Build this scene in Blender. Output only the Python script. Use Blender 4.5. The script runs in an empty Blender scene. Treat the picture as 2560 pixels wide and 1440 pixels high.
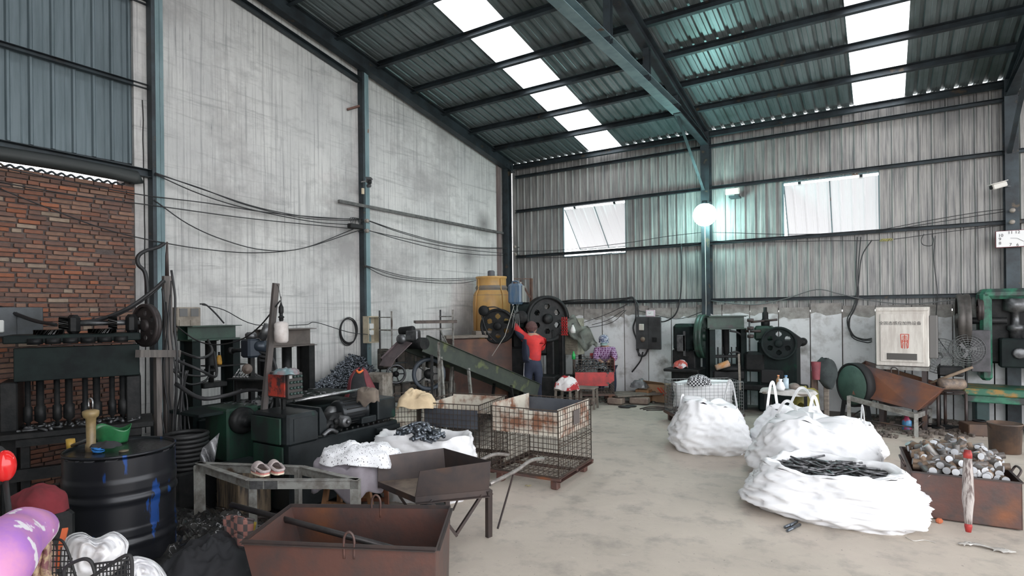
import bpy, math, random
from mathutils import Vector, Matrix, noise
random.seed(7)
PI = math.pi
SC = bpy.context.scene
COL = SC.collection
# ---------------------------------------------------------------- camera
F, YAW, ROLL, CH = 1444.0, -0.572, -0.011, 1.8
SHY = 57.7
_r = Vector((math.cos(YAW), -math.sin(YAW), 0)); _f = Vector((math.sin(YAW), math.cos(YAW), 0)); _u = _r.cross(_f)
CR = math.cos(ROLL) * _r + math.sin(ROLL) * _u
CU = -math.sin(ROLL) * _r + math.cos(ROLL) * _u
cam = bpy.data.cameras.new('camera'); camo = bpy.data.objects.new('camera', cam); COL.objects.link(camo)
cam.sensor_width = 36; cam.lens = F / 2560 * 36; cam.shift_y = SHY / 2560; cam.clip_end = 200; cam.clip_start = .05
m = Matrix((CR, CU, -_f)).transposed().to_4x4(); m.translation = (0, 0, CH); camo.matrix_world = m
SC.camera = camo
# ---------------------------------------------------------------- light
SC.view_settings.view_transform = 'Standard'; SC.view_settings.look = 'None'
SC.view_settings.gamma = 1; SC.view_settings.use_curve_mapping = False
SC.view_settings.exposure = 0.55
W = bpy.data.worlds.new('sky'); SC.world = W; W.use_nodes = True
wn = W.node_tree.nodes; wl_ = W.node_tree.links
bg = wn['Background']; bg.inputs['Color'].default_value = (0.96, 0.975, 1.0, 1); bg.inputs['Strength'].default_value = 3.4
# ---------------------------------------------------------------- places: turns what was measured on the photograph into positions in the hall
XL, YB = -7.4, 11.5
def ray(px, py):
    return _f + CR * ((px - 1280) / F) + CU * ((720 + SHY - py) / F)
O = Vector((0, 0, CH))
def at(px, py, Z): return O + ray(px, py) * Z
def fl(px, py, z=0.0):
    r = ray(px, py); return O + r * ((z - CH) / r.z)
def onL(px, py, off=0.0):
    r = ray(px, py); return O + r * ((XL + off) / r.x)
def onB(px, py, off=0.0):
    r = ray(px, py); return O + r * ((YB - off) / r.y)
def up(px, py, x, y):
    """height on the upright line through (x,y) seen at row py"""
    r = ray(px, py); Z = Vector((x, y, 0)).dot(_f); return CH + r.z * Z
# ---------------------------------------------------------------- mesh helpers
class MB:
    def __init__(s): s.v = []; s.f = []; s.m = []; s.mi = 0; s.sm = []
    def add(s, vs, fs, smooth=False):
        n = len(s.v); s.v += [Vector(v) for v in vs]
        for f in fs: s.f.append([i + n for i in f]); s.m.append(s.mi); s.sm.append(smooth)
        return s
    def box(s, c, d, R=None):
        c = Vector(c); x, y, z = d[0] / 2, d[1] / 2, d[2] / 2
        vs = [Vector((sx * x, sy * y, sz * z)) for sz in (-1, 1) for sy in (-1, 1) for sx in (-1, 1)]
        if R is not None: vs = [R @ v for v in vs]
        return s.add([v + c for v in vs], [(0, 2, 3, 1), (4, 5, 7, 6), (0, 1, 5, 4), (2, 6, 7, 3), (0, 4, 6, 2), (1, 3, 7, 5)])
    def b2(s, a, b):
        a = Vector(a); b = Vector(b); return s.box((a + b) / 2, [abs(q) for q in (b - a)])
    def cbox(s, c, d, ch=.01, R=None):
        """box with chamfered upright and top edges"""
        c = Vector(c); x, y, z = d[0] / 2, d[1] / 2, d[2] / 2; k = min(ch, x * .9, y * .9, z * .9)
        def ring(ix, zz): return [(x - ix, y - ix - k, zz), (x - ix - k, y - ix, zz), (-x + ix + k, y - ix, zz), (-x + ix, y - ix - k, zz), (-x + ix, -y + ix + k, zz), (-x + ix + k, -y + ix, zz), (x - ix - k, -y + ix, zz), (x - ix, -y + ix + k, zz)]
        vs = ring(k * .7, -z) + ring(0, -z + k) + ring(0, z - k) + ring(k * .7, z)
        fs = [tuple(range(7, -1, -1)), tuple(range(24, 32))]
        for r in range(3):
            for i in range(8): j = (i + 1) % 8; fs.append((r * 8 + i, r * 8 + j, r * 8 + 8 + j, r * 8 + 8 + i))
        vs = [Vector(v) for v in vs]
        if R is not None: vs = [R @ v for v in vs]
        return s.add([v + c for v in vs], fs)
    def bar(s, a, b, w, h=None, upv=(0, 0, 1)):
        a = Vector(a); b = Vector(b); h = w if h is None else h; d = (b - a)
        if d.length < 1e-6: return s
        t = d.normalized(); u = Vector(upv)
        if abs(t.dot(u)) > .98: u = Vector((0, 1, 0)) if abs(t.y) < .9 else Vector((1, 0, 0))
        sx = t.cross(u).normalized(); sz = sx.cross(t)
        vs = [p + sx * (i * w / 2) + sz * (j * h / 2) for p in (a, b) for i, j in ((-1, -1), (1, -1), (1, 1), (-1, 1))]
        return s.add(vs, [(0, 3, 2, 1), (4, 5, 6, 7), (0, 1, 5, 4), (1, 2, 6, 5), (2, 3, 7, 6), (3, 0, 4, 7)])
    def sect(s, a, b, pts, upv=(0, 0, 1)):
        """run an open-or-closed section polygon from a to b"""
        a = Vector(a); b = Vector(b); t = (b - a).normalized(); u = Vector(upv)
        if abs(t.dot(u)) > .98: u = Vector((0, 1, 0))
        sx = t.cross(u).normalized(); sz = sx.cross(t); n = len(pts)
        vs = [p + sx * i + sz * j for p in (a, b) for i, j in pts]
        return s.add(vs, [(i, (i + 1) % n, n + (i + 1) % n, n + i) for i in range(n)] + [tuple(range(n - 1, -1, -1)), tuple(range(n, 2 * n))])
    def ibeam(s, a, b, w, h, t=.012, upv=(0, 0, 1)):
        x, y = w / 2, h / 2
        return s.sect(a, b, [(-x, -y), (x, -y), (x, -y + t), (t / 2, -y + t), (t / 2, y - t), (x, y - t), (x, y), (-x, y), (-x, y - t), (-t / 2, y - t), (-t / 2, -y + t), (-x, -y + t)], upv)
    def chan(s, a, b, w, h, t=.006, upv=(0, 0, 1)):
        x, y = w / 2, h / 2
        return s.sect(a, b, [(-x, -y), (x, -y), (x, -y + t), (-x + t, -y + t), (-x + t, y - t), (x, y - t), (x, y), (-x, y)], upv)
    def angle(s, a, b, w, t=.006, upv=(0, 0, 1)):
        return s.sect(a, b, [(0, 0), (w, 0), (w, t), (t, t), (t, w), (0, w)], upv)
    def cyl(s, a, b, r, n=16, r2=None, caps=True):
        return s.tube([a, b], r, n, r2=r2, caps=caps, smooth=True)
    def tube(s, pts, r, n=8, r2=None, caps=True, smooth=True, closed=False, rs=None):
        pts = [Vector(p) for p in pts]; N = len(pts)
        if N < 2: return s
        rad = rs if rs else [r if r2 is None else r + (r2 - r) * i / (N - 1) for i in range(N)]
        T = []
        for i in range(N):
            if closed: d = pts[(i + 1) % N] - pts[i - 1]
            else: d = pts[min(i + 1, N - 1)] - pts[max(i - 1, 0)]
            T.append(d.normalized() if d.length > 1e-9 else Vector((0, 0, 1)))
        ref = Vector((0, 0, 1)) if abs(T[0].z) < .9 else Vector((1, 0, 0))
        nx = T[0].cross(ref).normalized(); vs = []
        for i in range(N):
            nx = (nx - T[i] * nx.dot(T[i]))
            nx = nx.normalized() if nx.length > 1e-6 else T[i].orthogonal().normalized()
            ny = T[i].cross(nx)
            for k in range(n):
                an = 2 * PI * k / n; vs.append(pts[i] + (nx * math.cos(an) + ny * math.sin(an)) * rad[i])
        fs = []
        for i in range(N if closed else N - 1):
            j = (i + 1) % N
            for k in range(n): l = (k + 1) % n; fs.append((i * n + k, i * n + l, j * n + l, j * n + k))
        s.add(vs, fs, smooth)
        if caps and not closed:
            b = len(s.v) - len(vs)
            s.f.append([b + k for k in range(n - 1, -1, -1)]); s.m.append(s.mi); s.sm.append(False)
            s.f.append([b + (N - 1) * n + k for k in range(n)]); s.m.append(s.mi); s.sm.append(False)
        return s
    def lathe(s, prof, c=(0, 0, 0), n=24, axis=None, smooth=True, ox=1.0):
        """prof: (radius, height) pairs round an axis through c"""
        c = Vector(c); ax = Vector(axis).normalized() if axis else Vector((0, 0, 1))
        ref = Vector((0, 0, 1)) if abs(ax.z) < .9 else Vector((1, 0, 0))
        u = ref.cross(ax).normalized() if axis and abs(ax.z) < .9 else Vector((1, 0, 0)); w = ax.cross(u)
        vs = [c + u * (r * math.cos(2 * PI * k / n) * ox) + w * (r * math.sin(2 * PI * k / n)) + ax * h for r, h in prof for k in range(n)]
        fs = [(i * n + k, i * n + (k + 1) % n, (i + 1) * n + (k + 1) % n, (i + 1) * n + k) for i in range(len(prof) - 1) for k in range(n)]
        return s.add(vs, fs, smooth)
    def disc_holes(s, c, axis, R0, R1, t, nh=6, hr=.2, n=48):
        """wheel web between radius R0 and R1 with nh round-ended openings, thickness t"""
        c = Vector(c); ax = Vector(axis).normalized()
        ref = Vector((0, 0, 1)) if abs(ax.z) < .9 else Vector((1, 0, 0)); u = ref.cross(ax).normalized(); w = ax.cross(u)
        K = 12; rr = [R0 + (R1 - R0) * i / K for i in range(K + 1)]
        mid = (R0 + R1) / 2; per = 2 * PI / nh
        def inside(r, a):
            d = (a % per) - per / 2
            x = mid * math.sin(d); y = r - mid
            return x * x + y * y < (hr * 1.0) ** 2
        n = nh * 18; vs = []
        for sd in (-t / 2, t / 2):
            for r in rr:
                for k in range(n):
                    a = 2 * PI * k / n; vs.append(c + u * (r * math.cos(a)) + w * (r * math.sin(a)) + ax * sd)
        B = (K + 1) * n; idx = lambda sd, i, k: sd * B + i * n + (k % n)
        cell = {}
        for i in range(K):
            for k in range(n):
                rm = (rr[i] + rr[i + 1]) / 2; cell[i, k] = not inside(rm, 2 * PI * (k + .5) / n)
        fs = []
        for i in range(K):
            for k in range(n):
                if cell[i, k]:
                    fs.append((idx(0, i, k), idx(0, i, k + 1), idx(0, i + 1, k + 1), idx(0, i + 1, k)))
                    fs.append((idx(1, i, k), idx(1, i + 1, k), idx(1, i + 1, k + 1), idx(1, i, k + 1)))
                    if not cell.get((i, (k + 1) % n), True): fs.append((idx(0, i, k + 1), idx(0, i + 1, k + 1), idx(1, i + 1, k + 1), idx(1, i, k + 1)))
                    if not cell.get((i, (k - 1) % n), True): fs.append((idx(0, i, k), idx(0, i + 1, k), idx(1, i + 1, k), idx(1, i, k)))
                    if i < K - 1 and not cell[i + 1, k]: fs.append((idx(0, i + 1, k), idx(0, i + 1, k + 1), idx(1, i + 1, k + 1), idx(1, i + 1, k)))
                    if i > 0 and not cell[i - 1, k]: fs.append((idx(0, i, k), idx(0, i, k + 1), idx(1, i, k + 1), idx(1, i, k)))
        return s.add(vs, fs)
    def ball(s, c, r, n=12, m=8, sq=(1, 1, 1)):
        c = Vector(c); vs = []
        for i in range(m + 1):
            t = PI * i / m
            for k in range(n):
                a = 2 * PI * k / n; vs.append(c + Vector((sq[0] * r * math.sin(t) * math.cos(a), sq[1] * r * math.sin(t) * math.sin(a), sq[2] * r * math.cos(t))))
        return s.add(vs, [(i * n + k, (i + 1) * n + k, (i + 1) * n + (k + 1) % n, i * n + (k + 1) % n) for i in range(m) for k in range(n)], True)
    def prism(s, pts, d):
        """flat polygon pushed along vector d"""
        pts = [Vector(p) for p in pts]; d = Vector(d); n = len(pts)
        return s.add(pts + [p + d for p in pts], [tuple(range(n - 1, -1, -1)), tuple(range(n, 2 * n))] + [(i, (i + 1) % n, n + (i + 1) % n, n + i) for i in range(n)])
    def grid(s, fn, nu, nv, smooth=True, closeu=False):
        vs = [fn(i / nu, j / nv) for j in range(nv + 1) for i in range(nu + (0 if closeu else 1))]
        w = nu if closeu else nu + 1
        fs = [(j * w + i, j * w + (i + 1) % w, (j + 1) * w + (i + 1) % w, (j + 1) * w + i) for j in range(nv) for i in range(nu)]
        return s.add(vs, fs, smooth)
    def build(s, name, mats, parent=None, world=False, mods=None):
        me = bpy.data.meshes.new(name)
        vs = s.v
        if world and parent is not None:
            inv = MW[parent.name].inverted(); vs = [inv @ v for v in vs]
        me.from_pydata([tuple(v) for v in vs], [], s.f)
        for mt in (mats if isinstance(mats, (list, tuple)) else [mats]): me.materials.append(mt)
        me.polygons.foreach_set('material_index', s.m); me.polygons.foreach_set('use_smooth', s.sm)
        me.update()
        o = bpy.data.objects.new(name, me); COL.objects.link(o)
        if parent is not None: o.parent = parent
        for k, kw in (mods or []):
            md = o.modifiers.new(k.lower(), k)
            for a, b in kw.items(): setattr(md, a, b)
        return o
MW = {}
def tag(o, label=None, cat=None, group=None, kind=None):
    if label: o['label'] = label
    if cat: o['category'] = cat
    if group: o['group'] = group
    if kind: o['kind'] = kind
    return o
def thing(name, label, cat, loc, rz=0.0, group=None, kind=None):
    o = bpy.data.objects.new(name, None); COL.objects.link(o); o.empty_display_size = .1
    o.location = loc; o.rotation_euler = (0, 0, rz); MW[o.name] = Matrix.Translation(Vector(loc)) @ Matrix.Rotation(rz, 4, 'Z')
    return tag(o, label, cat, group, kind)
def struct(name, mb, mat, label=None, cat=None, parent=None):
    o = mb.build(name, mat, parent, world=parent is not None)
    if parent is None: tag(o, label, cat, None, 'structure')
    return o
def copyt(o, parent=None):
    c = o.copy(); COL.objects.link(c)
    if parent is not None: c.parent = parent
    for ch in CH_.get(o.name, []): copyt(ch, c)
    return c
CH_ = {}
def kids():
    CH_.clear()
    for o in COL.objects:
        if o.parent: CH_.setdefault(o.parent.name, []).append(o)
def RX(a): return Matrix.Rotation(a, 3, 'X')
def RY(a): return Matrix.Rotation(a, 3, 'Y')
def RZ(a): return Matrix.Rotation(a, 3, 'Z')
def sag(a, b, d, n=14, wob=0.0):
    a = Vector(a); b = Vector(b)
    return [a.lerp(b, i / n) - Vector((0, 0, d * 4 * (i / n) * (1 - i / n))) + Vector((random.uniform(-wob, wob), random.uniform(-wob, wob), random.uniform(-wob, wob))) for i in range(n + 1)]
def smooth(pts, k=6):
    """Catmull-Rom through the points"""
    P = [Vector(p) for p in pts]; P = [P[0] * 2 - P[1]] + P + [P[-1] * 2 - P[-2]]; out = []
    for i in range(1, len(P) - 2):
        for j in range(k):
            t = j / k; a, b, c, d = P[i - 1], P[i], P[i + 1], P[i + 2]
            out.append(.5 * ((2 * b) + (c - a) * t + (2 * a - 5 * b + 4 * c - d) * t * t + (3 * b - a - 3 * c + d) * t ** 3))
    out.append(P[-2]); return out
# ---------------------------------------------------------------- materials
MT = {}
def mat(name, c1, c2=None, scale=6.0, st=(1, 1, 1), rough=.6, metal=0.0, bump=.0, bscale=40.0, th=(.4, .62), c3=None, s3=3.0, t3=(.55, .7), spec=None, emis=None, es=1.0, detail=6.0, per=0.0):
    if name in MT: return MT[name]
    m = bpy.data.materials.new(name); m.use_nodes = True; n = m.node_tree.nodes; l = m.node_tree.links; b = n['Principled BSDF']
    b.inputs['Roughness'].default_value = rough; b.inputs['Metallic'].default_value = metal
    if spec is not None: b.inputs['Specular IOR Level'].default_value = spec
    b.inputs['Base Color'].default_value = (*c1, 1); m.diffuse_color = (*c1, 1)
    tc = n.new('ShaderNodeTexCoord'); mp = n.new('ShaderNodeMapping'); l.new(tc.outputs['Object'], mp.inputs['Vector']); mp.inputs['Scale'].default_value = st
    out = None
    if c2:
        nz = n.new('ShaderNodeTexNoise'); nz.inputs['Scale'].default_value = scale; nz.inputs['Detail'].default_value = detail; nz.inputs['Roughness'].default_value = .65; l.new(mp.outputs[0], nz.inputs['Vector'])
        mr = n.new('ShaderNodeMapRange'); mr.inputs[1].default_value, mr.inputs[2].default_value = th; l.new(nz.outputs[0], mr.inputs[0])
        mx = n.new('ShaderNodeMix'); mx.data_type = 'RGBA'; mx.inputs[6].default_value = (*c1, 1); mx.inputs[7].default_value = (*c2, 1); l.new(mr.outputs[0], mx.inputs[0]); out = mx.outputs[2]
    if c3:
        nz = n.new('ShaderNodeTexNoise'); nz.inputs['Scale'].default_value = s3; nz.inputs['Detail'].default_value = 5; l.new(tc.outputs['Object'], nz.inputs['Vector'])
        mr = n.new('ShaderNodeMapRange'); mr.inputs[1].default_value, mr.inputs[2].default_value = t3; l.new(nz.outputs[0], mr.inputs[0])
        mx = n.new('ShaderNodeMix'); mx.data_type = 'RGBA'; mx.inputs[7].default_value = (*c3, 1); l.new(mr.outputs[0], mx.inputs[0]); mx.inputs[6].default_value = (*c1, 1)
        if out: l.new(out, mx.inputs[6])
        out = mx.outputs[2]
    if per:
        oi = n.new('ShaderNodeObjectInfo'); hs = n.new('ShaderNodeHueSaturation'); mr = n.new('ShaderNodeMapRange'); mr.inputs[3].default_value = 1 - per; mr.inputs[4].default_value = 1 + per
        l.new(oi.outputs['Random'], mr.inputs[0]); l.new(mr.outputs[0], hs.inputs['Value']); hs.inputs['Color'].default_value = (*c1, 1)
        if out: l.new(out, hs.inputs['Color'])
        out = hs.outputs[0]
    if out: l.new(out, b.inputs['Base Color'])
    if bump:
        nz = n.new('ShaderNodeTexNoise'); nz.inputs['Scale'].default_value = bscale; nz.inputs['Detail'].default_value = 4; l.new(mp.outputs[0], nz.inputs['Vector'])
        bp = n.new('ShaderNodeBump'); bp.inputs['Strength'].default_value = bump; bp.inputs['Distance'].default_value = .01; l.new(nz.outputs[0], bp.inputs['Height']); l.new(bp.outputs[0], b.inputs['Normal'])
    if emis:
        b.inputs['Emission Color'].default_value = (*emis, 1); b.inputs['Emission Strength'].default_value = es
    MT[name] = m; return m
def nd(m): return m.node_tree.nodes, m.node_tree.links, m.node_tree.nodes['Principled BSDF']
sheet_m = mat('galvanised wall sheet', (.37, .36, .345), (.17, .17, .175), 5, (5, 5, .22), rough=.5, metal=.25, th=(.44, .64), c3=(.13, .13, .135), s3=.7, t3=(.52, .78), per=.09, detail=9)
roof_m = mat('grey roof sheet', (.20, .235, .245), (.14, .17, .175), 4, (4, .3, 1), rough=.38, metal=.35, c3=(.10, .125, .12), s3=1.0, per=.12)
blue_m = mat('blue grey sheet', (.135, .175, .195), (.10, .135, .15), 5, (4, 4, .3), rough=.45, metal=.2, per=.08)
steel_m = mat('dark painted steel', (.045, .06, .07), (.025, .03, .035), 3, rough=.5, metal=.3, c3=(.09, .07, .05), s3=6, t3=(.66, .72))
teal_m = mat('pale teal painted steel', (.20, .29, .31), (.13, .20, .22), 3, (1, 1, .4), rough=.5, c3=(.16, .10, .07), s3=4, t3=(.66, .70))
conc_m = mat('white painted concrete', (.70, .70, .71), (.38, .36, .35), 3.5, rough=.85, th=(.5, .75), bump=.4, bscale=14, per=.07, c3=(.20, .18, .165), s3=2.3, t3=(.60, .74), detail=9)
rawc_m = mat('bare concrete', (.36, .34, .32), (.24, .225, .21), 9, rough=.9, bump=.4, bscale=30)
mortar_m = mat('dark mortar', (.15, .12, .11), (.085, .07, .068), 12, rough=.95, bump=.6)
# ---- streaked plaster of the gable wall
def plaster():
    m = mat('streaked plaster', (.66, .655, .64), rough=.9); n, l, b = nd(m)
    tc = n.new('ShaderNodeTexCoord')
    def nz(st, sc, lo, hi, c, prev, det=6, dist=0):
        mp = n.new('ShaderNodeMapping'); mp.inputs['Scale'].default_value = st; l.new(tc.outputs['Object'], mp.inputs[0])
        t = n.new('ShaderNodeTexNoise'); t.inputs['Scale'].default_value = sc; t.inputs['Detail'].default_value = det; t.inputs['Roughness'].default_value = .7; t.inputs['Distortion'].default_value = dist; l.new(mp.outputs[0], t.inputs[0])
        r = n.new('ShaderNodeMapRange'); r.inputs[1].default_value = lo; r.inputs[2].default_value = hi; l.new(t.outputs[0], r.inputs[0])
        x = n.new('ShaderNodeMix'); x.data_type = 'RGBA'; x.inputs[7].default_value = (*c, 1)
        if prev is None: x.inputs[6].default_value = (.68, .675, .655, 1)
        else: l.new(prev, x.inputs[6])
        l.new(r.outputs[0], x.inputs[0]); return x.outputs[2], t
    c, _ = nz((1, 1, .5), 1.1, .35, .68, (.50, .50, .495), None)
    c, _ = nz((1, 1, 2.2), 2.2, .52, .74, (.42, .42, .415), c)
    c, t = nz((16, 16, .30), 1.6, .50, .74, (.22, .22, .225), c, 9)
    c, _ = nz((30, 30, 1.2), 1.5, .60, .72, (.12, .12, .13), c, 9); c, _ = nz((1, .35, 6), 1.3, .55, .75, (.27, .27, .27), c, 8, 1.0)
    c, _ = nz((1, 1, 1), .5, .52, .68, (.36, .35, .345), c)
    for (px, py, rad) in ((1172, 640, .45), (1150, 855, .55), (1210, 560, .35), (1262, 600, .4)):
        pz = onL(px, py); vm = n.new('ShaderNodeVectorMath'); vm.operation = 'DISTANCE'; l.new(tc.outputs['Object'], vm.inputs[0]); vm.inputs[1].default_value = (0, pz.y, pz.z)
        ad = n.new('ShaderNodeMath'); ad.operation = 'MULTIPLY_ADD'; l.new(t.outputs[0], ad.inputs[0]); ad.inputs[1].default_value = .3; l.new(vm.outputs['Value'], ad.inputs[2])
        r = n.new('ShaderNodeMapRange'); r.inputs[1].default_value = .15; r.inputs[2].default_value = rad + .15; r.inputs[3].default_value = .75; r.inputs[4].default_value = 0; l.new(ad.outputs[0], r.inputs[0])
        x = n.new('ShaderNodeMix'); x.data_type = 'RGBA'; x.inputs[7].default_value = (.10, .095, .095, 1); l.new(c, x.inputs[6]); l.new(r.outputs[0], x.inputs[0]); c = x.outputs[2]
    l.new(c, b.inputs['Base Color'])
    bp = n.new('ShaderNodeBump'); bp.inputs['Strength'].default_value = .25; bp.inputs['Distance'].default_value = .02; l.new(t.outputs[0], bp.inputs['Height']); l.new(bp.outputs[0], b.inputs['Normal'])
    return m
plaster_m = plaster()
def floor_mat():
    m = mat('worn concrete floor', (.5, .46, .41), rough=.75); n, l, b = nd(m); tc = n.new('ShaderNodeTexCoord')
    def noise_(sc, det=6, st=(1, 1, 1)):
        mp = n.new('ShaderNodeMapping'); mp.inputs['Scale'].default_value = st; l.new(tc.outputs['Object'], mp.inputs[0])
        t = n.new('ShaderNodeTexNoise'); t.inputs['Scale'].default_value = sc; t.inputs['Detail'].default_value = det; t.inputs['Roughness'].default_value = .65; l.new(mp.outputs[0], t.inputs[0]); return t.outputs[0]
    def rng(v, a, b_, c=0, d=1):
        r = n.new('ShaderNodeMapRange'); r.inputs[1].default_value = a; r.inputs[2].default_value = b_; r.inputs[3].default_value = c; r.inputs[4].default_value = d; l.new(v, r.inputs[0]); return r.outputs[0]
    def mix(f, a, c):
        x = n.new('ShaderNodeMix'); x.data_type = 'RGBA'; l.new(f, x.inputs[0])
        if isinstance(a, tuple): x.inputs[6].default_value = (*a, 1)
        else: l.new(a, x.inputs[6])
        x.inputs[7].default_value = (*c, 1); return x.outputs[2]
    c = mix(rng(noise_(.9), .35, .7), (.53, .465, .40), (.42, .37, .315))
    c = mix(rng(noise_(3.5), .5, .75), c, (.30, .27, .24))
    c = mix(rng(noise_(30, 3), .66, .74), c, (.2, .18, .165))
    c = mix(rng(noise_(7, 8, (1, 2.4, 1)), .66, .74), c, (.54, .51, .47))
    # oil-blackened ground round the machines along the gable wall and swarf under the back wall
    s = n.new('ShaderNodeSeparateXYZ'); l.new(tc.outputs['Object'], s.inputs[0])
    def ma(op, a, b_):
        q = n.new('ShaderNodeMath'); q.operation = op
        for i, v in enumerate((a, b_)):
            if isinstance(v, (int, float)): q.inputs[i].default_value = v
            else: l.new(v, q.inputs[i])
        return q.outputs[0]
    big = noise_(1.6, 5)
    e1 = ma('SUBTRACT', ma('MULTIPLY', s.outputs[1], -.34), s.outputs[0])      # larger = nearer the gable wall
    k1 = rng(ma('ADD', e1, ma('MULTIPLY', big, 1.4)), 3.0, 3.5)
    c = mix(k1, c, (.018, .017, .017))
    k2 = rng(ma('ADD', s.outputs[1], ma('MULTIPLY', big, 1.6)), 10.9, 11.7)
    c = mix(k2, c, (.09, .075, .065))
    l.new(c, b.inputs['Base Color'])
    l.new(rng(k1, 0, 1, .72, .42), b.inputs['Roughness'])
    bp = n.new('ShaderNodeBump'); bp.inputs['Strength'].default_value = .35; bp.inputs['Distance'].default_value = .01; l.new(noise_(22), bp.inputs['Height']); l.new(bp.outputs[0], b.inputs['Normal'])
    return m
floor_m = floor_mat()
def glow_sheet():
    m = mat('frosted fibreglass skylight', (.95, .97, 1.0), rough=.6); n, l, b = nd(m); out = n['Material Output']
    tr = n.new('ShaderNodeBsdfTransparent'); tr.inputs[0].default_value = (1, 1, 1, 1); tl = n.new('ShaderNodeBsdfTranslucent'); tl.inputs[0].default_value = (.95, .97, 1, 1)
    mx = n.new('ShaderNodeMixShader'); mx.inputs[0].default_value = .3; l.new(tr.outputs[0], mx.inputs[1]); l.new(tl.outputs[0], mx.inputs[2]); l.new(mx.outputs[0], out.inputs[0]); return m
sky_m = glow_sheet()
# ---------------------------------------------------------------- floor
XR, YF = 8.5, -4.0
g = MB(); g.grid(lambda u, v: Vector((XL - .3 + u * (XR - XL + .6), YF + v * (YB - YF + .3), 0)), 8, 8, False); struct('floor', g, floor_m)
# yard outside, so that the open side and the windows look on real ground
g = MB(); g.grid(lambda u, v: Vector((-40 + 80 * u, -40 + 80 * v, -.05)), 4, 4, False)
struct('yard_ground', g, mat('yard ground', (.42, .40, .38), (.34, .33, .31), .6, rough=.95))
RS = .18                                             # roof slope
def zr(y): return 5.27 + RS * (YB - y)
YRID = 1.6
PIT = .18
def rib_sheet(w, nr, L, t=.028):
    """profiled sheet in x (width) and z (length): nr trapezoid ribs, returned as section points"""
    pts = []; p = w / nr
    for i in range(nr):
        x = i * p
        pts += [(x, 0), (x + p * .36, 0), (x + p * .40, .004), (x + p * .46, 0), (x + p * .70, 0), (x + p * .77, t), (x + p * .88, t), (x + p * .95, 0)]
    pts.append((w, 0)); return pts
def sheet_run(mb, o, ux, un, uL, prof, th=.001):
    """extrude a rib profile: ux along width, un outwards, uL the length vector"""
    o = Vector(o); vs = [o + ux * a + un * b for a, b in prof] + [o + ux * a + un * b + uL for a, b in prof]; n = len(prof)
    mb.add(vs, [(i, i + 1, n + i + 1, n + i) for i in range(n - 1)])
X3, Y3, Z3 = Vector((1, 0, 0)), Vector((0, 1, 0)), Vector((0, 0, 1))
# ---------------------------------------------------------------- back wall: profiled sheets above precast slabs
W1 = [onB(1407, 519), onB(1564, 632)]; W2 = [onB(1957, 455), onB(2200, 577)]
w1 = (W1[0].x, W1[1].x, W1[1].z, onB(1564, 499).z); w2 = (W2[0].x, W2[1].x, W2[1].z, onB(2200, 428).z)
ZC = 1.88
wallb = thing('wall_back', None, None, (XL, YB, 0), kind='structure')
SW = .72; k = 0; x = XL + .02
cuts = [w1, w2]
while x < XR - .2:
    mb = MB(); prof = rib_sheet(SW, 4, 1)
    # split the sheet at window openings
    segs = []
    for i in range(len(prof) - 1):
        a, b = prof[i], prof[i + 1]; xs = [x + a[0], x + b[0]]
        for c in cuts:
            for q in (c[0], c[1]):
                if xs[0] + 1e-4 < q < xs[-1] - 1e-4: xs.append(q)
        xs = sorted(set(xs))
        for x0, x1 in zip(xs[:-1], xs[1:]):
            f0 = (x0 - x - a[0]) / max(b[0] - a[0], 1e-6); f1 = (x1 - x - a[0]) / max(b[0] - a[0], 1e-6)
            h0 = a[1] + (b[1] - a[1]) * f0; h1 = a[1] + (b[1] - a[1]) * f1
            hole = next((c for c in cuts if c[0] - 1e-4 <= x0 and x1 <= c[1] + 1e-4), None)
            for z0, z1 in ([(ZC - .12, hole[2]), (hole[3], zr(YB) - .006)] if hole else [(ZC - .12, zr(YB) - .006)]):
                mb.add([(x0, YB - h0 + .04, z0), (x1, YB - h1 + .04, z0), (x1, YB - h1 + .04, z1), (x0, YB - h0 + .04, z1)], [(0, 1, 2, 3)])
    mb.build('wall_sheet', sheet_m, wallb, world=True); x += SW
mb = MB()
mb.b2((XL - .3, YB + .10, 0), (XR, YB + .16, ZC - .15)); mb.build('footing', rawc_m, wallb, world=True)
# precast slabs, each its own piece, white paint stopping short of the bare top
joints = [onB(px, 900).x for px in (1462, 1508, 1563, 1623, 1681, 1745, 1807, 1876, 1948, 2027, 2107, 2190, 2280, 2382, 2485)]
joints = [XL + .02 + i * .42 for i in range(int((joints[0] - XL) / .42))] + joints + [joints[-1] + .43 * (i + 1) for i in range(12)]
for i, (a, b) in enumerate(zip(joints[:-1], joints[1:])):
    h = ZC - random.choice([0, .02, .05, .0, .07]); pd = random.uniform(-.012, .012); mb = MB()
    zp = h - random.uniform(.14, .22); n = 6; xs = [a + .008 + (b - a - .016) * t / n for t in range(n + 1)]
    zs = [zp + random.uniform(-.04, .03) for _ in xs]
    y0 = YB - .03 + pd
    mb.mi = 0
    mb.add([(q, y0 - .006, 0) for q in xs] + [(q, y0 - .006, z) for q, z in zip(xs, zs)], [(t, t + 1, n + 2 + t, n + 1 + t) for t in range(n)])
    mb.mi = 1; mb.b2((a + .008, y0, 0), (b - .008, YB + .05, h))
    mb.build('concrete_slab', [conc_m, rawc_m], wallb, world=True)
# girts along the back wall
def girt_b(py_px, py, w=.035, h=.06, name='wall_girt'):
    p = onB(py_px, py, .05); mb = MB()
    mb.chan((XL + .15, YB - .05, p.z), (XR, YB - .05, p.z), .07, h, .004); return mb.build(name, steel_m, wallb, world=True)
for q in ((2300, 283), (2300, 407), (2200, 578), (2060, 745)): girt_b(*q)
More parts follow.
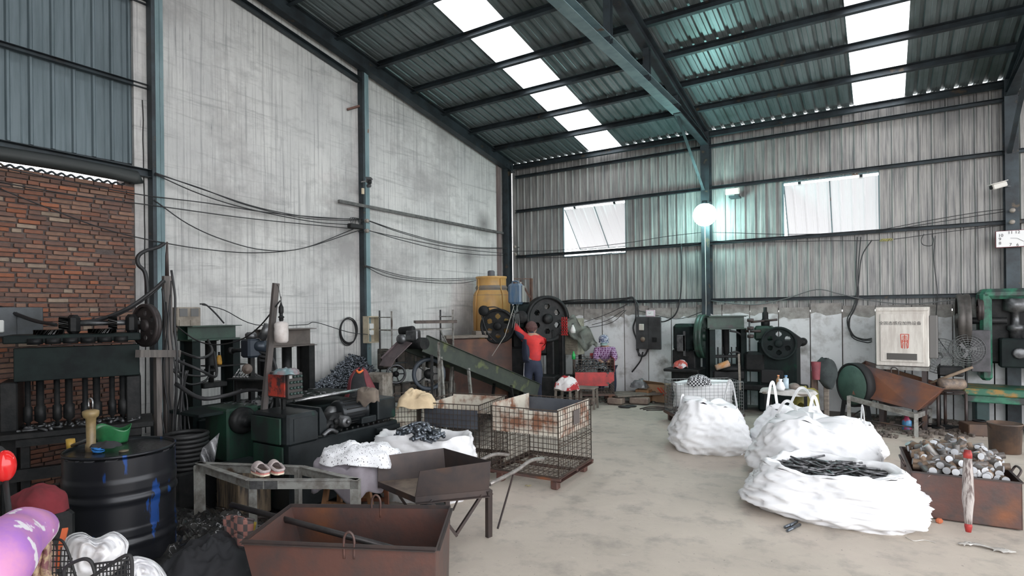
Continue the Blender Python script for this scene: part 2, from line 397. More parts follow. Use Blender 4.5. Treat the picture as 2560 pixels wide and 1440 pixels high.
# window flaps hung from the top, pushed open outwards
def flap(w, n, label, ang=.62, idx=1):
    wd = thing('window_%d' % idx, None, None, ((w[0] + w[1]) / 2, YB + .06, w[3] - .04), kind='structure')
    L = (w[3] - w[2]) * 1.02; u = Vector((0, math.sin(ang), -math.cos(ang))); mb = MB(); prof = rib_sheet(w[1] - w[0] - .02, n, 1, .018)
    sheet_run(mb, (w[0] + .01, YB + .06, w[3] - .05), X3, u.cross(X3) * 1, u * L, prof)
    mb.build('flap_sheet', mat('translucent white sheet', (.55, .55, .56), rough=.5), wd, world=True)
    mb = MB()
    for q in (.0, .5, 1): mb.bar(Vector((w[0] + .01 + (w[1] - w[0] - .02) * q, YB + .07, w[3] - .05)), Vector((w[0] + .01 + (w[1] - w[0] - .02) * q, YB + .07, w[3] - .05)) + u * L, .02)
    a = Vector((w[0] + .01, YB + .07, w[3] - .05)) + u * L; mb.bar(a, a + X3 * (w[1] - w[0] - .02), .02)
    mb.build('flap_frame', teal_m, wd, world=True)
    mb = MB()
    for q in (.18, .82): mb.bar((w[0] + (w[1] - w[0]) * q, YB + .03, w[3] - .0), (w[0] + (w[1] - w[0]) * q, YB + .08, w[3] - .06), .05, .012)
    mb.build('hinge', steel_m, wd, world=True)
    mb = MB()
    for a, b in (((w[0], w[2]), (w[1], w[2])), ((w[0], w[2]), (w[0], w[3])), ((w[1], w[2]), (w[1], w[3])), ((w[0], w[3]), (w[1], w[3]))):
        mb.bar((a[0], YB + .03, a[1]), (b[0], YB + .03, b[1]), .025)
    mb.build('window_frame', teal_m, wd, world=True)
flap(w1, 6, '', .75, 1); flap(w2, 8, '', .55, 2)
n, l, b = nd(MT['translucent white sheet']); tl = n.new('ShaderNodeBsdfTranslucent'); tl.inputs[0].default_value = (.75, .75, .76, 1); ms = n.new('ShaderNodeMixShader'); ms.inputs[0].default_value = .16
l.new(b.outputs[0], ms.inputs[1]); l.new(tl.outputs[0], ms.inputs[2]); l.new(ms.outputs[0], n['Material Output'].inputs[0])
# columns of the back wall and the tie-beam trusses that land on them
def column(name, x, w=.16, d=.2, top=None):
    mb = MB(); mb.ibeam((x, YB - .03 - d / 2, 0), (x, YB - .03 - d / 2, top or zr(YB) - .05), w, d, .012, (0, 1, 0)); return mb
XA = onB(1768, 600, .1).x; XB = onB(2528, 600, .1).x
COLX = [XA, XB, XB + 4.5]
for i, x in enumerate(COLX): struct('trim_%d' % (i + 1), column('c', x), steel_m)
for i, x in enumerate(COLX):
    t = thing('roof_truss', None, None, (x, YB, 0), kind='structure')
    mb = MB(); y0, y1 = 1.2, YB - .1
    mb.ibeam((x, y0, zr(y0) - .22), (x, y1, zr(y1) - .22), .14, .2, .01); mb.build('top_chord', steel_m, t, world=True)
    mb = MB(); mb.chan((x - .02, 1.2, 5.12), (x - .02, YB - 1.9, 5.12), .15, .13, .008); mb.build('tie_beam', teal_m, t, world=True)
    mb = MB(); mb.ibeam((x, YB - 1.95, 5.1), (x, YB - .1, 4.98), .13, .12, .01); mb.build('haunch', steel_m, t, world=True)
    for y in (2.6, 3.9, 5.3, 6.7, 8.1, 9.5, 10.5):
        mb = MB(); mb.ibeam((x, y, 5.12), (x, y, zr(y) - .25), .09, .09, .008, (0, 1, 0)); mb.build('web_post', steel_m, t, world=True)
    mb = MB(); mb.angle((x - .05, YB - 2.0, 5.12), (x - .05, YB - .2, 4.05), .05); mb.build('knee_brace', steel_m, t, world=True)
# ---------------------------------------------------------------- gable wall on the left
wl = thing('wall_left', None, None, (XL, 0, 0), kind='structure')
P0, P1 = onL(385, 400), onL(905, 500)        # posts
YP0, YP1 = P0.y, P1.y
YBR = onL(338, 600).y                        # end of the brick infill
ZPB = onL(0, 352).z                          # underside of the blue sheeting
ZPB2 = onL(355, 430).z
mb = MB()   # plaster field
def top(y): return zr(y) + .05
N = 24; ys = [YBR + (YB + .1 - YBR) * i / N for i in range(N + 1)]
mb.add([(XL, y, 0) for y in ys] + [(XL, y, top(y)) for y in ys] + [(XL - .2, y, 0) for y in ys] + [(XL - .2, y, top(y)) for y in ys],
       [(i, i + 1, N + 2 + i, N + 1 + i) for i in range(N)] + [(2 * N + 2 + i, 3 * N + 3 + i, 3 * N + 4 + i, 2 * N + 3 + i) for i in range(N)] + [(0, N + 1, 3 * N + 3, 2 * N + 2)])
mb.build('plaster_field', plaster_m, wl, world=True)
crack = MB(); y = onL(357, 600).y; pts = [(XL + .004, y + .012 * noise.noise(Vector((0, 0, z * 3))) + .02 * math.sin(z * .6), z) for z in [0.4 + .12 * i for i in range(34)]]
crack.tube(pts, .006, 4); crack.build('wall_crack', mat('crack', (.02, .02, .02), rough=1), wl, world=True)
# brick infill: every brick seen is its own piece
YB0 = .6; ZT = onL(0, 414).z
mb = MB(); mb.b2((XL - .2, YB0, 0), (XL - .018, YBR + .01, ZT + .0)); mb.build('mortar', mortar_m, wl, world=True)
bm_ = [mat('brick %d' % i, c, c2, 9, rough=.9, bump=.5, bscale=30, th=(.45, .7), per=.14) for i, (c, c2) in enumerate([((.26, .115, .075), (.17, .085, .065)), ((.27, .155, .11), (.18, .11, .085)), ((.19, .105, .08), (.13, .085, .075)), ((.34, .125, .065), (.24, .10, .065)), ((.34, .26, .20), (.23, .17, .13))])]
CH_H, BL = .0505, .168
hole = (onL(262, 628)); hole2 = onL(266, 761)
bricks = []; r = 0; z = .03
while z < ZT:
    y = YB0 + (r % 2) * .055 + random.uniform(-.02, .02); j = 0
    while y < YBR - .03:
        L = BL if (j + r * 2) % 3 else .083; L += random.uniform(-.008, .008); e = min(y + L, YBR + random.uniform(-.03, .0))
        if e - y > .03: bricks.append((y, e, z + random.uniform(-.004, .004)))
        y += L + .013; j += 1
    z += CH_H; r += 1
base_brick = {}
def vis(b): return b[1] > onL(0, 600).y and b[2] > 1.28
bricks.sort(key=lambda b: (not vis(b), abs(b[2] - 2.3)))
cnt = 0; rest = MB()
def brick_mb(L):
    m_ = MB(); m_.cbox((0, L / 2, .0185), (.03, L, .037), .004); return m_
for b in bricks:
    if (b[0] < hole.y < b[1] and abs(b[2] + .02 - hole.z) < .03): continue
    pr = random.uniform(-.004, .010)
    if cnt < 290 and vis(b):
        cnt += 1; key = (round((b[1] - b[0]) / .02), random.choice([0, 0, 0, 1, 1, 2, 2, 2, 3, 4] if b[1] < onL(250, 600).y else [0, 1, 2, 2, 2, 2]))
        if key not in base_brick:
            o = brick_mb(key[0] * .02).build('brick', bm_[key[1]], wl); base_brick[key] = o
        else:
            o = base_brick[key].copy(); COL.objects.link(o); o.name = 'brick'
        o.location = (-.012 + pr, b[0], b[2]); o.rotation_euler = (random.uniform(-.012, .012), 0, random.uniform(-.02, .02))
    else:
        rest.mi = random.choice([0, 1, 2, 2]); rest.box((XL - .010 + pr, (b[0] + b[1]) / 2, b[2] + .019), (.03, b[1] - b[0], .037))
tag(rest.build('brickwork', bm_[:3], wl, world=True), kind='stuff')
mb = MB(); mb.b2((XL - .16, .3, ZPB - .13), (XL - .06, YBR, ZPB + .1)); mb.build('gap_backing', steel_m, wl, world=True)  # added dark backing that keeps sky from showing behind the blue sheeting
mb = MB(); mb.b2((XL - .05, hole2.y - .05, hole2.z - .035), (XL + .02, hole2.y + .05, hole2.z + .03))
# blue sheeting above, hung proud of the brick, over a rolled canvas / gutter
bl = thing('blue_cladding', None, None, (XL, 2, ZPB), kind='structure')
yy = .3; ye = onL(334, 200).y
while yy < ye - .05:
    mb = MB(); w_ = min(.19 * 2, ye - yy); prof = rib_sheet(w_, 2 if w_ > .3 else 1, 1, .022)
    sheet_run(mb, (XL - .05, yy, ZPB + .03), Y3, X3, Vector((0, 0, 3.6)), prof); mb.build('cladding_sheet', blue_m, bl, world=True); yy += w_
for px, py in ((0, 104.7), (200, -65)):
    p = onL(px, py, .06); mb = MB(); mb.chan((XL + .02, .3, p.z), (XL + .02, YP0, p.z), .06, .05, .004); mb.build('wall_girt', steel_m, bl, world=True)
mb = MB(); mb.chan((XL + .05, .3, ZPB - .02), (XL + .05, YP0, ZPB2 - .02), .09, .09, .005); mb.build('wall_girt', steel_m, bl, world=True)
mb = MB(); mb.tube([(XL + .06, .3 + .3 * i, ZPB - .14 + .008 * math.sin(i)) for i in range(int((YBR - .3) / .3) + 1)] + [(XL + .05, YBR + .0, ZPB2 - .16)], .078, 12); mb.build('rolled_shutter', mat('dark rolled tarpaulin', (.03, .035, .035), rough=.55), bl, world=True)
# scalloped daylight slot under the roll = crimped sheet edge with open sky behind
mb = MB(); npt = 60; y0_, y1_ = .6, onL(312, 446).y
vs = []
for i in range(npt * 4 + 1):
    y = y0_ + (y1_ - y0_) * i / (npt * 4); vs.append((XL - .005, y, ZT + .012 + .012 * math.cos(i / 4 * 2 * PI * .5)))
mb.tube(vs, .012, 4); mb.build('crimped_edge', steel_m, bl, world=True); mb = MB(); mb.b2((XL - .2, y1_, ZT), (XL - .02, YBR + .01, ZPB)); mb.build('brick_pier', mortar_m, wl, world=True)
# posts of the gable wall
for i, (yq, wq) in enumerate(((YP0, .1), (YP1, .1))):
    mb = MB(); zt = zr(yq) - .1
    mb.mi = 0; mb.b2((XL + .005, yq - .075, 0), (XL + .12, yq - .035, zt))
    mb.mi = 1; mb.b2((XL + .09, yq - .035, 0), (XL + .125, yq + .012, zt)); mb.b2((XL + .09, yq + .018, 0), (XL + .12, yq + .06, zt)); mb.b2((XL + .005, yq - .03, 0), (XL + .09, yq + .055, zt))
    struct('trim_%d' % (i + 5), mb, [steel_m, teal_m])
mb = MB(); mb.ibeam((XL + .12, YB - .35, 0), (XL + .12, YB - .35, zr(YB) - .1), .14, .16, .01); mb.mi = 1; mb.b2((XL + .01, YB - .62, 0), (XL + .05, YB - .5, zr(YB))); struct('trim_7', mb, [steel_m, mat('brown stained trim', (.22, .17, .16), (.13, .10, .10), 5, (1, 1, .2))])
mb = MB()
mb.ibeam((XL + .16, 0.4, zr(.4) - .17), (XL + .16, YB - .15, zr(YB - .15) - .17), .14, .24, .012); mb.chan((XL + .06, .4, zr(.4) - .42), (XL + .06, YP1 - .1, zr(YP1) - .42), .08, .08, .005)
struct('trim_8', mb, steel_m)
# horizontal conduit bar and bracket stub
mb = MB(); a = onL(847, 503, .12); b = onL(1257, 583, .06); mb.bar(a, b, .05, .05); struct('trim_9', mb, mat('weathered grey steel', (.16, .155, .15), (.09, .09, .09), 10, rough=.6, metal=.4))
mb = MB(); a = onL(868, 274, .02); b = onL(899, 265, .14); mb.bar(a, b, .045, .03); struct('trim_10', mb, mat('rusty flat', (.16, .07, .05), (.07, .05, .045), 12))
# ---------------------------------------------------------------- roof
rf = thing('ceiling', None, None, (0, YB, zr(YB)), kind='structure')
S1 = (-5.36, -4.63); S2 = (-.40, .32); S3 = (4.6, 5.32)
dY = Vector((0, YRID - YB - .07, (YB + .07 - YRID) * RS)); nrm = Vector((0, RS, 1)).normalized()
xe = [XL - .1]; 
def span(a, b):
    n = max(1, round((b - a) / .72)); return [(a + (b - a) * i / n, a + (b - a) * (i + 1) / n) for i in range(n)]
strips = span(XL - .1, S1[0]) + span(S1[1], S2[0]) + span(S2[1], S3[0]) + span(S3[1], XR)
for a, b in strips:
    mb = MB(); prof = [(q[0], -q[1] * 1.2) for q in rib_sheet(b - a, 4, 1, .03)]
    prof = [((b - a) * i / 4 + (b - a) / 4 * t, h) for i in range(4) for t, h in ((0, 0), (.28, 0), (.31, .005), (.36, 0), (.62, 0), (.70, .032), (.88, .032), (.96, 0))] + [(b - a, 0)]
    sheet_run(mb, Vector((a, YB + .07, zr(YB + .07))), X3, nrm, dY, prof); mb.build('roof_sheet', roof_m, rf, world=True)
for s_ in (S1, S2, S3):
    mb = MB(); prof = [((s_[1] - s_[0]) * i / 4 + (s_[1] - s_[0]) / 4 * t, h) for i in range(4) for t, h in ((0, 0), (.62, 0), (.70, .03), (.88, .03), (.96, 0))] + [(s_[1] - s_[0], 0)]
    sheet_run(mb, Vector((s_[0], YB + .07, zr(YB + .07))), X3, nrm, dY, prof); mb.build('skylight_sheet', sky_m, rf, world=True)
# purlins: read off the gable rafter
pur = []
for px, py in ((1237, 372), (1160, 322), (1087, 268), (1003, 199), (925, 142), (845, 90)):
    r_ = ray(px, py); # on roof plane
    t_ = (zr(0) - .06 - CH) / (r_.z + RS * r_.y); pur.append((O + r_ * t_).y)
d_ = (pur[0] - pur[-1]) / 5; print('PURLINS', [round(q, 2) for q in pur], d_)
ps = [pur[0] - d_ * i for i in range(12) if pur[0] - d_ * i > YRID + .1]
for y in [YB - .10] + ps:
    dz = .075 if y > YB - .2 else 0; mb = MB(); mb.chan((XL + .05, y, zr(y) - .06 - dz), (XR, y, zr(y) - .06 - dz), .06, .11, .005, (0, RS, 1)); mb.build('purlin', steel_m, rf, world=True)
# the far slope of the roof and the open yard side behind the photographer
mb = MB(); mb.add([(XL - .1, YRID, zr(YRID)), (XR, YRID, zr(YRID)), (XR, -1.2, zr(YRID) - RS * (YRID + 1.2)), (XL - .1, -1.2, zr(YRID) - RS * (YRID + 1.2))], [(0, 1, 2, 3)]); mb.build('front_slope', roof_m, rf, world=True)
mb = MB(); mb.b2((XL - .2, -1.2, 0), (XL, .8, 5.4)); mb.b2((XL - .2, -1.4, 0), (-.7, -1.2, zr(YRID) - RS * (YRID + 1.2))); struct('wall_light_block', mb, plaster_m)  # unseen wall end plus a wall added to keep light off the left
print('W', w1, w2, 'XA', XA, XB, 'YP', YP0, YP1, 'YBR', YBR, 'ZT', ZT, ZPB)
# ================================================================= object materials
grease_m = mat('greasy black iron', (.010, .011, .012), (.022, .022, .022), 8, rough=.5, metal=.2, bump=.2, bscale=25, spec=.25)
dgreen_m = mat('grimy dark green paint', (.014, .022, .021), (.009, .012, .013), 5, rough=.55, c3=(.012, .05, .03), s3=3.2, t3=(.6, .74), spec=.12)
green_m = mat('worn green paint', (.024, .062, .042), (.014, .03, .024), 4, rough=.45, c3=(.03, .03, .03), s3=6, t3=(.58, .7))
bgreen_m = mat('chipped bright green paint', (.03, .17, .10), (.025, .06, .05), 6, rough=.5, c3=(.03, .035, .035), s3=4, t3=(.48, .58))
moss_m = mat('dusty green conveyor paint', (.05, .062, .048), (.035, .042, .038), 5, rough=.6, c3=(.11, .13, .06), s3=5, t3=(.6, .7))
greyg_m = mat('oiled grey green casting', (.026, .032, .035), (.014, .018, .02), 4, rough=.35, metal=.3, c3=(.02, .075, .05), s3=2.5, t3=(.62, .7))
rust_m = mat('rusted steel plate', (.13, .062, .05), (.075, .055, .052), 3, rough=.5, metal=.3, c3=(.22, .085, .04), s3=2.6, t3=(.56, .78), bump=.15, bscale=30)
rustd_m = mat('dark brown steel plate', (.075, .055, .05), (.045, .04, .042), 3, rough=.5, metal=.4, c3=(.13, .07, .045), s3=3, t3=(.58, .75))
rusto_m = mat('orange rusted plate', (.20, .078, .042), (.10, .055, .05), 2.5, rough=.6, metal=.2, c3=(.09, .07, .075), s3=2.4, t3=(.5, .7))
galv_m = mat('dirty pale steel angle', (.33, .33, .31), (.17, .155, .14), 9, rough=.55, metal=.3, c3=(.10, .07, .05), s3=8, t3=(.62, .7))
chrome_m = mat('bright steel', (.55, .55, .56), (.35, .35, .36), 20, rough=.25, metal=.9)
iron_m = mat('grey machined iron', (.16, .165, .17), (.08, .08, .085), 12, rough=.4, metal=.7)
sack_m = mat('white woven sack', (.80, .80, .82), (.72, .72, .74), 3, rough=.75, th=(.5, .8), bump=.9, bscale=5, c3=(.55, .55, .57), s3=2.6, t3=(.70, .78))
strap_m = mat('white webbing', (.85, .85, .86), rough=.8)
rubber_m = mat('black rubber', (.015, .015, .016), rough=.55)
wire_m = mat('black cable', (.022, .022, .024), rough=.5)
cagew_m = mat('brown rusty wire', (.10, .072, .055), (.06, .05, .045), 20, rough=.6, metal=.4)
cageg_m = mat('grey wire', (.22, .23, .23), rough=.5, metal=.5)
wood_m = mat('worn orange wood', (.30, .155, .075), (.18, .085, .045), 6, (3, 3, .5), rough=.6)
greyw_m = mat('grey weathered wood', (.22, .19, .16), (.13, .11, .095), 6, (1, 4, 4), rough=.85)
red_m = mat('scuffed red paint', (.50, .035, .035), (.30, .03, .03), 6, rough=.45, c3=(.05, .04, .04), s3=9, t3=(.63, .68))
yellow_m = mat('amber fibreglass', (.56, .33, .11), (.46, .25, .08), 3, (1, 1, .4), rough=.45, c3=(.30, .22, .14), s3=2.4, t3=(.6, .78))
bolt_m = mat('zinc blue bolt', (.22, .245, .28), (.08, .09, .105), 30, rough=.3, metal=.75)
black_m = mat('matt black', (.012, .012, .013), rough=.7)
cloth_dark = mat('charcoal cloth', (.022, .023, .026), (.035, .035, .038), 6, rough=.9)
def cyl_part(name, a, b, r, m_, t, n=20, r2=None): return MB().cyl(a, b, r, n, r2).build(name, m_, t)
# ---------------------------------------------------------------- generators
def wheel(name, t, c, axis, R, w, mt, nh=6, hub=.2, hole=.17, web=.35):
    """spoked-plate flywheel: rim, web with holes, hub - one child"""
    c = Vector(c); ax = Vector(axis).normalized(); mb = MB()
    mb.lathe([(R * .86, -w / 2), (R * .97, -w / 2), (R, -w / 2 + R * .03), (R, -w * .1), (R * .975, 0), (R, w * .1), (R, w / 2 - R * .03), (R * .97, w / 2), (R * .86, w / 2), (R * .86, -w / 2)], c, 40, ax)
    mb.disc_holes(c, ax, R * hub, R * .87, w * web, nh, R * hole)
    o = mb.build(name, mt, t)
    h = MB().lathe([(0, -w * .62), (R * hub * .7, -w * .62), (R * (hub + .02), -w * .5), (R * (hub + .02), w * .5), (R * hub * .7, w * .62), (0, w * .62)], c, 20, ax).build('hub', mt, t)
    return o
def sackblob(mb, c, rx, ry, h, seed, top=.55, lip=.0, rz=0.0, nu=120, nv=34, crease=.10, flare=0.0):
    """slumped sack open at the top; top = ring radius factor at the rim"""
    c = Vector(c); R = RZ(rz)
    def fn(u, v):
        a = 2 * PI * u; pr = math.sin(PI * min(v * 1.15, 1) ** .62) if v < .87 else math.sin(PI * 1)
        # profile: bottom tucked under, belly low, tapering to the rim
        t = v; belly = (1 - (1 - t) ** 5) if t < .25 else 1
        k = (.82 + .18 * min(t / .18, 1)) * (1 - (1 - top) * max(0, (t - .25) / .75) ** 1.25)
        sq = 1 + .09 * abs(math.cos(2 * a)) ** 2 * (-1) + .05
        n1 = noise.noise(Vector((math.cos(a) * 1.3 + seed, math.sin(a) * 1.3, t * 1.6)))
        n2 = noise.noise(Vector((math.cos(a) * 3.5 + seed * 2, math.sin(a) * 3.5, t * 7)))
        n3 = abs(noise.noise(Vector((math.cos(a) * 4 + seed * 3, math.sin(a) * 4 + t * 2, t * 9)))) * 1.3 + .6 * abs(noise.noise(Vector((math.cos(a) * 11 + seed, math.sin(a) * 11 - t * 4, t * 12))))
        k = k * sq * (1 + .13 * n1 + .05 * n2 - crease * n3)
        z = h * (t + .06 * noise.noise(Vector((math.cos(a) * 1.5, math.sin(a) * 1.5 + seed, 5))) * t * 2 + flare * math.cos(a) * t)
        if t == 0: z = 0
        return c + R @ Vector((rx * k * math.cos(a), ry * k * math.sin(a), max(z, 0)))
    mb.grid(fn, nu, nv, True, True); return fn
def drape(mb, c, w, d, h, seed, rz=0.0, nu=26, nv=26, drop=.1, fold=.03, shape=1.0):
    """cloth lying in a heap: a bumpy sheet whose edges fall"""
    c = Vector(c); R = RZ(rz)
    def fn(u, v):
        a = 2 * PI * u; ca, sa = math.cos(a), math.sin(a); q = (abs(ca) ** 3 + abs(sa) ** 3) ** (-1 / 3)
        q *= 1 + .16 * noise.noise(Vector((ca * 1.6 + seed, sa * 1.6, 1)))
        t = min(v / .55, 1); s_ = max(0, (v - .55) / .45)
        x, y = ca * q * t * w * .42, sa * q * t * d * .42
        n1 = noise.noise(Vector((x * 7 + seed, y * 7, seed))); n2 = 1 - 2 * abs(noise.noise(Vector((x * 13 + seed, y * 11, 2)))); n3 = 1 - 2 * abs(noise.noise(Vector((x * 26, y * 24 + seed, 5))))
        z = h * (1 - .75 * t * t) + fold * (.9 * n1 + .55 * n2 + .22 * n3) * (1 - .6 * s_)
        wv = math.sin(a * 7 + seed + 2 * noise.noise(Vector((ca * 2, sa * 2, seed)))) * .5 + math.sin(a * 13 + seed * 2) * .25
        k = 1 + s_ * (.10 + .09 * wv * min(1, fold * 30)); z -= s_ ** 1.15 * (drop * 1.9 * (.75 + .6 * noise.noise(Vector((ca * 1.3, sa * 1.3, seed + 9)))) + .004)
        return c + R @ Vector((x * k, y * k, z))
    mb.grid(fn, max(nu * 2, 48), nv, True, True)
SOL = lambda t: [('SOLIDIFY', dict(thickness=t, offset=0))]
def rod(mb, c, d, r, L, n=8):
    d = Vector(d).normalized(); mb.tube([Vector(c) - d * L / 2, Vector(c) + d * L / 2], r, n)
def rnd_dir(tilt=.35):
    a = random.uniform(0, 2 * PI); z = random.uniform(-tilt, tilt); return Vector((math.cos(a), math.sin(a), z)).normalized()
def wire_panel(mb, o, ux, uz, nx, nz, r=.0022, rt=.0045):
    o = Vector(o); ux = Vector(ux); uz = Vector(uz)
    for i in range(nx + 1): mb.bar(o + ux * (i / nx), o + ux * (i / nx) + uz, (rt if i in (0, nx) else r) * 2)
    for j in range(nz + 1): mb.bar(o + uz * (j / nz), o + uz * (j / nz) + ux, (rt if j in (0, nz) else r) * 2)
def cage(name, label, p, rz, w, d, h, z0, mt, liner=None, group=None, nx=14, nz=12, feet=True, r=.0022):
    """folding wire pallet cage, local origin at front-left foot, x along the front, y into depth"""
    t = thing(name, label, 'cage', p, rz, group)
    for nm, o, u, k in (('front_mesh', (0, 0, z0), (w, 0, 0), nx), ('back_mesh', (0, d, z0), (w, 0, 0), nx), ('side_mesh', (0, 0, z0), (0, d, 0), int(nx * d / w)), ('side_mesh', (w, 0, z0), (0, d, 0), int(nx * d / w))):
        mb = MB(); wire_panel(mb, o, u, (0, 0, h - z0), k, nz, r); mb.build(nm, mt, t)
    mb = MB(); wire_panel(mb, (0, 0, z0 + .01), (w, 0, 0), (0, d, 0), nx, int(nx * d / w), r); mb.build('base_mesh', mt, t)
    if feet:
        mb = MB()
        for x in (0, w): mb.chan((x, -.01, z0 - .02), (x, d + .01, z0 - .02), .05, .04, .004)
        for y in (0, d / 2, d): mb.bar((-.02, y, z0 - .015), (w + .02, y, z0 - .015), .035, .025)
        mb.build('base_rail', rust_m, t)
        for x in (.07, w - .07):
            for y in (.07, d - .07):
                mb = MB(); mb.cbox((x, y, (z0 - .03) / 2), (.08, .08, z0 - .03), .01); mb.build('foot', rust_m, t)
    return t
# ================================================================= WHITE BULK BAGS (right)
def bagthing(label, px, Z, rx, ry, h, seed, top=.6, group=None, contents=None, strap=None, rz=0.0, flare=0.0, neck=None):
    p = at(px, 900, Z); t = thing('bulk_bag', label, 'bag', (p.x, p.y, 0), rz, group)
    mb = MB(); fn = sackblob(mb, (0, 0, 0), rx, ry, h, seed, top, flare=flare)
    N = 72
    # crumpled lip folding inwards
    def lip(u, v):
        q = fn(u, 1.0); a = 2 * PI * u; cc = Vector((0, 0, 0)); dd = Vector((q.x, q.y, 0)); s_ = 1 - .5 * v if neck is None else 1 - neck * v
        return Vector((q.x * s_, q.y * s_, q.z + (.05 * math.sin(PI * v * .8) - .07 * v) + .03 * noise.noise(Vector((math.cos(a) * 4 + seed, math.sin(a) * 4, v * 3)))))
    mb.build('sack_body', sack_m, t)
    mb = MB(); mb.grid(lip, 120, 6, True, True)
    if neck is not None and neck > .8: pass
    mb.build('sack_rim', sack_m, t, mods=SOL(.004))
    for i, (a0, hh, ln) in enumerate(strap or []):
        q = fn(a0 / (2 * PI), .9); q2 = fn((a0 + ln) / (2 * PI) % 1, .9); md = (q + q2) / 2 + Vector((0, 0, hh))
        pts = smooth([q, q.lerp(md, .55) + Vector((0, 0, hh * .25)), md, q2.lerp(md, .55) + Vector((0, 0, hh * .2)), q2], 6); mb = MB()
        for j in range(len(pts) - 1): mb.bar(pts[j], pts[j + 1], .036, .004, (math.cos(a0), math.sin(a0), .2))
        mb.build('lifting_strap', strap_m, t)
    return t, fn
BG = 'white bulk bags on the floor'
bA, fA = bagthing('wide closed white bulk bag with small tears, left of the group beside the wire cage', 1770, 7.45, .56, .50, .60, 3, .62, BG, neck=.97, strap=[(2.6, .10, .5), (.5, .34, .6)], rz=.2, flare=-.05)
bB, fB = bagthing('white bulk bag at the back with tall strap loops, before the low table', 1985, 7.35, .60, .52, .52, 8, .5, BG, neck=.97, strap=[(2.3, .36, .9), (.9, .30, 1.0), (4.2, .2, .8), (5.3, .25, .5)])
bC, fC = bagthing('large sagging white bulk bag just behind the open front one', 2030, 6.15, .70, .55, .60, 14, .62, BG, neck=.97, strap=[(.2, .2, .35)], rz=.1)
bD, fD = bagthing('open white bulk bag full of steel rods, nearest of the group', 2070, 5.15, .80, .62, .40, 21, .72, BG, neck=.18, rz=-.15)
bE, fE = bagthing('small rumpled white sack pushed against the right of the back bags', 2135, 7.0, .36, .32, .40, 31, .5, BG, neck=.95)
# rods in the open bag
random.seed(11)
def scatter(name, label, cat, group, n, cen, rx, ry, zf, r, L, mt, tilt=.2, nseg=8, rand=0.0, ang=None, parts=None):
    protos = []
    for i in range(n):
        a = random.uniform(0, 2 * PI); q = math.sqrt(random.random()); x = cen[0] + rx * q * math.cos(a); y = cen[1] + ry * q * math.sin(a)
        if i < 3:
            mb = MB()
            if parts == 'stud':
                l = L * random.uniform(.8, 1.1); mb.lathe([(0, -l / 2), (r * .8, -l / 2), (r * .8, l * .1), (r * 1.1, l * .12), (r * 1.2, l * .3), (r * .55, l * .34), (r * .55, l * .38)], (0, 0, 0), 8, (1, 0, 0)); mb.ball((l * .46, 0, 0), r * 1.25, 8, 6)
            else: rod(mb, (0, 0, 0), (1, 0, 0), r, L * random.uniform(.75, 1.1), nseg)
            o = mb.build(name, mt); protos.append(o)
        else:
            o = protos[i % 3].copy(); COL.objects.link(o)
        az = random.uniform(0, 2 * PI) if ang is None else random.gauss(ang, .5)
        o.location = (x, y, zf(x, y) + random.uniform(-rand, rand)); o.rotation_euler = (random.uniform(0, 6), random.uniform(-tilt, tilt), az)
        tag(o, label, cat, group)
c = bD.location
scatter('steel_rod', 'short dark steel rod heaped in the mouth of the open white bag', 'rod', 'steel rods in the open bag', 130, (c.x, c.y + .03), .44, .33, lambda x, y: .315 + .05 * (1 - ((x - c.x) ** 2 + (y - c.y) ** 2) / .3), .0095, .21, mat('dark rods', (.24, .24, .25), (.07, .07, .075), 14, rough=.3, metal=.75, per=.3), .25, rand=.03, ang=.1)
p0 = fl(1965, 1322); 
for i, (px, py, px2, py2) in enumerate(((1962, 1318, 1984, 1308), (1968, 1327, 2000, 1311), (1975, 1314, 1992, 1304))):
    a, b = fl(px, py, .014), fl(px2, py2, .014); tag(MB().cyl(a, b, .012, 8).build('steel_rod', bolt_m), 'dark steel rod poking out under the front edge of the open white bag', 'rod', 'rods spilled under the open bag')
# ================================================================= BILLET CRATE
c0, c1 = fl(2279, 1291), fl(2557, 1329); ux = (c1 - c0); wC = ux.length; rzC = math.atan2(ux.y, ux.x); dC = 1.0; hC = .385
t = thing('billet_crate', 'rusty brown steel crate heaped with cut billets at the right edge', 'crate', c0, rzC)
def plate_box(t, w, d, h, mt, th=.006, taper=(0, 0, 0, 0), names=('front_plate', 'back_plate', 'side_plate', 'side_plate')):
    """open steel tub; taper insets at the base: left,right,front,back"""
    l, r_, f_, b_ = taper; bt = [Vector((l, f_, .01)), Vector((w - r_, f_, .01)), Vector((w - r_, d - b_, .01)), Vector((l, d - b_, .01))]; tp = [Vector((0, 0, h)), Vector((w, 0, h)), Vector((w, d, h)), Vector((0, d, h))]
    for nm, i, j in ((names[0], 0, 1), (names[1], 2, 3), (names[2], 1, 2), (names[3], 3, 0)):
        mb = MB(); nn = (bt[j] - bt[i]).cross(tp[i] - bt[i]).normalized() * -th
        mb.prism([bt[i], bt[j], tp[j], tp[i]], nn); mb.build(nm, mt, t)
    mb = MB(); mb.prism(bt, (0, 0, th)); mb.build('bottom_plate', mt, t)
    return tp
plate_box(t, wC, dC, hC, rust_m)
mb = MB()
for a, b in (((0, 0, hC), (wC, 0, hC)), ((0, dC, hC), (wC, dC, hC)), ((0, 0, hC), (0, dC, hC)), ((wC, 0, hC), (wC, dC, hC))): mb.bar(a, b, .02, .012)
mb.build('rim', rustd_m, t)
for (x, y) in ((-.02, .35), (wC + .02, .35)):
    mb = MB(); mb.tube(smooth([(x, y - .1, hC - .02), (x * 1.0 + (-.03 if x < 0 else .03), y - .08, hC + .04), (x + (-.03 if x < 0 else .03), y + .08, hC + .04), (x, y + .1, hC - .02)], 5), .009, 8); mb.build('handle', rustd_m, t)
